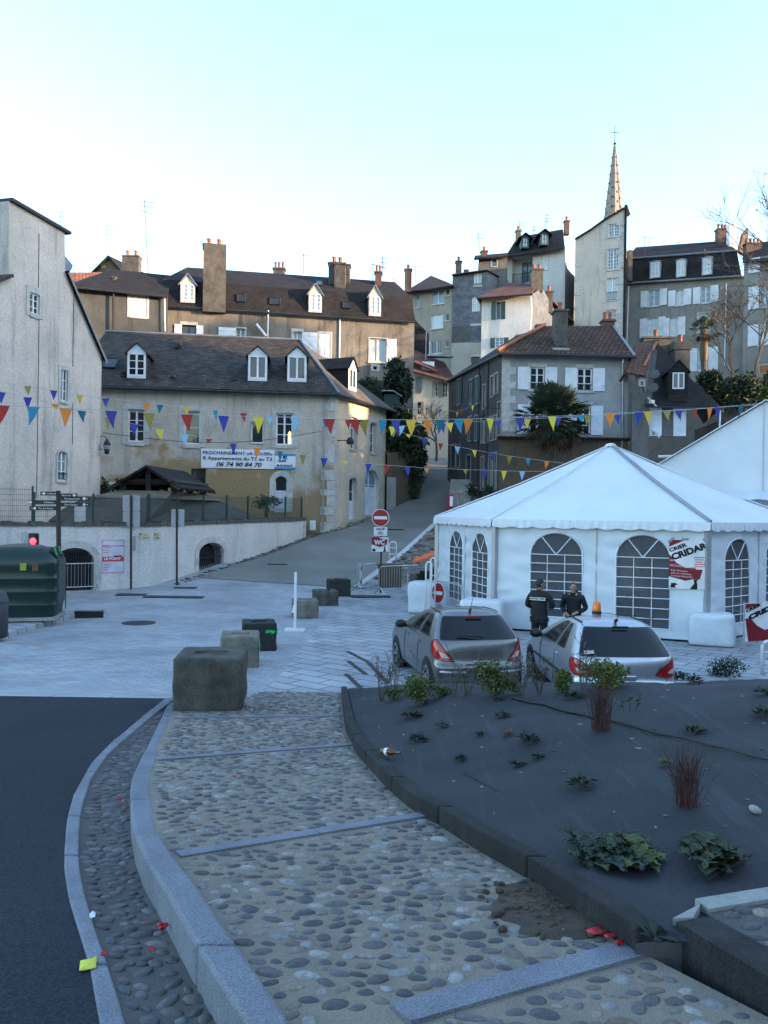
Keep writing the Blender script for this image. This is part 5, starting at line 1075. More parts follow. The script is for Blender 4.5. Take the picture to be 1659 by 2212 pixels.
# ================================================================ concrete blocks
def concm(name, c, c2, st): return mat(name, c, c2, rough=.95, scale=2.2, fine=40, finev=.35, streak=st, streakf=.7, bump=.5, kind='obj')
CB = [concm('block_dark', (.1, .095, .078), (.042, .042, .036), (.012, .014, .011)), concm('block_grey', (.19, .183, .15), (.11, .108, .088), (.06, .07, .045)), concm('block_black', (.018, .022, .023), (.03, .033, .031), (.02, .022, .02))]
GREEN = mat('green_spray', (.02, .5, .16), (.01, .3, .1), kind='obj', scale=9, bump=.1, rough=.6)
def cblock(x0, x1, yb, yt, rz, m_, label, w=.9, dep=.9, stripe=(), first=None):
    p = G((x0 + x1) / 2, yb); d = p.y; h_ = P((x0 + x1) / 2, yt, d).z - p.z; t = thing('concrete_block', label, 'concrete block', (0, 0, 0), 'row of concrete blocks across the square')
    bm = bmesh.new(); bmesh.ops.create_cube(bm, size=1); bmesh.ops.subdivide_edges(bm, edges=bm.edges, cuts=19, use_grid_fill=True)
    for v in bm.verts:
        c = v.co.copy()
        if c.z > .49 and abs(c.x) < .22 and abs(c.y) < .13: c.z -= .22
        ed = sum(1 for k in (c.x, c.y, c.z) if abs(k) > .48)
        v.co = V(c.x * w, c.y * dep, (c.z + .5) * h_) + V(noise.noise((c.x * 5, c.y * 5, c.z * 5 + x0)), noise.noise((c.y * 5, c.z * 5, x0)), noise.noise((c.z * 5, c.x * 5, x0 + 3))) * .012
        if ed >= 2: v.co -= V(c.x * w, c.y * dep, c.z * h_ * (c.z > 0)) * .03
    me = bpy.data.meshes.new('body'); bm.to_mesh(me); bm.free(); me.materials.append(m_); o = bpy.data.objects.new('body', me); COL.objects.link(o); o.parent = t
    for f in me.polygons: f.use_smooth = True
    mo = o.modifiers.new('b', 'EDGE_SPLIT'); mo.split_angle = R(50)
    for sx, z_, k in stripe:
        b = MB(); r_ = random.Random(k)
        if sx == 'x': 
            for i in range(6): y_ = lerp(-.42, .36, i / 5) * dep; b.box((w * .5 + .008, y_, z_ * h_ + r_.uniform(-.02, .02)), (.02, dep * .17, .12 + r_.uniform(-.03, .03)))
        else:
            for i in range(5): x_ = lerp(-.3 + .5, .42, i / 4) * w; b.box((x_, -dep * .5 - .004, z_ * h_ + r_.uniform(-.02, .02)), (w * .07, .012, .07 + r_.uniform(-.03, .02)))
        b.build('paint_stripe', GREEN, t)
    t.rotation_euler.z = rz; n = V(math.sin(rz), -math.cos(rz), 0); t.location = V(p.x, p.y, p.z - .01) - n * dep / 2 * 1.0; return t
cblock(380, 515, 1536, 1420, .10, CB[0], 'largest concrete block, nearest, black stained, standing on the ramp end', 1.03, 1.05)
cblock(475, 560, 1443, 1374, .16, CB[1], 'second nearest concrete block, pale grey with a green stripe on its right side', .8, .95, [('x', .62, 1)])
cblock(530, 592, 1407, 1346, .2, CB[2], 'black concrete block with green stripes on two sides behind the grey one', .78, .85, [('x', .72, 2), ('y', .72, 3)])
cblock(634, 688, 1336, 1297, .18, CB[1], 'grey green concrete block behind the white stand', .78, .85)
cblock(680, 733, 1309, 1276, .25, CB[0], 'dark concrete block with a cup on top', .82, .8)
cblock(711, 758, 1289, 1252, .22, CB[2], 'farthest concrete block with a green mark beside the barriers', .82, .8, [('x', .7, 5)])
p = G(700, 1309); b = MB(); p = P(709, 1276, p.y + .1); b.lathe(V(p.x, p.y + .1, p.z - .06), [(.035, 0), (.045, .13), (.04, .13)], 10); tag(b.build('paper_cup', M['iron']), 'dark cup standing on a concrete block', 'cup')
# white stand
p = G(637, 1363); t = thing('white_stand', 'white pole on a flat foot among the concrete blocks', 'stand', p); b = MB(); b.box(p + V(0, 0, .62 + .2), (.07, .07, 1.6)); b.build('pole', M['white'], t, bevel=.008)
for k in (-.13, .13): b = MB(); b.box(p + V(0, k, .035), (.55, .06, .07), .0); b.build('foot', M['white'], t, bevel=.01)
b = MB(); b.box(p + V(0, 0, .05), (.08, .3, .06)); b.prism([p + V(-.1, -.02, .5), p + V(-.03, -.02, .5), p + V(-.03, -.02, .78)], V(0, .02, 0)); b.build('bracket', M['white'], t)
# ================================================================ signs
SIGNB = mat('sign_back', (.33, .35, .38), (.28, .3, .33), rough=.5, metal=.3, bump=0); POST = mat('dark_post', (.03, .026, .026), rough=.5, bump=0)
RS = mat('sign_red', (.3, .004, .01), rough=.35, bump=0, finev=.02); WS = mat('sign_white', (.66, .68, .7), rough=.4, bump=0, finev=.02)
def rrect(c, e, up, w, h, r_=.05, n=5):
    o = []
    for sx, sy, a0 in ((1, -1, -90), (1, 1, 0), (-1, 1, 90), (-1, -1, 180)):
        for k in range(n): a = R(a0 + 90 * k / (n - 1)); o.append(c + e * (sx * (w / 2 - r_) + r_ * math.cos(a)) + up * (sy * (h / 2 - r_) + r_ * math.sin(a)))
    return o
X, Z = V(1, 0, 0), V(0, 0, 1)
def bike(t, c, e, up, s_, m_):
    n = e.cross(up); q = lambda u, v: c + e * u * s_ + up * v * s_ + n * .012; b = MB()
    for x in (-.36, .36): b.tube([q(x + .24 * math.cos(2 * math.pi * k / 16), .0 + .24 * math.sin(2 * math.pi * k / 16)) for k in range(17)], .03 * s_, 4)
    for l in (((-.36, 0), (-.1, .32), (.24, .32), (0, -.02), (-.1, .32)), ((0, -.02), (-.36, 0)), ((.36, 0), (.24, .32), (.2, .45), (.32, .48)), ((-.1, .32), (-.14, .42)), ((-.24, .43), (-.04, .43))): b.tube([q(*k) for k in l], .03 * s_, 4)
    b.build('bicycle_symbol', m_, t)
p = G(822, 1281); t = thing('no_entry_sign', 'no entry sign with a bicycle plate and a red WC board on one post', 'road sign', p); d = p.y
b = MB(); b.tube([p, V(p.x, p.y, P(822, 1100, d).z)], .038, 8); b.build('post', POST, t)
c = P(822, 1118.5, d - .06); b = MB(); rr_ = 19 / FPX * d
def disc(b, c, r_, th=.01, n=32, sx=1): b.prism([c + X * r_ * sx * math.cos(2 * math.pi * k / n) + Z * r_ * math.sin(2 * math.pi * k / n) for k in range(n)], V(0, th, 0))
disc(b, c, rr_, .02); b.build('sign_rim', WS, t); b = MB(); disc(b, c - V(0, .004, 0), rr_ * .93, .004); b.build('sign_disc', RS, t); b = MB(); b.obox(c - V(0, .008, 0), X * rr_ * .74, V(0, .003, 0), Z * rr_ * .17); b.build('bar', WS, t)
k = d / FPX; c = P(822, 1148, d - .06); b = MB(); b.prism(rrect(c, X, Z, 29 * k, 19 * k, .03), V(0, .012, 0)); b.build('bicycle_plate', WS, t); text(t, 'SAUF', c + Z * 3 * k - X * 9 * k - V(0, .006, 0), X, Z, 6.5 * k, BLACK, width=18 * k, bold=.004); bike(t, c - Z * 4 * k - V(0, .0, 0), X, Z, 9.5 * k, BLACK)
c = P(821, 1176, d - .07); e = V(1, .15, 0).normalized(); W, H = 37 * k, 32 * k; o = lambda u, v, q=.01: c + e * (u - .5) * W + Z * (v - .5) * H - V(0, q, 0); b = MB(); b.prism([o(0, 0), o(1, .02), o(1, .98), o(0, 1)], V(0, .015, 0)); b.build('direction_board', WS, t)
b = MB(); b.prism([o(0, .5, .014), o(.5, .32, .014), o(.88, .48, .014), o(.95, .85, .014), o(.7, .82, .014), o(.4, 1, .014), o(0, .99, .014)], V(0, .003, 0)); b.build('red_field', MAROON, t); text(t, 'WC', o(.17, .5, .018), e, Z, .42 * H, WS, width=.62 * W, bold=.012)
b = MB(); b.prism([o(.04, .03, .014), o(.22, .03, .014), o(.26, .13, .014), o(.17, .22, .014), o(.06, .2, .014)], V(0, .003, 0)); b.prism([o(.66, .01, .016), o(.84, .01, .016), o(.83, .2, .016), o(.8, .4, .016), o(.74, .38, .016), o(.74, .15, .016)], V(0, .003, 0)); b.prism([o(.08, .9, .016), o(.13, .86, .016), o(.26, .9, .016), o(.13, .94, .016)], V(0, .002, 0)); b.build('emblem', BLACK, t)
# posts seen from behind
def backpost(x, yb, yt, plates, label, box=None, plate_off=0):
    p = G(x, yb); d = p.y; t = thing('sign_post', label, 'road sign', p); b = MB(); b.tube([p, V(P(x, yt, d).x, d, P(x, yt, d).z)], .045, 8); b.build('post', POST, t); k = d / FPX
    for x0, y0, x1, y1 in plates:
        c = (P(x0, y0, d + .06) + P(x1, y1, d + .06)) / 2; b = MB(); b.prism(rrect(c, X, Z, (x1 - x0) * k, (y1 - y0) * k, .05), V(0, .02, 0)); b.build('sign_plate', SIGNB, t)
        b = MB(); b.box(c - V(0, .02, (y1 - y0) * k * .3), ((x1 - x0) * k * .9, .03, .04)); b.box(c - V(0, .02, -(y1 - y0) * k * .3), ((x1 - x0) * k * .9, .03, .04)); b.build('bracket', SIGNB, t)
    if box: x0, y0, x1, y1 = box; c = (P(x0, y0, d) + P(x1, y1, d)) / 2; b = MB(); b.box(c, ((x1 - x0) * k, .15, (y1 - y0) * k)); b.build('control_box', M['conc'], t, bevel=.01)
backpost(283, 1273, 1070, ((265, 1070, 302, 1105), (265, 1105.5, 302, 1139)), 'taller post with two square signs seen from behind', (287, 1158, 293, 1190))
backpost(382, 1264, 1100, ((370, 1100, 398, 1139),), 'thinner post with a single sign seen from behind')
# finger post
d = 24.0; p = P(128, 1310, d); p.z = zg(p.x, d) ; t = thing('finger_post', 'pole with white lettered dark finger boards behind the green container', 'signpost', p); tp = P(126, 1060, d); b = MB(); b.tube([p, V(tp.x, d, tp.z)], .07, 10); b.build('pole', POST, t); FB = mat('finger_board', (.008, .009, .014), rough=.4, bump=0); k = d / FPX
def finger(x0, x1, y, h_, s_, al, tx, sym, left):
    a, c = P(x0, y, d - .09), P(x1, y, d - .09); c = V(c.x, c.y, c.z); m_ = (a + c) / 2; e = (c - a).normalized(); b = MB(); b.obox(m_, e * (c - a).length / 2, V(0, .015, 0), Z * h_ * k / 2); f = b.build('finger_board', FB, t)
    L = (c - a).length; q = text(f, s_, a + e * L * tx[0] - Z * h_ * k * .22 - V(0, .02, 0), e, Z, h_ * k * .62, WS, width=L * tx[1])
    b = MB(); cc = a + e * L * sym - V(0, .018, 0); disc(b, cc, h_ * k * .36, .004, 12); cc = a + e * L * (sym + (-.1 if left else .1)) - V(0, .018, 0); b.box(cc, (h_ * k * .4, .004, h_ * k * .14)); b.build('symbol', WS, f)
finger(88, 125, 1066, 8.5, 'La Monnaie', 0, (.38, .52), .2, True); finger(128, 167, 1070, 8, 'Hôtel de ville', 0, (.15, .5), .83, False); finger(131, 195, 1077, 9, 'Restaurants', 0, (.14, .5), .8, False); finger(131, 195, 1090, 8.5, "Place d'Espagne", 0, (.14, .43), .8, False)
finger(63, 124, 1085, 9, 'Château', 0, (.53, .35), .05, True); finger(64, 124, 1098, 8.5, 'Place de la Monnaie', 0, (.33, .52), .19, True)
b = MB(); a = P(173, 1110, 31.4); b.box(a, (.44, .02, .62)); tag(b.build('notice_sheet', WS), 'blank white sheet tied to the green fence behind the finger post', 'notice')
# red traffic signal behind the container
p = P(58, 1260, 24.5); p.z = zg(p.x, 24.5); t = thing('traffic_light', 'traffic light showing red above the green container', 'traffic light', p); zt_ = P(70, 1155, 24.5).z; zb_ = P(70, 1182, 24.5).z; b = MB(); b.tube([p, V(p.x, p.y, zb_ + .1)], .05, 8); b.build('pole', POST, t); b = MB(); c = P(73, 1168, 24.5); b.box((c.x, 24.5, (zt_ + zb_) / 2 + .02), (.26, .2, zt_ - zb_ + .06)); b.build('housing', FB, t, bevel=.03)
b = MB(); b.ell(P(71, 1169, 24.37), (.1, .05, .1), 12, 6); b.build('red_lens', emis('red_lens', (1, .02, .03), 1.6), t); b = MB(); c = P(55, 1165, 24.5); b.prism([c + V(-.16, 0, .1), c + V(.0, 0, .24), c + V(.14, 0, .1), c + V(.05, 0, -.3), c + V(-.06, 0, -.3)], V(0, .02, 0)); b.build('back_plate', SIGNB, t)
# poster and street plates on the wall
w = WL1; (u0, z1), (u1, z0) = w.px(219, 1165), w.px(269, 1239); p = w.pt(u0, z0, .02); t = thing('notice_poster', 'tall white poster with a red band on the retaining wall', 'poster', p); H, W = z1 - z0, u1 - u0
b = MB(); w.slab(b, u0, u1, z0, z1, 0, .015); b.build('sheet', mat('poster_paper', (.55, .57, .65), bump=0, finev=.04), t); PK = mat('poster_pink', (.6, .16, .26), bump=0); b = MB()
for a, c, e_, f in ((.03, .97, .965, .985), (.03, .05, .03, .97), (.95, .97, .03, .97), (.03, .97, .03, .05), (.05, .95, .79, .82)): w.slab(b, u0 + W * a, u0 + W * c, z0 + H * e_, z0 + H * f, .015, .02)
for k_ in range(7): w.slab(b, u0 + W * .08, u0 + W * (.3 + .06 * (k_ % 3)), z0 + H * (.12 + .07 * k_ + (.28 if k_ > 2 else 0)), z0 + H * (.14 + .07 * k_ + (.28 if k_ > 2 else 0)), .015, .02)
b.build('printed_lines', PK, t); b = MB(); w.slab(b, u0 + W * .05, u0 + W * .95, z0 + H * .36, z0 + H * .5, .015, .021); b.build('red_band', mat('poster_red', (.55, .05, .07), bump=0), t); text(t, 'LE POINT', w.pt(u0 + W * .12, z0 + H * .41, .026), w.e, Z, .13, WS, width=W * .7, bold=.006); b = MB(); w.slab(b, u0 + W * .52, u0 + W * .86, z0 + H * .5, z0 + H * .53, .021, .024); b.build('sticker', BLACK, t)
CREAM = mat('enamel_cream', (.5, .46, .3), bump=0, rough=.4)
for w, x0, x1, y0, y1, s_, lb in ((WL1, 301, 323, 1150, 1166, ('RUE', 'DU MOULIN'), 'cream street name plate left of the wall corner'), (WL2, 332, 345, 1150, 1166, ('RUE', 'MARCA'), 'cream street name plate right of the wall corner')):
    (u0, z1), (u1, z0) = w.px(x0, y0), w.px(x1, y1); t = thing('street_plate', lb, 'street sign', w.pt(u0, z0, .02)); b = MB(); w.slab(b, u0, u1, z0, z1, 0, .02); b.build('plate', CREAM, t); W = u1 - u0; H = z1 - z0
    q = MB(); w.slab(q, u0 + W * .06, u0 + W * .17, z1 - H * .4, z1 - H * .12, .02, .024); q.build('crest', BLACK, t)
    text(t, s_[0], w.pt(u0 + W * .4, z0 + H * .58, .024), w.e, Z, H * .22, BLACK, width=W * .22); text(t, s_[1], w.pt(u0 + W * .25, z0 + H * .22, .024), w.e, Z, H * .22, BLACK, width=W * .5)
# ================================================================ barriers and rails
def barrier_proto():
    t = thing('crowd_barrier', '', 'crowd barrier', (0, 0, 0)); L, H = 2.0, 1.08; b = MB(); n = 8
    pts = [V(-L / 2, 0, .2), V(-L / 2, 0, H - .12), V(-L / 2 + .12, 0, H), V(L / 2 - .12, 0, H), V(L / 2, 0, H - .12), V(L / 2, 0, .2), V(-L / 2, 0, .2)]; b.tube(pts, .021, 6); b.build('frame', M['galv'], t)
    b = MB()
    for i in range(15): x = lerp(-L / 2, L / 2, (i + 1) / 16); b.tube([V(x, 0, .2), V(x, 0, H)], .008, 5)
    b.build('bars', M['galv'], t)
    for x in (-L / 2 + .05, L / 2 - .05):
        b = MB(); b.tube([V(x, -.3, .02), V(x, 0, .3), V(x, .3, .02)], .019, 6); b.tube([V(x, 0, .3), V(x, 0, .22)], .019, 6); b.build('foot', M['galv'], t)
    return t
BP = barrier_proto(); first = [True]
def barrier(xa, ya, xb, yb, label, scale=1):
    global BP
    p, q = G(xa, ya), G(xb, yb); t = BP if first[0] else copy_tree(BP); first[0] = False; t['label'] = label; t['group'] = 'steel crowd barriers'
    t.location = (p + q) / 2; t.rotation_euler.z = math.atan2(q.y - p.y, q.x - p.x); k = (q - p).length / 2.0; t.scale = (max(.55, min(1.25, k)), 1, 1); return t
b0 = barrier(771, 1283, 812, 1272, 'crowd barrier carrying a red arrow board, leftmost of the group')
barrier(818, 1288, 905, 1276, 'crowd barrier in front of the low stone pier'); barrier(872, 1305, 926, 1276, 'crowd barrier turned end on beside the left ballast block'); barrier(932, 1325, 995, 1335, 'crowd barrier holding the small no entry sign')
p = G(100, 1268); b4 = barrier(140, 1270, 178, 1268, 'crowd barrier standing in front of the barred arch of the wall'); b4.location = V(*rt(WL1.pt(WL1.px(160, 1265)[0] - .2, 0, .45)), .12); b4.rotation_euler.z = math.atan2(WL1.e.y, WL1.e.x); b4.scale = (1, 1, 1)
p = G(786, 1276); c = P(779, 1242, p.y - .1); t = thing('arrow_board', 'tall white board with red chevrons on the leftmost barrier', 'board', c); b = MB(); b.obox(c, V(.05, .035, 0), V(-.006, .01, 0), Z * .42); b.build('panel', WS, t)
b = MB(); ez = V(.05, .035, 0); nn = V(.011, -.017, 0)
for z_ in (.22, -.3): b.prism([c + nn + ez * .9 + Z * (z_ + .2), c + nn - ez * .7 + Z * (z_ + .03), c + nn + ez * .9 + Z * (z_ - .12)], nn * .3)
b.build('chevron', RS, t)
p = G(946, 1330); c = P(946, 1281, p.y - .12); t = thing('small_no_entry_sign', 'small narrow no entry disc hanging on the barrier behind the left car', 'road sign', c); b = MB(); disc(b, c, .34, .012, 28, .62); b.build('sign_rim', WS, t); b = MB(); disc(b, c - V(0, .005, 0), .315, .005, 28, .6); b.build('sign_disc', RS, t); b = MB(); b.obox(c - V(0, .01, 0), X * .14 - Z * .01, V(0, .003, 0), Z * .055); b.build('bar', WS, t)
def hoop(x0, x1, yb, yt, label, d=None):
    p = G((x0 + x1) / 2, yb) if not d else P((x0 + x1) / 2, yb, d); d = p.y; zt_ = P(x0, yt, d).z; a, c = P(x0, yb, d), P(x1, yb, d); w_ = c.x - a.x; b = MB(); z0 = p.z - .1; r_ = w_ / 2
    pts = [V(a.x, d, z0), V(a.x, d, zt_ - r_)] + [V((a.x + c.x) / 2 - r_ * math.cos(math.pi * k / 8), d + .0, zt_ - r_ + r_ * math.sin(math.pi * k / 8)) for k in range(1, 8)] + [V(c.x, d, zt_ - r_), V(c.x, d, z0)]
    b.tube(pts, .03, 6); h_ = (zt_ - z0)
    for f in (.33, .66): b.tube([V(a.x, d, z0 + h_ * f), V(c.x, d, z0 + h_ * f)], .02, 5)
    tag(b.build('hoop_railing', M['white'], smooth=True), label, 'railing')
hoop(841, 856, 1205, 1170, 'white arched hoop railing right of the WC board', 33.5); hoop(919, 931, 1320, 1214, 'white hoop railing in front of the covered ballast block', 24.5); hoop(929, 939, 1310, 1205, 'second white hoop railing right behind the first by the ballast block', 25.2)
hoop(1646, 1672, 1445, 1385, 'white hoop railing at the right edge by the festival panel', 14.6)
b = MB(); c = P(842, 1240, 32.6); b.box((c.x, c.y, .55), (.95, .5, 1.15)); b.box((c.x, c.y, 1.16), (1.05, .6, .1)); tag(b.build('stone_pier', M['plO'], bevel=.03), 'low brownish stone pier behind the crowd barriers', 'pier')
b = MB(); r_ = random.Random(6); rows = [[P(lerp(893, 985, j / 12), lerp(1206, 1188, min(1, j / 7)) + i * 2.2, 30.5 - i * .3) + V(0, 0, .12 * noise.noise((j * .7, i * .9, 0)) - .1 * (i == 3)) for j in range(13)] for i in range(4)]
b.grid(rows); o = b.build('orange_tarpaulin', mat('orange_vinyl', (.75, .13, .03), (.6, .09, .02), rough=.45, bump=.1), smooth=True, solid=.02); tag(o, 'orange tarpaulin slung over dark stacked crates left of the marquee', 'tarpaulin')
for k, (x, y, w_, h_) in enumerate(((905, 1245, .7, .9), (930, 1240, .8, 1.0), (952, 1238, .6, 1.1))):
    c = P(x, y, 30.6); b = MB(); g = zg(c.x, 30.6)
    for i in range(6): b.box((c.x, 30.6, g + h_ * (i + .5) / 6), (w_, .6, h_ / 6 * .7))
    for sx in (-1, 1): b.box((c.x + sx * w_ / 2.1, 30.28, g + h_ / 2), (.06, .04, h_))
    tag(b.build('slatted_crate', M['wooddk']), ['leftmost dark slatted crate under the orange tarpaulin', 'middle dark slatted crate under the orange tarpaulin', 'dark slatted crate closest to the marquee under the tarpaulin'][k], 'crate', 'dark crates under the tarpaulin')
for k, (x, lb) in enumerate(((982, 'left wooden bird house post above the marquee eave'), (997, 'right wooden bird house post above the marquee eave'))):
    a = P(x, 1085, 36); tz = P(x, 1066, 36).z; b = MB(); b.box((a.x, 36, (tz - 1) / 1), (.22, .2, 2.0)); q = b; b.prism([V(a.x - .2, 35.85, tz), V(a.x + .2, 35.85, tz), V(a.x, 35.85, tz + .16)], V(0, .3, 0)); tag(b.build('wooden_post', mat('grey_wood', (.22, .2, .17), bump=.2) if k == 0 else MATS['grey_wood']), lb, 'post')
a = P(972, 1085, 35.5); t = thing('small_poster', 'small red and white poster behind the marquee eave', 'poster', a); b = MB(); b.box(a, (.3, .03, .7)); b.build('sheet', MAROON, t); b = MB(); b.box(a + V(.06, -.02, .05), (.14, .01, .45)); b.build('white_field', WS, t)
# ================================================================ recycling container
GRN = mat('green_plastic', (.004, .02, .016), (.006, .026, .02), rough=.35, bump=.05, scale=1, kind='obj', spec=.5); GRN2 = mat('grey_lid', (.11, .11, .12), rough=.5, bump=.05)
def container(loc, rz, label):
    t = thing('recycling_container', label, 'container', loc); o_ = Vector(loc); rows = []; W, D = 1.12, .85
    prof = [(0, .93), (.28, .96), (.32, 1.0), (.34, .99), (.66, 1.0), (.68, 1.02), (.72, 1.0), (1.02, 1.0), (1.04, 1.02), (1.08, 1.0), (1.34, .99), (1.36, 1.0), (1.55, .985), (1.72, .86), (1.86, .7), (1.9, .55)]
    n = 40
    for z_, k in prof:
        r_ = []
        for j in range(n + 1):
            a = 2 * math.pi * j / n; c_, s_ = math.cos(a), math.sin(a); f = (abs(c_) ** 9 + abs(s_) ** 9) ** (-1 / 9); r_.append(o_ + V(c_ * f * W * k, s_ * f * D * (k if z_ > 1.5 else k), z_ + .16))
        rows.append(r_)
    b = MB(); b.grid(rows); b.poly(rows[-1][:-1]); b.poly(rows[0][:-1][::-1]); b.build('body', GRN, t, smooth=True)
    b = MB(); b.lathe(o_ + V(0, 0, 2.05), [(.62, 0), (.6, .05), (.1, .1)], 20, 0, 1, .75); b.build('lid', GRN2, t)
    b = MB(); b.box(o_ + V(0, 0, .1), (2.15, 1.55, .1)); b.build('base_frame', M['conc'], t)
    for x in (-.8, -.5, .5, .8): b = MB(); b.box(o_ + V(x, -.6, .03), (.06, .06, .12)); b.build('foot', M['galv'], t)
    for s_ in (-.35, .3):
        b = MB(); q = [o_ + V(1.0, s_ - .22, 1.74), o_ + V(1.0, s_ + .2, 1.74), o_ + V(.8, s_ + .17, 2.02), o_ + V(.8, s_ - .18, 2.02)]; b.prism([p + V(.07, 0, .03) for p in q], V(.03, 0, .02)); b.build('drop_flap', FB, t); b = MB(); b.tube([o_ + V(1.06, s_ - .25, 1.85), o_ + V(1.0, s_ - .2, 2.06), o_ + V(1.06, s_ - .1, 1.86)], .012, 4); b.build('cord', GREEN, t)
    b = MB(); b.box(o_ + V(1.165, .33, .9), (.02, .03, 1.3)); b.build('seam', FB, t)
    b = MB(); b.box(o_ + V(.25, -.86, 1.55), (.16, .03, .2)); b.build('sticker', mat('yellow_sticker', (.3, .32, .05), bump=0), t); b = MB(); b.box(o_ + V(.55, -.85, 1.53), (.15, .03, .2)); b.build('sticker', mat('orange_sticker', (.15, .07, .04), bump=0), t)
    b = MB(); b.tube([o_ + V(.05, 0, 2.14), o_ + V(-.1, 0, 2.4), o_ + V(.05, 0, 2.45), o_ + V(.15, 0, 2.4), o_ + V(.05, 0, 2.14)], .015, 5); b.build('lifting_loop', M['galv'], t)
    for c in t.children: c.data.transform(Matrix.Translation((0, 0, 0)))
    t.rotation_euler.z = rz; return t
container((-10.25, 22.6, .12), .22, 'big dark green recycling container on the raised kerb island')
p = P(-6, 1340, 19.6); b = MB(); b.lathe(V(p.x - .12, 19.6, .1), [(.35, 0), (.36, .9), (.3, 1.1), (.12, 1.16)], 16); b.lathe(V(p.x - .12, 19.6, .1), [(.37, .86), (.37, .9)], 16); tag(b.build('grey_bin', M['dull'], smooth=True), 'grey rounded bin cut off by the left edge', 'bin')
b = MB(); c = G(192, 1335); b.prism([c + V(-.4, -.1, 0), c + V(.4, .1, 0), c + V(.4, .1, .18), c + V(-.4, -.1, .2)], V(-.1, .25, 0)); tag(b.build('drain_mouth', M['iron']), 'dark kerb drain mouth at the end of the island', 'drain')
# ================================================================ marquee
TENT = mat('tent_canvas', (.66, .69, .72), (.6, .63, .66), rough=.45, scale=.8, bump=.04, finev=.05)
TENTW = mat('tent_wall', (.62, .66, .7), (.55, .6, .64), rough=.5, scale=1, bump=.05, finev=.06)
ALU = mat('aluminium', (.42, .42, .45), (.36, .36, .38), rough=.4, metal=.5, bump=0)
def clearm(name, col, alpha):
    m_, t, b = newmat(name); b.inputs['Base Color'].default_value = c4(col); b.inputs['Roughness'].default_value = .08
    tr = nd(t, 'ShaderNodeBsdfTransparent'); tr.inputs[0].default_value = (.75, .78, .8, 1); mx = nd(t, 'ShaderNodeMixShader'); mx.inputs[0].default_value = alpha
    t.links.new(tr.outputs[0], mx.inputs[1]); t.links.new(b.outputs[0], mx.inputs[2]); t.links.new(mx.outputs[0], t.nodes['Material Output'].inputs[0]); return m_
CLEAR = clearm('clear_vinyl', (.15, .16, .18), .5)
HX = [V(1.95, 28.5, 0), V(3.2, 22.8, 0), V(8.4, 20.8, 0), V(12.7, 24.3, 0), V(11.9, 29.8, 0), V(6.5, 32.0, 0)]
ZE, APX = 3.15, V(7.45, 26.4, 5.62)
tent = thing('marquee', 'white six sided marquee with arched vinyl windows behind the parked cars', 'marquee', (7, 26.4, 0))
WIN = {0: [(.45, 1.05, 2), (2.15, .95, 2)], 1: []}
def tent_wall(i, wins):
    A, B = HX[i], HX[(i + 1) % 6]; w = Wall(rt(A), rt(B), .06, ZE, TENTW, tent, depth=.02, name='side_wall'); return w
from functools import partial
def rip(w, u, z): return .05 * abs(math.sin(z * 5.5 + u * .55 + noise.noise((u * .7, z * .8, w.L + 4)) * 2.5)) * abs(noise.noise((u * .8, z * .6, 8))) * 1.6 + .03 * math.sin(z * 11 + u * 1.1 + noise.noise((u * .9, z * .8, w.L)) * 5) * (.25 + abs(noise.noise((u * .9, z * .5, 3)))) + .03 * noise.noise((u * 1.6, z * 1.1, w.L))
def canvas(w, holes, name='side_wall'):
    # rippled wall with arched openings: grid cells outside the openings
    L = w.L; us = fr(0, L, .07); zs = fr(.06, ZE, .07); b = MB()
    for u0, u1, z0, z1, ar in holes:
        us += [u0, u1]; zs += [z0, z1 - ar]
    us = sorted(set(round(u, 4) for u in us)); zs = sorted(set(round(z, 4) for z in zs))
    def inside(u, z):
        for u0, u1, z0, z1, ar in holes:
            if u0 < u < u1 and z0 < z < z1:
                if z < z1 - ar: return True
                c, r_ = (u0 + u1) / 2, (u1 - u0) / 2
                if ((u - c) / r_) ** 2 + ((z - z1 + ar) / ar) ** 2 < 1: return True
        return False
    idx = {}
    def vi(u, z):
        if (u, z) not in idx: idx[(u, z)] = len(b.v); b.v.append(w.pt(u, z, rip(w, u, z)))
        return idx[(u, z)]
    for a, c in zip(us, us[1:]):
        for d, e in zip(zs, zs[1:]):
            if inside((a + c) / 2, (d + e) / 2): continue
            b.f.append((vi(a, d), vi(c, d), vi(c, e), vi(a, e))); b.m.append(0)
    o = b.build(name, TENTW, tent, smooth=True, uv=False)
    for u0, u1, z0, z1, ar in holes:
        g = MB(); ap = w.arcpts(u0, u1, z0, z1, ar, 16); g.poly([w.pt(u, z, -.01) for u, z in ap]); pn = g.build('window_panel', CLEAR, tent)
        f = MB(); lp = ap + ap[:1]; f.tube([w.pt(u, z, rip(w, u, z) + .005) for u, z in lp], .028, 4)
        zt_ = z1 - ar; n = 7
        for k in range(n + 1):
            z_ = lerp(zt_, z0, k / n); f.tube([w.pt(lerp(u0, u1, t), z_, .012 + rip(w, lerp(u0, u1, t), z_)) for t in fr(0, 1, .1)], .014, 4)
        for t in (1 / 3, 2 / 3): u_ = lerp(u0, u1, t); f.tube([w.pt(u_, lerp(zt_, z0, s_), .012) for s_ in fr(0, 1, .1)], .013, 4)
        c = (u0 + u1) / 2; r_ = (u1 - u0) / 2
        for s_ in (-1, 1): f.tube([w.pt(c, zt_, .012), w.pt(c + s_ * r_ * .58, zt_ + ar * .82, .012)], .018, 4)
        f.build('window_bars', TENT, pn)
    return o
tw = [Wall(rt(HX[i]), rt(HX[(i + 1) % 6]), .06, ZE, TENTW, tent, depth=.02) for i in range(6)]
w = tw[1]
def pu(w, x, y=1250): return w.px(x, y)[0]
z1a = w.px(1200, 1150)[1]
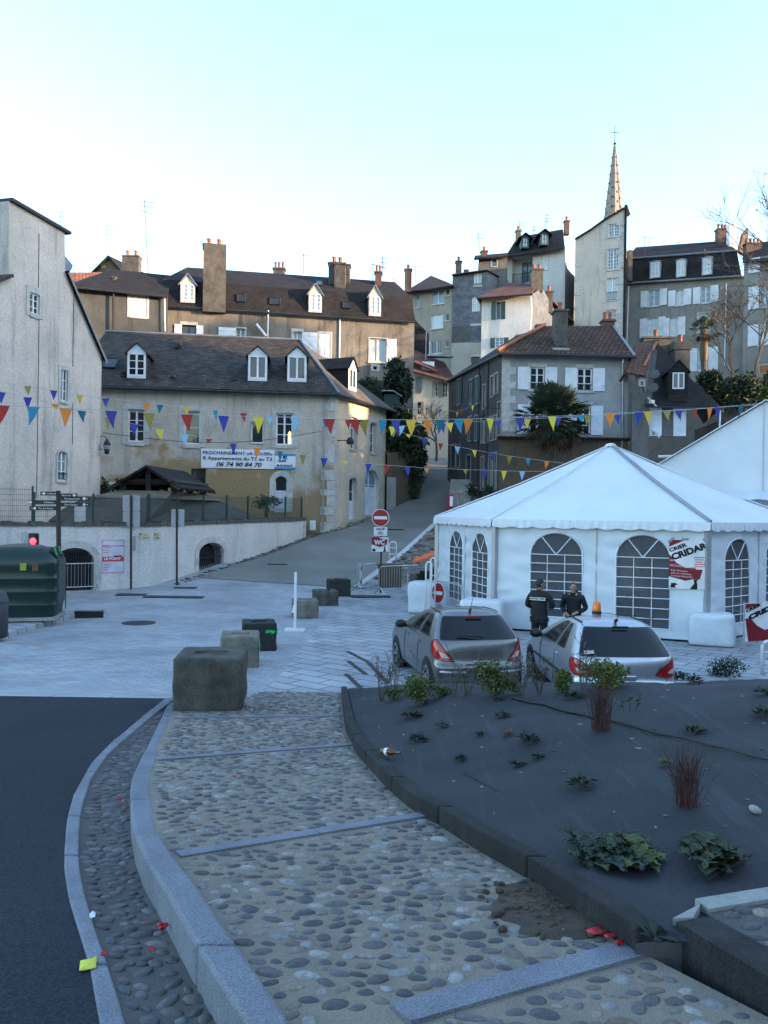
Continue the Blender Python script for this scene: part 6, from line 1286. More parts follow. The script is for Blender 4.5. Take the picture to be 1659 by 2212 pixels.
canvas(w, [(pu(w, 1145), pu(w, 1258), .45, z1a, .62), (pu(w, 1330), pu(w, 1448), .3, z1a, .62)])
w0 = tw[0]; canvas(w0, [(pu(w0, 973), pu(w0, 1001), .45, 2.72, .55), (pu(w0, 1021), pu(w0, 1055), .45, 2.72, .6)])
w2_ = tw[2]; canvas(w2_, [(pu(w2_, 1564), pu(w2_, 1618), .4, 2.72, .6), (pu(w2_, 1650), pu(w2_, 1700), .4, 2.72, .6)])
for i in (3, 4, 5): canvas(tw[i], [])
b = MB()
for i in range(6):
    a = HX[i]; c = (a - V(7.3, 26.4, 0)).normalized(); p = a + c * .05; q = MB(); q.box((p.x, p.y, ZE / 2), (.13, .13, ZE), math.atan2(c.y, c.x)); q.build('corner_post', ALU, tent)
for i, us in ((1, (.5,)), (0, (.54,)), (2, (.5,))):
    for u in us: q = MB(); z_ = [k / 12 for k in range(13)]; q.tube([tw[i].pt(tw[i].L * u, lerp(.1, ZE, k), .03) for k in z_], .02, 4); q.build('seam_pole', ALU, tent)
def panel_roof(a, c, apex, name='roof_panel', sag=.10):
    rows = []
    for i in range(9):
        s_ = i / 8; r_ = []
        for j in range(13):
            t = j / 12; p = a.lerp(c, t).lerp(apex, s_); p.z -= sag * math.sin(math.pi * s_) * 1.0 + .05 * math.sin(math.pi * t) * (1 - s_); p.z += .02 * noise.noise((t * 3, s_ * 6, a.x)); r_.append(p)
        rows.append(r_)
    b = MB(); b.grid(rows); return b.build(name, TENT, tent, smooth=True)
mat('grey_strap', (.3, .32, .35), bump=0); ctr = V(7.3, 26.4, 0); E6 = [V(p.x, p.y, ZE) + (p - ctr).normalized() * .16 for p in HX]
for i in range(6):
    panel_roof(E6[i], E6[(i + 1) % 6], APX); a, c = E6[i], E6[(i + 1) % 6]; n = max(10, int((c - a).length / .13)); b = MB(); rows = []
    L = (c - a).length
    top_ = [a.lerp(c, j / (n * 4)) for j in range(n * 4 + 1)]; o_ = (c - a).cross(V(0, 0, 1)).normalized()
    per = L / max(1, round(L / .55))
    rows = [[p + V(0, 0, .0) + o_ * .012 for p in top_], [p + V(0, 0, -.1) + o_ * (.03 + .012 * math.sin(j)) for j, p in enumerate(top_)], [p + V(0, 0, -.2 - .045 * abs(math.sin(math.pi * (L * j / (n * 4)) / per))) + o_ * (.035 + .015 * math.sin(j * .8)) for j, p in enumerate(top_)]]
    b.grid(rows); b.build('valance', TENT, tent, smooth=True)
    q = MB(); q.tube([E6[i] + V(0, 0, .02), E6[i].lerp(APX, .5) + V(0, 0, -.05), APX + V(0, 0, .02)], .05 if i == 2 else .02, 6); q.build('roof_seam', MATS['grey_strap'] if i == 2 else TENT, tent)
b = MB(); b.lathe(APX - V(0, 0, .06), [(.22, 0), (.14, .09), (.02, .12)], 8); b.build('apex_cap', TENT, tent)
b = MB(); b.prism([V(p.x, p.y, .0) + (ctr - p).normalized() * .1 for p in HX], V(0, 0, .055)); b.build('floor', M['wooddk'], tent)
# things dimly visible inside: stacked chairs and a pale board
r4 = random.Random(4)
for k, (x, y) in enumerate(((5.0, 23.6), (5.7, 23.3), (7.2, 22.8), (4.4, 24.0))):
    b = MB()
    for j in range(2 + k % 2):
        z_ = .5 + .16 * j; b.box((x, y, z_), (.42, .42, .03)); b.box((x, y + .2, z_ + .25), (.42, .03, .4))
    for sx in (-1, 1):
        for sy in (-1, 1): b.box((x + sx * .18, y + sy * .18, .28), (.03, .03, .44))
    tag(b.build('stacked_chairs', mat('dark_plastic', (.02, .021, .024), rough=.5, bump=0) if 'dark_plastic' not in MATS else MATS['dark_plastic']), ['dark stacked chairs inside the marquee behind the left arched window', 'second chair stack inside the marquee just right of the two men', 'chair stack inside the marquee behind the right arched window', 'chair stack inside the marquee at the far left'][k], 'chairs', 'chair stacks inside the marquee')
b = MB(); b.box((7.0, 24.0, 1.8), (1.3, .05, 1.5), -.35); b.box((7.0, 24.0, .55), (.06, .05, 1.1), -.35); tag(b.build('display_board', WHITEI), 'pale board standing inside the marquee behind the right arched window', 'board')
# posters with slanted lettering
def poster(t, org, e, up, W, H, full=True, place=False):
    e, up = Vector(e).normalized(), Vector(up).normalized(); n = e.cross(up); o = lambda u, v, k=.004: org + e * (u * W) + up * (v * H) + n * k
    b = MB(); b.obox(o(.5, .5, 0), e * W / 2, up * H / 2, n * .003); b.build('sheet', WHITEI, t)
    b = MB(); b.prism([o(0, .84), o(.42, .985), o(0, .985)], n * .003)
    if full: b.prism([o(0, .69), o(.10, .62), o(.2, .52), o(.45, .425), o(.7, .44), o(.72, .4), o(.9, .4), o(.82, .2), o(.65, .205), o(.44, .165), o(0, .245)][::-1], n * .003)
    else: b.prism([o(0, .6), o(.13, .6), o(.3, .4), o(.5, .28), o(1, .42), o(1, 0), o(0.08, 0)][::-1], n * .003)
    b.build('red_field', MAROON, t)
    a = math.atan2(.155 * H, .54 * W) if full else .32; d = e * math.cos(a) + up * math.sin(a); u2 = up * math.cos(a) - e * math.sin(a)
    text(t, 'CRIER', o(.02, .735 if full else .755, .009), d, u2, .1 * H, BLACK, width=.5 * W if full else .4 * W, bold=.006); text(t, 'CRIDAR', o(.1, .575 if full else .56, .009), d, u2, .17 * H, BLACK, width=1.0 * W if full else .95 * W, bold=.012)
    if full:
        text(t, 'EXPO', o(.02, .555, .009), e, up, .045 * H, WHITEI); text(t, 'RESTAURATION LOCALE', o(.02, .455, .009), e - up * .08, up + e * .08, .05 * H, WHITEI, width=.8 * W)
        for k, s_ in enumerate(('Bals, Musiques,', 'salle du chapiteau,', 'au fond du jardin')): text(t, s_, o(.05, .36 - .055 * k, .009), e - up * .05, up + e * .05, .045 * H, WHITEI, width=(.45, .56, .58)[k] * W)
        for k in range(5): q = MB(); q.obox(o(.8, .64 - .045 * k, .005), e * W * (.14 - .02 * (k % 3)), up * H * .008, n * .002); q.build('small_print', REDI, t)
        q = MB(); q.prism([o(.04, .02), o(.2, .02), o(.16, .06), o(.24, .09), o(.17, .115), o(.07, .11)], n * .003); q.prism([o(.56, .0), o(.76, .0), o(.76, .1), o(.74, .16), o(.78, .2), o(.66, .2), o(.68, .12)], n * .003); q.build('emblem', BLACK, t)
        q = MB()
        for u, v, s_ in ((.05, .98, 1), (.42, 1.0, 0), (.96, .97, -1), (.97, .52, 2)): dd_ = (e + up * s_ * .8 if abs(s_) < 2 else up).normalized(); q.obox(o(u, v, .012), dd_ * .09, n.cross(dd_) * .03, n * .001)
        q.build('tape', M['zinc'], t)
w = tw[1]; (u0, z1), (u1, z0) = w.px(1446, 1164), w.px(1526, 1274)
t = thing('festival_poster', 'large red and white festival poster taped to the marquee wall', 'poster', w.pt(u0, z0, .06)); poster(t, w.pt(u0, z0, .06), w.e, V(0, 0, 1), u1 - u0, z1 - z0)
d_ = 19.3; o_ = P(1609, 1386, d_); t = thing('festival_board', 'red and white festival board on a stand at the right edge', 'board', (o_.x, d_, 0)); e_ = V(.93, .36, 0); poster(t, V(o_.x, d_, o_.z), e_, V(0, 0, 1), 1.25, P(1609, 1303, d_).z - o_.z, False)
b = MB(); b.tube([V(o_.x - .02, d_ + .02, 0), V(o_.x - .02, d_ + .02, P(1609, 1300, d_).z)], .02, 5); b.tube([V(o_.x + 1.15, d_ + .48, 0), V(o_.x + 1.15, d_ + .48, 1.2)], .02, 5); b.build('stand', ALU, t)
# ballast blocks under white covers
CLOTH = mat('ballast_cover', (.6, .63, .66), (.52, .56, .6), rough=.6, bump=.1, scale=2)
def ballast(x0, x1, yt, yb, d, dep, rz, label):
    p, q = P(x0, yb, d), P(x1, yb, d); w_, h_ = (q.x - p.x), max(.4, P(x0, yt, d).z); bm = bmesh.new(); bmesh.ops.create_cube(bm, size=1); bmesh.ops.subdivide_edges(bm, edges=bm.edges, cuts=5, use_grid_fill=True)
    for v in bm.verts:
        c = v.co; k = 1 + .07 * (.5 - c.z); n = V(noise.noise((c.x * 3, c.y * 3, c.z * 2 + x0)), noise.noise((c.x * 3, c.z * 3, x0 + 9)), noise.noise((c.y * 3, c.x * 3, x0 + 5))) * .045
        v.co = V(c.x * w_ * k, c.y * dep * k, (c.z + .5) * h_) + n * (.3 if c.z < -.4 else 1); v.co.z = max(0.01, v.co.z)
    me = bpy.data.meshes.new('ballast_block'); bm.to_mesh(me); bm.free(); me.materials.append(CLOTH)
    for f in me.polygons: f.use_smooth = True
    o = bpy.data.objects.new('ballast_block', me); COL.objects.link(o); o.location = ((p.x + q.x) / 2, d + dep / 2, zg((p.x + q.x) / 2, d) + .0); o.rotation_euler.z = rz; mo = o.modifiers.new('s', 'SUBSURF'); mo.levels = 1; mo.render_levels = 1
    tag(o, label, 'ballast block', 'covered ballast blocks around the marquee')
ballast(1507, 1597, 1328, 1398, 20.2, .9, -.35, 'white covered ballast block at the right corner of the marquee'); ballast(887, 950, 1258, 1306, 26.0, .9, -.2, 'white covered ballast block behind the small no entry sign'); ballast(1000, 1092, 1297, 1370, 21.8, .8, -.3, 'white covered ballast block behind the left car roof')
# big tent behind
t2 = thing('large_tent', 'taller white frame tent gable rising behind the marquee at right', 'tent', (17, 34, 0)); d_ = 34.0
pa, pl = P(1655, 868, d_), P(1430, 1001, d_)
eG = V(.9, -.44, 0).normalized(); nb = V(.44, .9, 0).normalized(); L_ = V(pa.x, d_, 0) - eG * 8; w = Wall(rt(L_), rt(L_ + eG * 16), 0, 4, TENTW, t2, name='gable_wall')
ux, uz_ = w.px(1655, 868); lx, lz = w.px(1430, 1001); sl_ = (uz_ - lz) / (ux - lx); ze = uz_ - ux * sl_; w.out = [(0, 0), (2 * ux, 0), (2 * ux, ze), (ux, uz_), (0, ze)]; w.m = TENT; w.build()
b = MB(); bk = nb * 16; A_, B_, C_ = w.pt(-.2, ze - .12, .2), w.pt(ux, uz_ + .05, .2), w.pt(2 * ux + .2, ze - .12, .2); b.poly([A_, B_, B_ + bk, A_ + bk][::-1]); b.poly([B_, C_, C_ + bk, B_ + bk][::-1]); b.build('roof', TENT, t2, solid=.04)
b = MB(); b.poly([w.pt(0, 0), w.pt(0, 0) + bk, w.pt(0, ze) + bk, w.pt(0, ze)]); b.build('side_wall', TENTW, t2)
sx_ = w.px(1648, 1000)[0]; b = MB(); b.tube([w.pt(sx_, w.px(1648, 1060)[1], .03), w.pt(sx_, uz_ - .1, .03)], .025, 4); b.build('gable_seam', ALU, t2)
cu, cz_ = w.px(1575, 1062); rows = [[w.pt(lerp(cu, 2 * ux, j / 24), cz_ - .13 * i + .05 * (j % 2) * (i > 0), .05 + i * .45) for j in range(25)] for i in range(4)]
b = MB(); b.grid(rows); b.build('awning', TENT, t2)
# ================================================================ cars
def carpaint(name, c):
    m_, t, b = newmat(name); vec = coords(t, 'obj'); f, n = noisefac(t, vec, 3, .3, .7, 5); t.links.new(mixc(t, f, c, dim(c, .8)), b.inputs['Base Color']); b.inputs['Metallic'].default_value = .75; b.inputs['Roughness'].default_value = .34; b.inputs['Coat Weight'].default_value = .6; b.inputs['Coat Roughness'].default_value = .06; return m_
CG = glassm('car_glass', (.007, .01, .013), .05, .42); TRIM = mat('black_trim', (.012, .012, .013), rough=.5, bump=0, kind='obj'); LAMP = glassm('red_lamp', (.36, .008, .012), .12, .6); LAMPC = glassm('clear_lamp', (.5, .42, .4), .15, .6)
TYRE = mat('tyre_rubber', (.016, .016, .017), rough=.8, bump=.1, kind='obj'); RIM = mat('wheel_rim', (.45, .46, .48), rough=.35, metal=.7, bump=0, kind='obj')
def make_car(label, group, paint, lev, fx, ty, glass_rows, lamp, cap, rearcols, L, W, wheels, roofline=None):
    """lev: (z, half width, rear y, front y); fx: rear half columns (fraction of width, y offset); ty: side stations"""
    t = thing('parked_car', label, 'car', (0, 0, 0), group)
    fr_c = [(.985, -.32), (.93, -.17), (.8, -.07), (.45, -.015), (0, 0)]
    bm = bmesh.new(); rings = []
    for z, w, yr, yf in lev:
        half = [(-f * w, yr + o) for f, o in fx] + [(-w * (1 - .012 * abs(2 * s - 1)), lerp(yr + fx[-1][1], yf - .32, s)) for s in ty] + [(-f * w, yf + o) for f, o in fr_c]
        full = half + [(-x, y) for x, y in half[-2:0:-1]]
        rings.append([bm.verts.new((x, y, z)) for x, y in full])
    n = len(rings[0]); nh = len(fx) + len(ty) + len(fr_c); fc = {}
    for k in range(len(rings) - 1):
        for j in range(n): fc[(k, j)] = bm.faces.new((rings[k][j], rings[k + 1][j], rings[k + 1][(j + 1) % n], rings[k][(j + 1) % n]))
    cen = []
    for sc, dz in cap:
        last = cen[-1] if cen else rings[-1]; cx = sum(v.co.y for v in rings[-1]) / n
        r_ = [bm.verts.new((v.co.x * sc, cx + (v.co.y - cx) * sc, lev[-1][0] + dz)) for v in rings[-1]]
        for j in range(n): bm.faces.new((last[j], r_[j], r_[(j + 1) % n], last[(j + 1) % n]))
        cen.append(r_)
    bm.faces.new(cen[-1][::-1]); bm.faces.new(rings[0])
    K0, K1 = glass_rows; rc0 = len(fx) - 1; nf = len(fx) + len(ty)
    J = lambda j: [j, n - 1 - j]
    groups = {}
    rear = [fc[(k, j)] for k in range(K0, K1) for jj in range(rearcols) for j in J(jj)]; groups[1] = rear
    winds = [fc[(k, j)] for k in range(K0, K1) for jj in range(nf + 1, nh - 1) for j in J(jj)]; groups[6] = winds
    for side, f in ((0, lambda j: j), (1, lambda j: n - 1 - j)):
        for gi, (a, c) in enumerate(glass_rows_side): groups[2 + gi + side * 10] = [fc[(k, f(j))] for k in range(K0, K1 - 0) for j in range(rc0 + a, rc0 + c)]
    for gid, fs in groups.items():
        ext = gid < 20
        r_ = bmesh.ops.inset_region(bm, faces=fs, thickness=.03 if ext else .018, depth=-.004, use_even_offset=True, use_boundary=True)
        for f in fs: f.material_index = gid
        for f in r_['faces']: f.material_index = 30
    bmesh.ops.recalc_face_normals(bm, faces=bm.faces)
    me = bpy.data.meshes.new('tmp'); bm.to_mesh(me); bm.free(); o = bpy.data.objects.new('tmp', me); COL.objects.link(o); mo = o.modifiers.new('s', 'SUBSURF'); mo.levels = 2; mo.render_levels = 2
    for i in range(31): me.materials.append(None)
    ev = o.evaluated_get(bpy.context.evaluated_depsgraph_get()); m2 = bpy.data.meshes.new_from_object(ev)
    parts = {}
    for p in m2.polygons: parts.setdefault(p.material_index, []).append(p)
    names = {0: ('body', paint), 1: ('rear_window', CG), 6: ('windscreen', CG), 30: ('window_seal', TRIM), 20: ('tail_lamp', LAMP), 21: ('tail_lamp', LAMP)}
    body = None
    for gid, ps in sorted(parts.items()):
        nm, m_ = names.get(gid, ('side_window', CG)); vs = {}; v = []; f = []
        for p in ps:
            q = []
            for i in p.vertices:
                if i not in vs: vs[i] = len(v); v.append(m2.vertices[i].co.copy())
                q.append(vs[i])
            f.append(q)
        m3 = bpy.data.meshes.new(nm); m3.from_pydata([tuple(c) for c in v], [], f); m3.materials.append(m_)
        for p in m3.polygons: p.use_smooth = True
        ob = bpy.data.objects.new(nm, m3); COL.objects.link(ob); ob.parent = t
    def onbody(t_, z, s_):
        dr = V(.64, .77, 0); pp = V(.77, -.64, 0) * t_ - dr * 2; hit, loc, nn, _ = ev.ray_cast((pp.x, pp.y, z), dr)
        q = loc + nn * .007 if hit else pp + dr * 2; return V(q.x * s_, q.y, q.z)
    for s_ in (1, -1):
        for k, pl in enumerate(lamp):
            bm = bmesh.new(); f = bm.faces.new([bm.verts.new((t_, z, 0)) for t_, z in pl]); bmesh.ops.triangulate(bm, faces=[f]); bmesh.ops.subdivide_edges(bm, edges=bm.edges, cuts=7, use_grid_fill=True)
            for v in bm.verts: v.co = onbody(v.co.x, v.co.y, s_) + V(0, -.004 * k, 0)
            bmesh.ops.recalc_face_normals(bm, faces=bm.faces); ml = bpy.data.meshes.new('tail_lamp'); bm.to_mesh(ml); bm.free(); ml.materials.append((LAMP, LAMPC)[k])
            for p in ml.polygons: p.use_smooth = True
            ob = bpy.data.objects.new('tail_lamp' if k == 0 else 'reversing_lamp', ml); COL.objects.link(ob); ob.parent = t
            if k == 0: b = MB(); q = [onbody(lerp(a[0], c[0], i / 5), lerp(a[1], c[1], i / 5), s_) for a, c in zip(pl, pl[1:] + pl[:1]) for i in range(5)]; b.tube(q + q[:1], .008, 5); b.build('lamp_seal', TRIM, t, smooth=True)
    bpy.data.objects.remove(o); bpy.data.meshes.remove(me); bpy.data.meshes.remove(m2)
    for x, s_ in ((-1, -1), (1, 1)):
        for y in wheels:
            wz = .30; X_ = s_ * (W / 2 - .005); b = MB(); ax = [(.0, 0)]; c = V(X_ - s_ * .2, y, wz)
            def ring(b, r_, x0, x1, nn=24):
                i0 = len(b.v)
                for xx in (x0, x1):
                    for k in range(nn): a = 2 * math.pi * k / nn; b.v.append(V(xx, y + r_ * math.cos(a), wz + r_ * math.sin(a)))
                for k in range(nn): b.f.append((i0 + k, i0 + (k + 1) % nn, i0 + nn + (k + 1) % nn, i0 + nn + k)); b.m.append(0)
                b.f.append(tuple(i0 + nn + k for k in range(nn))); b.m.append(0)
            b = MB(); ring(b, .365, X_ - s_ * .03, X_ + s_ * .004); b.build('wheel_arch', TRIM, t)
            b = MB(); ring(b, .295, X_ - s_ * .2, X_ + s_ * .014); wh = b.build('wheel', TYRE, t); b = MB(); ring(b, .2, X_, X_ + s_ * .022); b.build('rim', RIM, wh)
            b = MB()
            for k in range(9): a = 2 * math.pi * k / 9; b.obox((X_ + s_ * .026, y + .125 * math.cos(a), wz + .125 * math.sin(a)), V(.006, 0, 0), V(0, -math.sin(a), math.cos(a)) * .016, V(0, math.cos(a), math.sin(a)) * .06)
            b.build('rim_slots', TRIM, wh)
    return t
def mirror(t, x, y, z, m_):
    for s_ in (-1, 1): b = MB(); b.ell((s_ * (x + .12), y, z), (.12, .07, .085), 12, 8); b.tube([V(s_ * (x - .04), y + .02, z - .05), V(s_ * (x + .08), y, z - .03)], .03, 6); b.build('wing_mirror', m_, t, smooth=True)
def stick(t, name, pts, r, m_): b = MB(); b.tube(pts, r, 6); return b.build(name, m_, t, smooth=True)
def plate(t, name, c, hx, hy, hz, m_, tilt=0, bevel=.01): b = MB(); b.obox(c, V(hx, 0, 0), V(0, hy * math.cos(tilt), hy * math.sin(tilt)), V(0, -hz * math.sin(tilt), hz * math.cos(tilt))); return b.build(name, m_, t, bevel=bevel)
CARP = carpaint('silver_beige_paint', (.17, .168, .166)); CARP2 = carpaint('silver_paint', (.46, .49, .53))
# rounded five door hatchback
LP1 = [[(-.92, .92), (-.87, 1.0), (-.79, 1.02), (-.7, .95), (-.58, .82), (-.46, .68), (-.44, .655), (-.62, .66), (-.8, .7), (-.9, .79)], [(-.72, .82), (-.62, .8), (-.52, .71), (-.66, .715)]]
LP2 = [[(-.95, .88), (-.9, .94), (-.78, .94), (-.6, .86), (-.46, .76), (-.42, .7), (-.6, .665), (-.8, .68), (-.92, .76)], [(-.8, .8), (-.68, .79), (-.6, .73), (-.74, .72)]]
FXA = [(0, 0), (.3, .003), (.55, .015), (.75, .045), (.87, .095), (.955, .18), (.99, .33)]; TYA = [.07, .2, .4, .425, .76, .86]
LA = [(.17, .78, .14, 3.88), (.24, .83, .06, 3.95), (.34, .85, .02, 3.98), (.5, .86, 0, 4.0), (.57, .862, .005, 3.99), (.6, .862, .045, 3.97), (.66, .862, .075, 3.93), (.78, .862, .085, 3.82), (.9, .855, .1, 3.5), (.98, .845, .13, 3.05), (1.02, .83, .16, 2.9), (1.06, .815, .2, 2.78), (1.2, .755, .36, 2.45), (1.34, .672, .53, 2.05), (1.39, .64, .59, 1.88), (1.43, .59, .7, 1.72)]
glass_rows_side = [(1, 3), (4, 5)]
c1 = make_car('silver beige hatchback with tall red tail lamps, left of the two parked cars', 'parked hatchbacks', CARP, LA, FXA, TYA, (10, 14), LP1, [(.82, .035), (.55, .055), (.25, .062)], 4, 4.0, 1.72, (.66, 3.17))
mirror(c1, .84, 2.35, 1.03, TRIM)
stick(c1, 'aerial', [V(0, .78, 1.47), V(0, .62, 1.72)], .006, TRIM); stick(c1, 'aerial_base', [V(0, .8, 1.46), V(0, .74, 1.5)], .025, TRIM)
plate(c1, 'brake_light', (0, .53, 1.395), .16, .012, .02, LAMP, .85); plate(c1, 'boot_handle', (0, .06, .63), .17, .02, .035, M['galv'], 0, .012); plate(c1, 'number_recess', (0, .045, .57), .3, .012, .04, TRIM)
stick(c1, 'wiper', [V(.05, .14, 1.075), V(-.42, .2, 1.11)], .016, TRIM); text(c1, 'CORSA', V(-.56, .075, .83), X, Z, .055, RIM, width=.22); text(c1, 'ECO', V(.4, .075, .83), X, Z, .05, RIM)
for s_ in (-1, 1):
    stick(c1, 'bumper_strip', [V(s_ * .3, -.012, .47), V(s_ * .6, .02, .475), V(s_ * .77, .09, .48)], .022, M['galv']); stick(c1, 'roof_strip', [V(s_ * .56, .8, 1.446), V(s_ * .56, 1.2, 1.452), V(s_ * .53, 1.6, 1.446)], .009, TRIM)
    for y in (1.15, 2.05): stick(c1, 'door_handle', [V(s_ * .862, y, .86), V(s_ * .868, y + .17, .86)], .016, CARP)
    for y in (1.35, 2.42): stick(c1, 'door_seam', [V(s_ * .835, y - .16, .99), V(s_ * .858, y - .05, .85), V(s_ * .866, y, .6), V(s_ * .862, y + .02, .3)], .004, TRIM)
    stick(c1, 'tailgate_seam', [V(s_ * .66, .1, .97), V(s_ * .6, .075, .8), V(s_ * .56, .06, .66), V(s_ * .45, .04, .62)], .004, TRIM)
b = MB(); b.box((-.33, 1.0, 1.02), (.3, .14, .32)); b.box((.33, 1.0, 1.02), (.3, .14, .32)); b.build('head_rest', TRIM, c1)
c1.rotation_euler.z = R(12); c1.location = (1.8, 14.25, .0)
# squarer silver hatchback with beacon
FXB = [(0, 0), (.3, .004), (.58, .02), (.78, .055), (.89, .1), (.965, .19), (.992, .36)]; TYB = [.06, .17, .39, .415, .72, .84]
LB_ = [(.17, .8, .14, 4.08), (.25, .84, .06, 4.15), (.36, .865, .015, 4.19), (.48, .873, 0, 4.2), (.54, .875, .005, 4.19), (.57, .875, .05, 4.17), (.62, .875, .085, 4.1), (.72, .875, .09, 3.95), (.86, .87, .1, 3.7), (.94, .86, .12, 3.3), (.99, .845, .155, 3.1), (1.03, .83, .185, 2.98), (1.2, .755, .335, 2.55), (1.36, .672, .48, 2.1), (1.41, .635, .56, 1.9), (1.45, .585, .7, 1.74)]
glass_rows_side = [(2, 3), (4, 6)]
c2 = make_car('silver hatchback with an orange beacon on its roof, right of the two parked cars', 'parked hatchbacks', CARP2, LB_, FXB, TYB, (10, 14), LP2, [(.82, .035), (.55, .055), (.25, .06)], 4, 4.2, 1.75, (.78, 3.38))
mirror(c2, .84, 2.5, 1.02, TRIM); stick(c2, 'aerial', [V(0, .74, 1.5), V(.1, .62, 1.74)], .006, TRIM); stick(c2, 'aerial_base', [V(0, .76, 1.49), V(0, .68, 1.52)], .028, TRIM)
plate(c2, 'brake_light', (0, .5, 1.425), .14, .012, .018, TRIM, .75); plate(c2, 'boot_handle', (.02, .07, .66), .12, .02, .04, CARP2, 0, .015); stick(c2, 'bumper_seam', [V(-.74, .08, .575), V(-.4, .03, .56), V(.4, .03, .56), V(.74, .08, .575)], .006, TRIM)
text(c2, 'PEUGEOT', V(-.6, .075, .8), X, Z, .05, TRIM, width=.26, bold=.002); text(c2, '307', V(.5, .09, .79), X, Z, .07, TRIM)
b = MB()
for q in (((-.02, -.07), (.0, -.02), (-.05, .0), (-.01, .03), (-.03, .07), (.03, .08), (.045, .04), (.02, .01), (.05, -.03), (.03, -.08)),): b.prism([V(x + .02, .078, .8 + z) for x, z in q], V(0, -.01, 0))
b.build('emblem', M['galv'], c2)
for s_ in (-1, 1):
    stick(c2, 'roof_strip', [V(s_ * .56, .78, 1.468), V(s_ * .56, 1.2, 1.474), V(s_ * .53, 1.6, 1.468)], .011, TRIM); stick(c2, 'rubbing_strip', [V(s_ * .878, 1.1, .58), V(s_ * .884, 2.0, .58), V(s_ * .88, 3.0, .58)], .022, TRIM)
    for y in (1.2, 2.15): stick(c2, 'door_handle', [V(s_ * .872, y, .86), V(s_ * .878, y + .17, .86)], .018, CARP2)
    for y in (1.5, 2.55): stick(c2, 'door_seam', [V(s_ * .845, y - .16, .98), V(s_ * .87, y - .05, .85), V(s_ * .88, y, .6), V(s_ * .875, y + .02, .3)], .004, TRIM)
    stick(c2, 'tailgate_seam', [V(s_ * .7, .11, .95), V(s_ * .66, .09, .8), V(s_ * .63, .08, .6)], .004, TRIM)
b = MB(); b.obox((-.62, .17, 1.06), V(.09, .03, 0), V(0, .004, 0), V(0, .012, .025)); b.build('sticker', WS, c2)
c2.rotation_euler.z = R(2); c2.location = (4.0, 12.9, 0)
bc = Matrix.Rotation(R(2), 3, 'Z') @ V(-.08, 1.55, 1.507) + c2.location; t = thing('beacon', 'orange flashing beacon standing on the roof of the right car', 'beacon', bc); b = MB(); b.lathe(bc, [(.085, 0), (.085, .055), (.075, .06)], 16); b.build('base', TRIM, t)
b = MB(); b.lathe(bc, [(.078, .055), (.075, .1), (.066, .215), (.045, .235), (.02, .24)], 16); b.build('dome', glassm('amber_dome', (.75, .16, .01), .15, .6), t, smooth=True)
b = MB(); q = [bc + V(.08 + .11 * i, -.06 * i, .02 + .014 * math.sin(i * 1.7) - .002 * i) for i in range(9)]; b.tube(q, .006, 5); b.build('cable', TRIM, t)
# ================================================================ two men
SKIN = mat('skin', (.34, .2, .145), rough=.55, bump=0, kind='obj', finev=.05); HAIR = mat('dark_hair', (.018, .014, .012), rough=.6, bump=.2, kind='obj'); JACK = mat('black_jacket', (.009, .0095, .013), rough=.75, bump=.2, kind='obj', scale=6); TROU = mat('dark_trousers', (.012, .012, .017), rough=.85, bump=.1, kind='obj'); SHOE = mat('black_shoe', (.01, .01, .01), rough=.5, bump=0, kind='obj'); EYE = mat('eye_dark', (.01, .008, .006), rough=.3, bump=0, kind='obj')
def skin(name, m_, root, V_, E_, R_, rooti=0, lv=2, extra=None):
    me = bpy.data.meshes.new(name); me.from_pydata([tuple(v) for v in V_], E_, []); o = bpy.data.objects.new(name, me); COL.objects.link(o); o.modifiers.new('k', 'SKIN'); sm_ = o.modifiers.new('s', 'SUBSURF'); sm_.levels = lv; sm_.render_levels = lv
    sv = me.skin_vertices[0].data if me.skin_vertices else None
    for i, r_ in enumerate(R_): sv[i].radius = r_ if isinstance(r_, tuple) else (r_, r_); sv[i].use_root = i == rooti
    m2 = bpy.data.meshes.new_from_object(o.evaluated_get(bpy.context.evaluated_depsgraph_get())); bpy.data.objects.remove(o); bpy.data.meshes.remove(me)
    if extra:
        bm = bmesh.new(); bm.from_mesh(m2); tmp = bpy.data.meshes.new('t'); tmp.from_pydata([tuple(v) for v in extra.v], [], extra.f); bm.from_mesh(tmp); bm.to_mesh(m2); bm.free(); bpy.data.meshes.remove(tmp)
    m2.name = name; m2.materials.clear(); m2.materials.append(m_)
    for p in m2.polygons: p.use_smooth = True; p.material_index = 0
    o = bpy.data.objects.new(name, m2); COL.objects.link(o); o.parent = root; return o
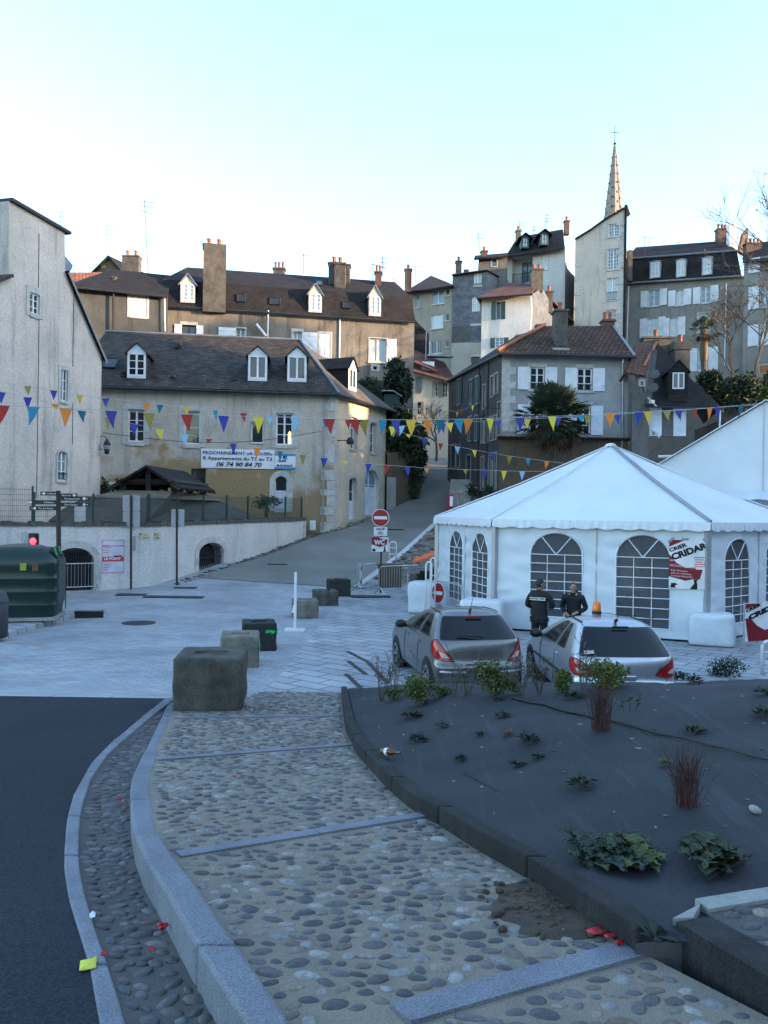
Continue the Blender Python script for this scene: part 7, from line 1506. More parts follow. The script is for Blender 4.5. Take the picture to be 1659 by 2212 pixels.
def person(label, loc, rz, h, arms, headturn, bald=False, hood=False, lean=0):
    t = thing('person', label, 'person', (0, 0, 0)); k = h / 1.78; hc = V(0, .04 + lean * .2, 1.655); rot = Matrix.Rotation(headturn, 3, 'Z')
    vs = [V(0, 0, .95), V(0, 0, 1.12), V(0, lean * .1, 1.32), V(0, lean * .15, 1.46), V(0, .015 + lean * .18, 1.55)]; es = [(0, 1), (1, 2), (2, 3), (3, 4)]; rs = [(.16, .11), (.145, .1), (.17, .11), (.08, .07), .056]
    def add(p, par, r_): vs.append(V(*p)); rs.append(r_); es.append((par, len(vs) - 1)); return len(vs) - 1
    for s_ in (-1, 1):
        a = add((s_ * .19, lean * .12, 1.43), 3, .07); el, wr = arms[0 if s_ < 0 else 1]; e_ = add(el, a, .047); w_ = add(wr, e_, .032); d = (V(*wr) - V(*el)).normalized(); side = V(s_ * .3, .2, .9).cross(d).normalized(); pm = add(V(*wr) + d * .06, w_, .03)
        for i, (o_, ln) in enumerate(((-.03, .065), (-.011, .08), (.009, .075), (.028, .058))): f1 = add(V(*wr) + d * (.06 + ln * .55) + side * o_, pm, .0095); add(V(*wr) + d * (.06 + ln * .95) + side * o_ + V(-s_ * .02, 0, -.012), f1, .008)
        th = add(V(*wr) + d * .05 - side * .042, w_, .011); add(V(*wr) + d * .085 - side * .055, th, .009)
        hp = add((s_ * .095, 0, .88), 0, .095); kn = add((s_ * .105, .02, .5), hp, .06); an = add((s_ * .11, 0, .1), kn, .043); add((s_ * .125, .14, .045), an, (.045, .035))
    ex = MB(); ex.ell(hc, (.076, .098, .118), 18, 14); 
    for i, v in enumerate(ex.v):
        q = v - hc
        if q.z < -.02: q.x *= 1 - .28 * min(1, -q.z / .118); q.y *= 1.0 if q.y > 0 else 1 + .35 * q.z / .118
        if q.y > .05 and -.0 < q.z < .04: q.y -= .008
        ex.v[i] = hc + q
    ex.prism([hc + V(-.014, .088, -.03), hc + V(.014, .088, -.03), hc + V(0, .118, -.028), hc + V(0, .122, -.022), hc + V(0, .094, .025)], V(0, -.006, 0)); ex.ell(hc + V(0, .106, -.02), (.015, .016, .013), 8, 6)
    ex.ell(hc + V(0, .088, -.062), (.024, .009, .009), 8, 5); ex.ell(hc + V(0, .075, -.1), (.03, .022, .02), 8, 6); ex.ell(hc + V(0, .084, .022), (.055, .014, .01), 10, 5)
    for s_ in (-1, 1): ex.ell(hc + V(s_ * .078, -.005, -.008), (.012, .022, .034), 8, 6)
    ex.tube([V(0, .01 + lean * .18, 1.5), hc + V(0, -.01, -.08)], .054, 10)
    for i, v in enumerate(ex.v):
        if v.z > 1.53: ex.v[i] = hc + rot @ (v - hc)
    body = skin('body', SKIN, t, vs, es, rs, 0, 2, ex)
    for s_ in (-1, 1): b = MB(); b.ell(hc + rot @ V(s_ * .031, .091, .006), (.013, .006, .007), 8, 5); b.build('eye', EYE, t, smooth=True)
    hb = MB(); hb.ell(hc + V(0, -.012, .012), (.084, .1, .12) if not bald else (.079, .098, .121), 20, 14); cut = []
    o = None; keep = [f for f in hb.f if all((hb.v[i] - hc).z > (.035 if (hb.v[i] - hc).y > .045 else -.075 + .0 if (hb.v[i] - hc).y < -.01 else -.0) for i in f)]; hb.f = keep; hb.m = [0] * len(keep)
    for i, v in enumerate(hb.v): hb.v[i] = hc + rot @ ((v - hc) * (1 + (0 if bald else .05 * noise.noise(v * 30))))
    hb.build('hair', mat('grey_stubble', (.06, .05, .045), bump=.1, kind='obj') if bald else HAIR, t, smooth=True)
    jv = [V(0, 0, .86), V(0, 0, .98), V(0, 0, 1.15), V(0, lean * .1, 1.33), V(0, lean * .14, 1.44), V(0, .01 + lean * .16, 1.525)]; je = [(i, i + 1) for i in range(5)]; jr = [(.2, .145), (.195, .14), (.19, .135), (.205, .14), (.15, .11), (.078, .075)]
    for s_ in (-1, 1):
        el, wr = arms[0 if s_ < 0 else 1]; a = len(jv); jv += [V(s_ * .2, lean * .12, 1.42), V(*el), V(*wr)]; jr += [.088, .068, .05]; je += [(4, a), (a, a + 1), (a + 1, a + 2)]
    skin('jacket', JACK, t, jv, je, jr, 1)
    if hood: b = MB(); b.ell((0, -.1, 1.5), (.13, .07, .07), 12, 8); b.build('collar', JACK, t, smooth=True); 
    b = MB(); b.lathe((0, .01 + lean * .16, 1.47), [(.085, 0), (.078, .06), (.074, .07)], 14); b.build('collar', JACK, t, smooth=True)
    tv = [V(0, 0, .96)]; te = []; tr_ = [(.165, .12)]
    for s_ in (-1, 1): a = len(tv); tv += [V(s_ * .095, 0, .86), V(s_ * .105, .02, .5), V(s_ * .11, 0, .09)]; tr_ += [.112, .082, .072]; te += [(0, a), (a, a + 1), (a + 1, a + 2)]
    skin('trousers', TROU, t, tv, te, tr_, 0)
    for s_ in (-1, 1): b = MB(); b.ell((s_ * .12, .06, .05), (.055, .15, .055), 10, 7); b.build('shoe', SHOE, t, smooth=True)
    for c in t.children: c.data.transform(Matrix.Scale(k, 4))
    t.location = loc; t.rotation_euler.z = rz; return t
p1 = person('man in black jacket seen from behind with white lettering across his back', (3.6, 18.35, .02), R(-28), 1.80, [((-.3, .0, 1.17), (-.2, .22, 1.1)), ((.3, .02, 1.17), (.17, .24, 1.12))], R(-48))
l1_ = p1.location.copy(); p1.location = (0, 0, 0)
text(p1, 'MAITRE-CHIEN', V(-.165, -.172, 1.338), X, V(0, .12, 1), .05, BLACK, width=.33, bold=.002); b = MB(); b.obox((0, -.166, 1.352), V(.18, 0, 0), V(0, .004, 0), V(0, .004, .032)); b.build('back_patch', WS, p1); p1.location = l1_
p2 = person('man with cropped grey hair and dark jacket facing the camera beside the marquee', (4.42, 18.5, .02), R(150), 1.72, [((-.3, -.02, 1.17), (-.14, .2, 1.08)), ((.3, -.02, 1.16), (.12, .2, 1.05))], R(22), True, True, .25)
# ================================================================ vegetation
def leaves(b, c, rad, n, size, seed, fill=.75, asp=.45, flat=0, clump=6, up=0):
    r_ = random.Random(seed); c = Vector(c); cl = []
    for _ in range(clump):
        d = V(r_.gauss(0, 1), r_.gauss(0, 1), r_.gauss(0, 1)).normalized() * r_.uniform(.3, .95); cl.append(V(d.x * rad[0], d.y * rad[1], d.z * rad[2]))
    for i in range(n):
        q = r_.choice(cl); g = V(r_.gauss(0, .3) * rad[0], r_.gauss(0, .3) * rad[1], r_.gauss(0, .3) * rad[2]) * fill; p = q + g
        e = (p.x / rad[0]) ** 2 + (p.y / rad[1]) ** 2 + (p.z / rad[2]) ** 2
        if e > 1.25: p *= 1 / math.sqrt(e)
        a = V(r_.gauss(0, 1), r_.gauss(0, 1), r_.gauss(0, 1) * (1 - flat) + up).normalized(); s_ = size * r_.uniform(.6, 1.4); w = a.cross(V(r_.gauss(0, 1), r_.gauss(0, 1), r_.gauss(0, 1))).normalized() * s_ * asp * .5
        o = c + p; b.poly([o, o + a * s_ * .45 + w, o + a * s_, o + a * s_ * .45 - w])
LF = dict(box=leafm('leaf_box', (.045, .07, .018), (.085, .105, .025)), lime=leafm('leaf_lime', (.11, .13, .025), (.06, .085, .02)), dark=leafm('leaf_dark', (.018, .03, .016), (.03, .045, .02)), ivy=leafm('leaf_ivy', (.02, .034, .016), (.04, .055, .024)), thuja=leafm('leaf_thuja', (.012, .028, .016), (.022, .042, .02)), grey=leafm('leaf_grey_green', (.014, .027, .022), (.024, .037, .027)), dry=leafm('leaf_dry', (.12, .105, .08), (.08, .07, .05)), red=leafm('leaf_red', (.085, .035, .03), (.05, .028, .024)), palm=leafm('leaf_palm', (.016, .033, .02), (.03, .047, .024)), palmd=leafm('leaf_palm_dead', (.06, .045, .025), (.09, .065, .035)), brown=leafm('leaf_brown', (.16, .085, .04), (.1, .06, .03)))
BARK = mat('bark', (.07, .06, .05), (.045, .04, .034), scale=4, bump=.5); TWIG = mat('twig', (.085, .07, .055), bump=0)
def shrub(x, y, w, h, kind, label, n=520, size=.06, lean=0):
    p = GB(x, y); k = p.y / FPX; W, H = w * k / 2, h * k; t = thing('shrub', label, 'shrub', p, 'green shrubs along the far edge of the bed'); s_ = int(x)
    b = MB(); leaves(b, p + V(lean * k, 0, H * .55), (W, W * .8, H * .52), int(n * 2.2), size * .95, s_, 1.0, .5, 0, 14, .4); b.build('foliage', LF[kind], t, uv=False)
    b = MB(); r_ = random.Random(s_)
    for i in range(6): a = r_.uniform(0, 6.3); b.tube([p, p + V(math.cos(a) * W * .3, math.sin(a) * W * .3, H * .3), p + V(math.cos(a) * W * .6 + lean * k, math.sin(a) * W * .6, H * .62)], [.008, .006, .003], 4)
    b.build('stem', TWIG, t, uv=False)
for a in ((916, 1519, 82, 52, 'box', 'dark green shrub leaning left, first from the left on the bed crest', 520, .05, -8), (1066, 1502, 76, 70, 'box', 'round green shrub in front of the left car bumper', 560, .05), (1302, 1486, 104, 58, 'lime', 'wide yellow green shrub in front of the right car', 620, .05), (1214, 1496, 40, 46, 'lime', 'small upright yellow green shrub between the two cars', 260, .045), (1111, 1500, 26, 32, 'box', 'very small shrub right of the round green one', 130, .04), (846, 1514, 42, 26, 'box', 'low shrub beside the dry stems at the far left of the bed', 160, .04), (1566, 1466, 84, 44, 'dark', 'dark low dome shaped shrub at the right behind the crest', 560, .05), (957, 1502, 34, 14, 'lime', 'pale yellowish low tuft on the crest between two shrubs', 90, .05)): shrub(*a)
def drystem(x, y, w, h, label, seed, n=7):
    p = GB(x, y); k = p.y / FPX; r_ = random.Random(seed); b = MB(); l = MB(); t = thing('dry_weed', label, 'weed', p, 'tall dry weeds along the bed crest')
    for i in range(n):
        tx = r_.uniform(-.5, .5) * w * k; hh = h * k * r_.uniform(.55, 1.05); q = [p + V(tx * .15, 0, 0), p + V(tx * .55, r_.uniform(-.05, .05), hh * .5), p + V(tx, r_.uniform(-.1, .1), hh)]; b.tube(q, [.006, .0045, .002], 4)
        for j in range(7):
            s_ = r_.uniform(.35, 1); o = q[1].lerp(q[2], (s_ - .35) / .65); d = V(r_.uniform(-1, 1), r_.uniform(-1, 1), r_.uniform(.1, .9)).normalized() * h * k * r_.uniform(.08, .2); b.tube([o, o + d], [.003, .0015], 3)
            for m_ in range(4): leaves(l, o + d * r_.uniform(.4, 1.1), (.02, .02, .02), 1, .036, r_.randint(0, 10 ** 6), 1, .35, 0, 1)
    b.build('stem', TWIG, t, uv=False); l.build('foliage', LF['dry'], t, uv=False)
for i, (x, y, w, h, n, lb) in enumerate(((822, 1514, 70, 95, 8, 'dry weed at the far left end of the bed beside the drain slots'), (850, 1508, 40, 105, 5, 'tall thin dry weed in front of the left car front wheel'), (1008, 1502, 80, 82, 9, 'dry weed under the left tail lamp of the left car'), (1125, 1500, 60, 90, 8, 'dry weed in front of the right tail lamp of the left car'), (1165, 1500, 70, 75, 7, 'dry weed in the gap between the two cars'), (1258, 1500, 46, 110, 6, 'dry weed under the left tail lamp of the right car'), (980, 1505, 40, 60, 4, 'short dry weed left of the leafy round shrub'))): drystem(x, y, w, h, lb, i, n)
def rosette(x, y, w, h, kind, label, n=70, size=None):
    p = GB(x, y); k = p.y / FPX; r_ = random.Random(int(x * 7)); W = w * k / 2; H = h * k; b = MB(); size = size or W * .55
    for i in range(n):
        a = r_.uniform(0, 6.283); d = V(math.cos(a), math.sin(a), 0); q = p + d * W * r_.uniform(0, .55) + V(0, 0, H * r_.uniform(.05, .5)); e = (d + V(0, 0, r_.uniform(.0, 1.3))).normalized(); s_ = size * r_.uniform(.6, 1.2); wv = e.cross(Z).normalized() * s_ * .2 if abs(e.z) < .95 else X * s_ * .2
        m_ = q + e * s_ * .5; tip = q + e * s_ - V(0, 0, s_ * .3 * r_.random()); b.poly([q, m_ + wv, tip, m_ - wv])
    tag(b.build('ground_plant', LF[kind], uv=False), label, 'plant', 'low plants on the black membrane')
for a in ((892, 1549, 60, 14, 'dark', 'flat sprawling plant below the leaning shrub'), (957, 1573, 36, 20, 'grey', 'small tuft right of the flat sprawling plant'), (905, 1604, 62, 30, 'grey', 'grey green cushion near the kerb above the bottle'), (1036, 1588, 26, 12, 'dark', 'tiny dark withered plant in the middle of the bed'), (1096, 1589, 32, 16, 'brown', 'brown withered plant left of a green cushion'), (1142, 1603, 66, 28, 'grey', 'green cushion in the middle of the bed'), (1086, 1549, 44, 16, 'dark', 'small dark plant above the green cushion'), (993, 1642, 38, 20, 'dark', 'dark wilted plant with a stone beside it'), (1119, 1655, 46, 16, 'dark', 'sprawling plant with a pale leaf, left of a pair'), (1162, 1638, 40, 18, 'dark', 'sprawling dark plant, right of a pair'), (1255, 1700, 74, 40, 'dark', 'upright leafed plant between the two red grasses'), (1497, 1582, 60, 24, 'dark', 'low green plant right of the farther red grass'), (1648, 1545, 60, 24, 'dark', 'dark plant cut by the right edge, lower of two'), (1650, 1500, 50, 18, 'dark', 'dark plant cut by the right edge, higher of two'), (1468, 1471, 60, 22, 'dark', 'dark sprig under the right tail lamp of the right car'), (1500, 1474, 46, 22, 'dark', 'dark sprig right of the right car'), (1440, 1655, 40, 22, 'lime', 'yellowish tuft behind the nearer red grass'), (1238, 1508, 56, 18, 'dark', 'low dark plant on the crest before the right car'), (1075, 1513, 30, 12, 'dark', 'tiny plant at the foot of the round shrub')): rosette(*a)
rosette(1415, 2030, 40, 30, 'grey', 'small weed growing between the dark kerb and the corner wall', 14, .09)
def sprig(x, y, h, label):
    p = GB(x, y); k = p.y / FPX; b = MB(); r_ = random.Random(x)
    for s_ in (-1, 0, 1):
        q = p + V(s_ * .06, 0, 0); tp = q + V(s_ * .05, 0, h * k * r_.uniform(.6, 1)); b.tube([q, tp], .004, 4)
        for i in range(6): o = q.lerp(tp, r_.uniform(.3, 1)); leaves(b, o, (.02, .02, .02), 2, .05, i + x, 1, .4, 0, 1)
    tag(b.build('ground_plant', LF['dark'], uv=False), label, 'plant', 'low plants on the black membrane')
sprig(1360, 1538, 45, 'thin upright sprigs right of the farther red grass')
def grass(x, y, w, h, label):
    p = GB(x, y); k = p.y / FPX; r_ = random.Random(x); b = MB(); W = w * k / 2; H = h * k
    for i in range(140):
        a = r_.uniform(0, 6.283); q = p + V(math.cos(a), math.sin(a), 0) * .1 * r_.random(); tx = r_.gauss(0, .62) * W * 1.25; ty = r_.gauss(0, .45) * W; hh = H * r_.uniform(.6, 1.05); m_ = q + V(tx * .4, ty * .4, hh * .6); e = q + V(tx, ty, hh); s_ = V(.002, 0, 0)
        b.poly([q - s_, q + s_, m_ + s_ * .8, m_ - s_ * .8]); b.poly([m_ - s_ * .8, m_ + s_ * .8, e])
    tag(b.build('grass_tuft', LF['red'], uv=False), label, 'grass', 'red ornamental grasses')
grass(1298, 1577, 62, 132, 'reddish ornamental grass nearer the cars'); grass(1483, 1740, 104, 150, 'reddish ornamental grass nearer the camera at right')
def acanthus(x, y, w, h, label, seed, kinds=('grey', 'dark')):
    p = GB(x, y); k = p.y / FPX; r_ = random.Random(seed); t = thing('leafy_plant', label, 'plant', p, 'large lobed leafy plants in the bed')
    for kd, n in zip(kinds, (40, 26)):
        b = MB()
        for i in range(n):
            o = p + V(r_.uniform(-.5, .5) * w * k * .45, r_.uniform(-.15, .2), .01); a = r_.uniform(0, 6.283); d = V(math.cos(a), math.sin(a), 0); L = h * k * r_.uniform(.3, .62); side = V(-d.y, d.x, 0); el = r_.uniform(.25, 1.0); cs = []
            for j in range(13):
                s_ = j / 12; c = o + d * L * s_ * .85 + V(0, 0, L * el * (s_ * 1.3 - s_ * s_ * .95)); wd = L * .28 * math.sin(math.pi * (.12 + .85 * s_)) * (1.15 if j % 2 else .5); cs.append((c, side * wd, V(0, 0, wd * .35 + .01 * r_.uniform(-1, 1))))
            for (c, s_, z_), (c2, s2, z2) in zip(cs, cs[1:]):
                b.poly([c, c2, c2 + s2 + z2, c + s_ + z_]); b.poly([c2, c, c - s_ + z_, c2 - s2 + z2])
        b.build('leaf', LF[kd], t, uv=False)
acanthus(1285, 1858, 95, 105, 'leftmost large lobed leafy plant with grey green leaves', 1); acanthus(1375, 1858, 80, 110, 'middle large lobed leafy plant with a yellowish shoot', 2, ('grey', 'box')); acanthus(1535, 1860, 110, 125, 'rightmost and darkest large lobed leafy plant', 3, ('dark', 'dark'))
# trees
def baretree(root, base, h, spread, seed, depth=5, r0=.16, lean=V(0, 0, 0), leafk=None, nl=0, kids=3):
    r_ = random.Random(seed); b = MB(); tips = []
    def br(p, d, L, r, n):
        q = p + d * L; m_ = p.lerp(q, .5) + V(r_.gauss(0, .05), r_.gauss(0, .05), 0) * L; b.tube([p, m_, q], [r, r * .85, r * .68], 5 if r > .03 else 3); tips.append(q)
        if n == 0: return
        for i in range(kids if n > 1 else 3):
            v = (d + V(r_.gauss(0, 1), r_.gauss(0, 1), r_.gauss(.25, .5)) * spread).normalized(); br(q if i else m_.lerp(q, .7), v, L * r_.uniform(.6, .85), r * .62, n - 1)
    br(base, (V(0, 0, 1) + lean).normalized(), h * .3, r0, depth)
    b.build('trunk', BARK, root, uv=False)
    if leafk:
        l = MB()
        for i in range(nl): o = r_.choice(tips); leaves(l, o, (.15, .15, .15), 2, .14, r_.randint(0, 10 ** 7), 1, .6, 0, 1)
        l.build('crown', LF[leafk], root, uv=False)
def dist(x, y, d): return P(x, y, d)
def tree(name, label, x, yb, yt, d, **k):
    p, q = P(x, yb, d), P(x, yt, d); t = thing(name, label, 'tree', p); baretree(t, p, (q - p).length, **k); return t
tree('bare_tree', 'bare winter tree with brown leaf remnants in front of the mansard terrace', 1582, 880, 610, 64, spread=.38, seed=3, depth=6, r0=.13, leafk='brown', nl=420)
tree('bare_tree', 'second bare tree close to the right edge of the photo', 1625, 880, 560, 62, spread=.42, seed=8, depth=6, r0=.13, leafk='brown', nl=260, lean=V(.08, 0, 0))
tree('bare_tree', 'tall bare tree whose pale twigs enter the sky at the right edge', 1752, 1000, 235, 46, spread=.45, seed=12, depth=6, r0=.17, leafk='brown', nl=120)
tree('bare_tree', 'small dark bare tree at the bend of the street', 942, 996, 868, 68, spread=.75, seed=21, depth=6, r0=.13)
def bushy(name, label, cat, x, yb, yt, w, d, kind, n, size, trunk=True, rad=None, clump=14, group=None):
    p, q = P(x, yb, d), P(x, yt, d); k = d / FPX; H = q.z - p.z; W = w * k / 2; t = thing(name, label, cat, p, group); b = MB(); leaves(b, p + V(0, 0, H * .54), (W, W * .8, H * .5), n, size, int(x * 3 + yb), .85, .55, 0, clump); b.build('crown', LF[kind], t, uv=False)
    b = MB(); b.tube([p - V(0, 0, .3), p + V(0, 0, H * .5)], [.12, .05], 6); b.build('trunk', BARK, t); return t
bushy('conifer_tree', 'dense dark conifer standing against the long terrace', 'tree', 855, 885, 782, 60, 56, 'thuja', 4200, .3, clump=22)
# ivy covered garden wall left of the street
h = thing('garden_wall', 'stone garden wall smothered in ivy between the cream house and the street', 'wall', (1, 53, 3)); w = Wall((.15, 52.3), (2.45, 55.2), 1.5, 9, M['plO'], h); w.out[2] = (w.L, 7.5); w.out[3] = (0, 7.2); w.build()
w8 = Wall((2.45, 55.2), (3.0, 62), 3, 9, M['plO'], h, name='side_wall'); w8.out[2] = (w8.L, 9.5); w8.out[3] = (0, 7.5); w8.build(); b = MB(); w.slab(b, .0, .9, 1.5, 5.6, 0, .08); b.build('render_patch', M['plS'], h)
b = MB(); b.poly([V(.15, 52.3, 7.2), V(2.45, 55.2, 7.5), V(3, 62, 9.5), V(-3, 60, 9.0), V(-2, 56, 7.2)]); b.build('terrace_top', M['earth'], h, solid=.2)
t = thing('ivy', 'dark mass of ivy and creeper hanging over the garden wall', 'ivy', (1.6, 54, 4)); b = MB()
for i, (x, y, d, rx, rz_) in enumerate(((868, 915, 53.6, 1.0, 1.1), (850, 940, 53, .7, 1.0), (892, 950, 54.5, .9, 1.3), (880, 1000, 54.3, .9, 1.5), (900, 1030, 54.8, .6, 1.1), (888, 1060, 54.6, .45, .8), (845, 900, 53.5, .7, .7), (903, 985, 55.2, .6, 1.2), (862, 970, 53.6, .7, 1.1))): leaves(b, P(x, y, d), (rx, .6, rz_), 750, .27, 40 + i, .9, .6, 0, 8)
b.build('foliage', LF['ivy'], t, uv=False); b = MB()
for i in range(7): p = P(855 + i * 8, 1075, 54.4); b.tube([p, p + V(.2, 0, 1.2), p + V(-.1, .1, 2.4)], .04, 4)
b.build('stem', BARK, t)
p = P(800, 862, 55); t = thing('hedge', 'clipped dark hedge block below the long terrace windows', 'hedge', p); b = MB(); b.box(p + V(0, .8, -.1 + (P(800, 818, 55).z - p.z) / 2), (1.8, 1.4, P(800, 818, 55).z - p.z)); leaves(b, p + V(0, .1, .7), (1.0, .3, .8), 900, .16, 5, 1, .6, 0, 12); b.build('foliage', LF['dark'], t, uv=False)
p = P(846, 884, 54.6); t = thing('garden_shed', 'small green garden shed with a sloping roof beside the conifer', 'shed', p); b = MB(); hh = P(846, 850, 54.6).z - p.z; b.box(p + V(0, .6, hh / 2 - .2), (1.05, 1.2, hh + .3)); b.build('wall', mat('shed_green', (.03, .055, .05), bump=.1), t); b = MB(); q = p + V(0, 0, hh); b.prism([q + V(-.7, -.2, .12), q + V(.1, -.2, .14), q + V(.7, -.2, -.25), q + V(.7, 1.4, -.25), q + V(.1, 1.4, .14), q + V(-.7, 1.4, .12)], V(0, 0, .05)); b.build('roof', M['zinc'], t)
# ivy bank below the mansard terrace
for i, (x, yb, yt, w_, lb) in enumerate(((1560, 885, 822, 60, 'dark evergreen bush on the bank beside the small palm'), (1600, 885, 805, 70, 'dark evergreen bush behind the two bare tree trunks'), (1645, 885, 815, 70, 'olive green bush at the right edge above the tall tent'), (1530, 850, 805, 50, 'low bush at the foot of the small palm'), (1690, 900, 800, 90, 'bush continuing off the right edge'))): bushy('evergreen_bush', lb, 'bush', x, yb, yt, w_, 60 - i % 2 * 2, 'ivy' if i != 2 else 'lime', 1500, .3, group='evergreen bushes on the bank')
# planting along the street and the wash house
for i, (x, yb, yt, w_, d, k, lb) in enumerate(((1020, 1075, 1045, 40, 50, 'ivy', 'green shrub at the foot of the street steps'), (1055, 1075, 1050, 26, 48, 'ivy', 'small shrub under the dark row corner'), (226, 1092, 1035, 24, 41, 'ivy', 'creeper climbing in the corner by the pale gable building'), (268, 1088, 1055, 22, 42, 'lime', 'bright leafy shrub behind the wash house'), (575, 1105, 1072, 60, 43.8, 'ivy', 'low shrub behind the green fence by the stone door'))): bushy('bush', lb, 'bush', x, yb, yt, w_, d, k, 420, .16, clump=7)
# palms
def palm(label, x, yb, yc, d, r, n, seed, tw, dead=.35):
    p, c = P(x, yb, d), P(x, yc, d); t = thing('palm_tree', label, 'palm', p); r_ = random.Random(seed); b = MB(); k = 12; b.tube([p - V(0, 0, .5)] + [p.lerp(c, i / k) + V(r_.gauss(0, .02), 0, 0) for i in range(k + 1)], [tw] + [tw * (1 + .35 * (i / k) ** 2 + .06 * (i % 2)) for i in range(k + 1)], 9); b.build('trunk', BARK, t)
    for kind, lo, hi, m_ in (('palm', -.55, 1.5, n), ('palmd', -1.3, -.5, int(n * dead))):
        b = MB()
        for i in range(m_):
            a = r_.uniform(0, 6.283); el = r_.uniform(lo, hi); d_ = V(math.cos(a) * math.cos(el), math.sin(a) * math.cos(el), math.sin(el)); L = r * r_.uniform(.42, .7) * (1 if kind == 'palm' else .75); s_ = c + d_ * L - V(0, 0, L * .12); b.tube([c, s_], .018, 3)
            sd = d_.cross(Z).normalized() if abs(d_.z) < .97 else X; nv = sd.cross(d_).normalized(); R2_ = r * r_.uniform(.3, .4)
            for j in range(17):
                th = lerp(-1.9, 1.9, j / 16); f = d_ * math.cos(th) + sd * math.sin(th); e = s_ + f * R2_ * (1 - .12 * abs(th)) - V(0, 0, R2_ * .22 * r_.uniform(.3, 1.3)); w_ = nv.cross(f).normalized() * R2_ * .055; m2 = s_.lerp(e, .55) + V(0, 0, R2_ * .04); b.poly([s_, m2 + w_, e, m2 - w_])
        b.build('crown' if kind == 'palm' else 'dead_fronds', LF[kind], t, uv=False)
palm('large fan palm in front of the grey house with white shutters', 1197, 1085, 900, 45.2, 2.5, 120, 5, .2, .75); palm('small fan palm on the bank in front of the mansard terrace', 1520, 836, 712, 61, 1.35, 30, 9, .2, .4)
b = MB(); p0_, p1_ = P(1520, 790, 61), P(1522, 728, 61); b.lathe(p0_, [(.16, 0), (.27, .5), (.33, 1.2), (.26, 2.0)], 10); tag(b.build('palm_skirt', LF['palmd'], smooth=True), 'shaggy brown skirt of dead fronds round the small palm trunk', 'palm fronds')
# street steps
b = MB()
for i in range(9): y = 50.5 + i * .42; z = interp(RT, 47) + .1 + i * .17; b.box((5.0 + i * .05, y, z - .4), (1.9, .5, 1.0))
tag(b.build('stone_steps', M['conc'], bevel=.02), 'worn stone steps climbing beside the dark street row', 'steps')
# ================================================================ bunting
FC = dict(o=(.75, .24, .03), k=(.4, .31, .07), r=(.4, .03, .025), b=(.035, .05, .33), y=(.75, .62, .05), l=(.3, .55, .72), t=(.02, .14, .19), c=(.03, .32, .5), p=(.05, .055, .27), g=(.75, .45, .05))
def flagm(name, c, chk):
    m_, t, b = newmat(name); vec = coords(t, 'obj', (26, 26, 26), R(0)); ck = nd(t, 'ShaderNodeTexChecker'); ck.inputs['Scale'].default_value = 1; t.links.new(vec, ck.inputs[0]); ck.inputs[1].default_value = c4(c); ck.inputs[2].default_value = c4(dim(c, .55) if chk else dim(c, .93)); t.links.new(ck.outputs[0], b.inputs['Base Color']); b.inputs['Roughness'].default_value = .7
    tr = nd(t, 'ShaderNodeBsdfTranslucent'); t.links.new(ck.outputs[0], tr.inputs[0]); mx = nd(t, 'ShaderNodeMixShader'); mx.inputs[0].default_value = .35; t.links.new(b.outputs[0], mx.inputs[1]); t.links.new(tr.outputs[0], mx.inputs[2]); t.links.new(mx.outputs[0], t.nodes['Material Output'].inputs[0]); return m_
FM = {k: flagm('flag_' + dict(o='orange', k='khaki', r='red', b='blue', y='yellow', l='light_blue', t='teal', c='cyan', p='violet', g='gold')[k], c, k in 'kc') for k, c in FC.items()}
CORD = mat('white_cord', (.5, .5, .5), bump=0)
def bunting(label, xa, da, xb, db, yc, flags, fw=.29, fh=.41):
    A, B = P(xa, 1106, da), P(xb, 1106, db); n = V(B.y - A.y, A.x - B.x, 0); t = thing('bunting', label, 'bunting', A + V(0, 0, 0), 'strings of pennants across the square'); r_ = random.Random(int(xb))
    def at(x):
        y = interp(yc, x); u, v = unroll(x, y); r0 = V(u, 1, v); o = V(0, 0, HC); s_ = (A - o).dot(n) / r0.dot(n); return o + r0 * s_
    xs = fr(xa, xb, 14); 
    b = MB(); b.tube([at(x) for x in xs], .0065, 4); b.build('cord', CORD, t)
    d0 = (B - A).normalized(); nn = V(-d0.y, d0.x, 0)
    for x, c in flags:
        p = at(x); tw = r_.gauss(0, .3); e = d0 * math.cos(tw) + nn * math.sin(tw); f = 1 if r_.random() > .14 else r_.uniform(.35, .6); ww = fw * r_.uniform(.9, 1.05); hh = fh * f; q = p - V(0, 0, .006); sw = e * r_.gauss(0, .04) + nn * r_.gauss(0, .06)
        rows = []
        for i in range(5): s_ = i / 4; rows.append([q + e * ww * (j / 4 - .5) * (1 - s_) - V(0, 0, hh * s_) + sw * s_ * s_ + nn * .015 * math.sin(j * 1.4 + x) * s_ for j in range(5)])
        b = MB(); b.grid(rows); b.build('flag', FM[c], t, smooth=True, uv=False)
bunting('nearest string of large pennants from the left edge to the tall tent', -30, 17, 1640, 26.5, [(-30, 874), (72, 878.5), (240, 887), (330, 892), (483, 898), (638, 902), (760, 906), (900, 907), (1010, 905), (1125, 902), (1255, 897), (1318, 893), (1440, 887), (1530, 881), (1640, 872)],
 [(5, 'r'), (72, 'c'), (142, 'o'), (240, 'p'), (322, 'k'), (404, 'r'), (483, 'b'), (559, 'y'), (638, 'l'), (712, 'r'), (767, 'r'), (785, 'k'), (827, 'c'), (855, 'p'), (888, 'g'), (923, 'o'), (951, 't'), (991, 'c'), (1011, 'o'), (1059, 'y'), (1124, 'p'), (1193, 'y'), (1255, 'c'), (1318, 'o'), (1380, 'b'), (1400, 'g'), (1501, 'r'), (1533, 'o'), (1550, 'b'), (1601, 't')])
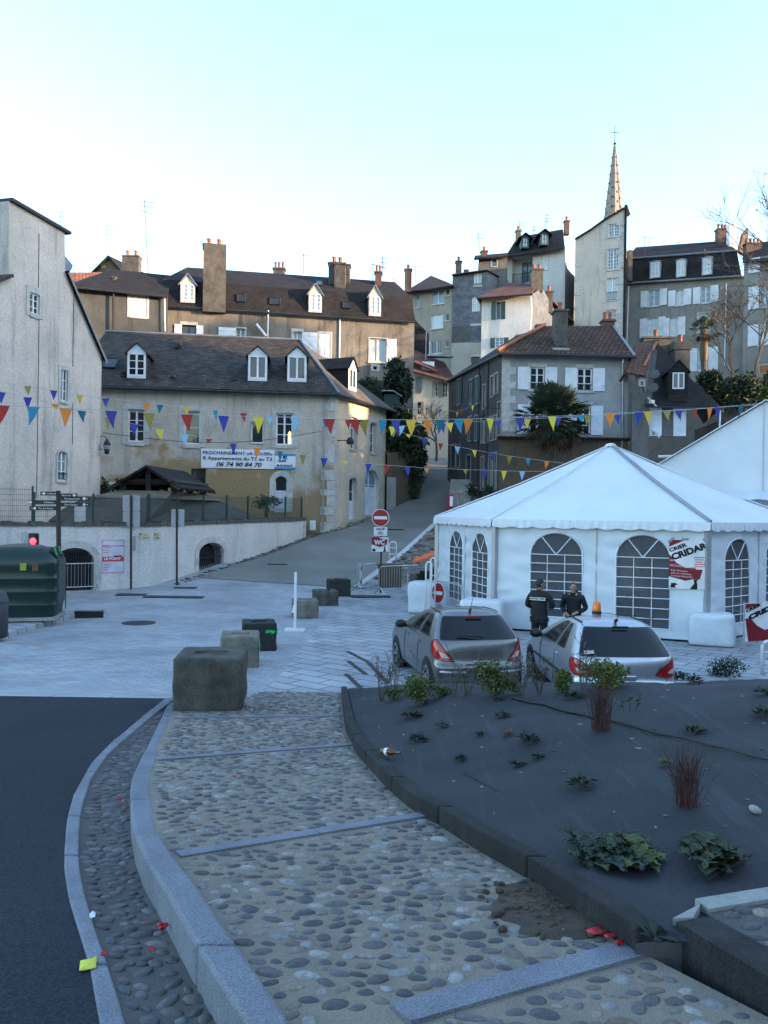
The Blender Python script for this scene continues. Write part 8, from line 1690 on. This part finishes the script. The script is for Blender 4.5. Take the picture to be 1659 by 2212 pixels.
bunting('string of pennants sagging across the letting banner to the marquee roof', -20, 26, 1185, 35, [(-20, 842), (60, 858), (177, 887), (290, 916), (400, 938), (504, 958), (606, 975), (700, 989), (800, 1002), (920, 1011), (1080, 1017), (1185, 1019)], [(2, 'b'), (60, 'b'), (119, 'o'), (177, 't'), (234, 'k'), (290, 'b'), (345, 'y'), (399, 'l'), (452, 'r'), (504, 'b'), (556, 'o'), (605, 't'), (654, 'k'), (700, 'b'), (746, 'y'), (796, 'b'), (835, 'r'), (880, 'b'), (922, 'o'), (964, 't'), (1006, 'k'), (1046, 'p'), (1089, 'y'), (1128, 'l')])
bunting('higher left string of pennants crossing the pale gable building', -20, 27, 758, 30, [(-20, 824), (60, 834), (116, 843), (172, 853), (346, 874), (466, 886), (583, 898), (758, 907)], [(60, 'k'), (116, 'b'), (172, 'g'), (228, 'p'), (317, 'o'), (346, 't'), (403, 'g'), (466, 'c'), (526, 'r'), (583, 'l'), (704, 'b'), (752, 'r')], .25, .35)
bunting('second string of pennants rising over the palm toward the tall tent', 840, 30, 1640, 29, [(840, 922), (950, 915), (1070, 908), (1205, 902), (1335, 895), (1440, 888), (1640, 874)], [(848, 'y'), (868, 'l'), (890, 'y'), (956, 'p'), (972, 'y'), (1076, 'p'), (1139, 'g'), (1205, 'p'), (1269, 'k'), (1334, 'p'), (1441, 'k'), (1466, 'p')], .27, .37)
bunting('middle string of small pennants slanting down to the marquee roof', 838, 38, 1240, 38, [(838, 925), (882, 938), (950, 957), (1025, 972), (1100, 985), (1180, 996), (1240, 1003)], [(851, 'k'), (882, 'y'), (917, 'b'), (952, 'r'), (988, 'l'), (1025, 'y'), (1063, 'p'), (1101, 'k'), (1141, 'c'), (1181, 'o')], .27, .37)
bunting('farthest string of tiny pennants across the top of the street', 868, 52, 1040, 47, [(868, 884), (920, 880), (960, 885), (988, 890), (1040, 868)], [(882, 'y'), (893, 'l'), (907, 'y'), (922, 'b'), (952, 'b'), (967, 'y'), (988, 'y'), (996, 'r'), (1009, 'b'), (1021, 'y')], .2, .3)
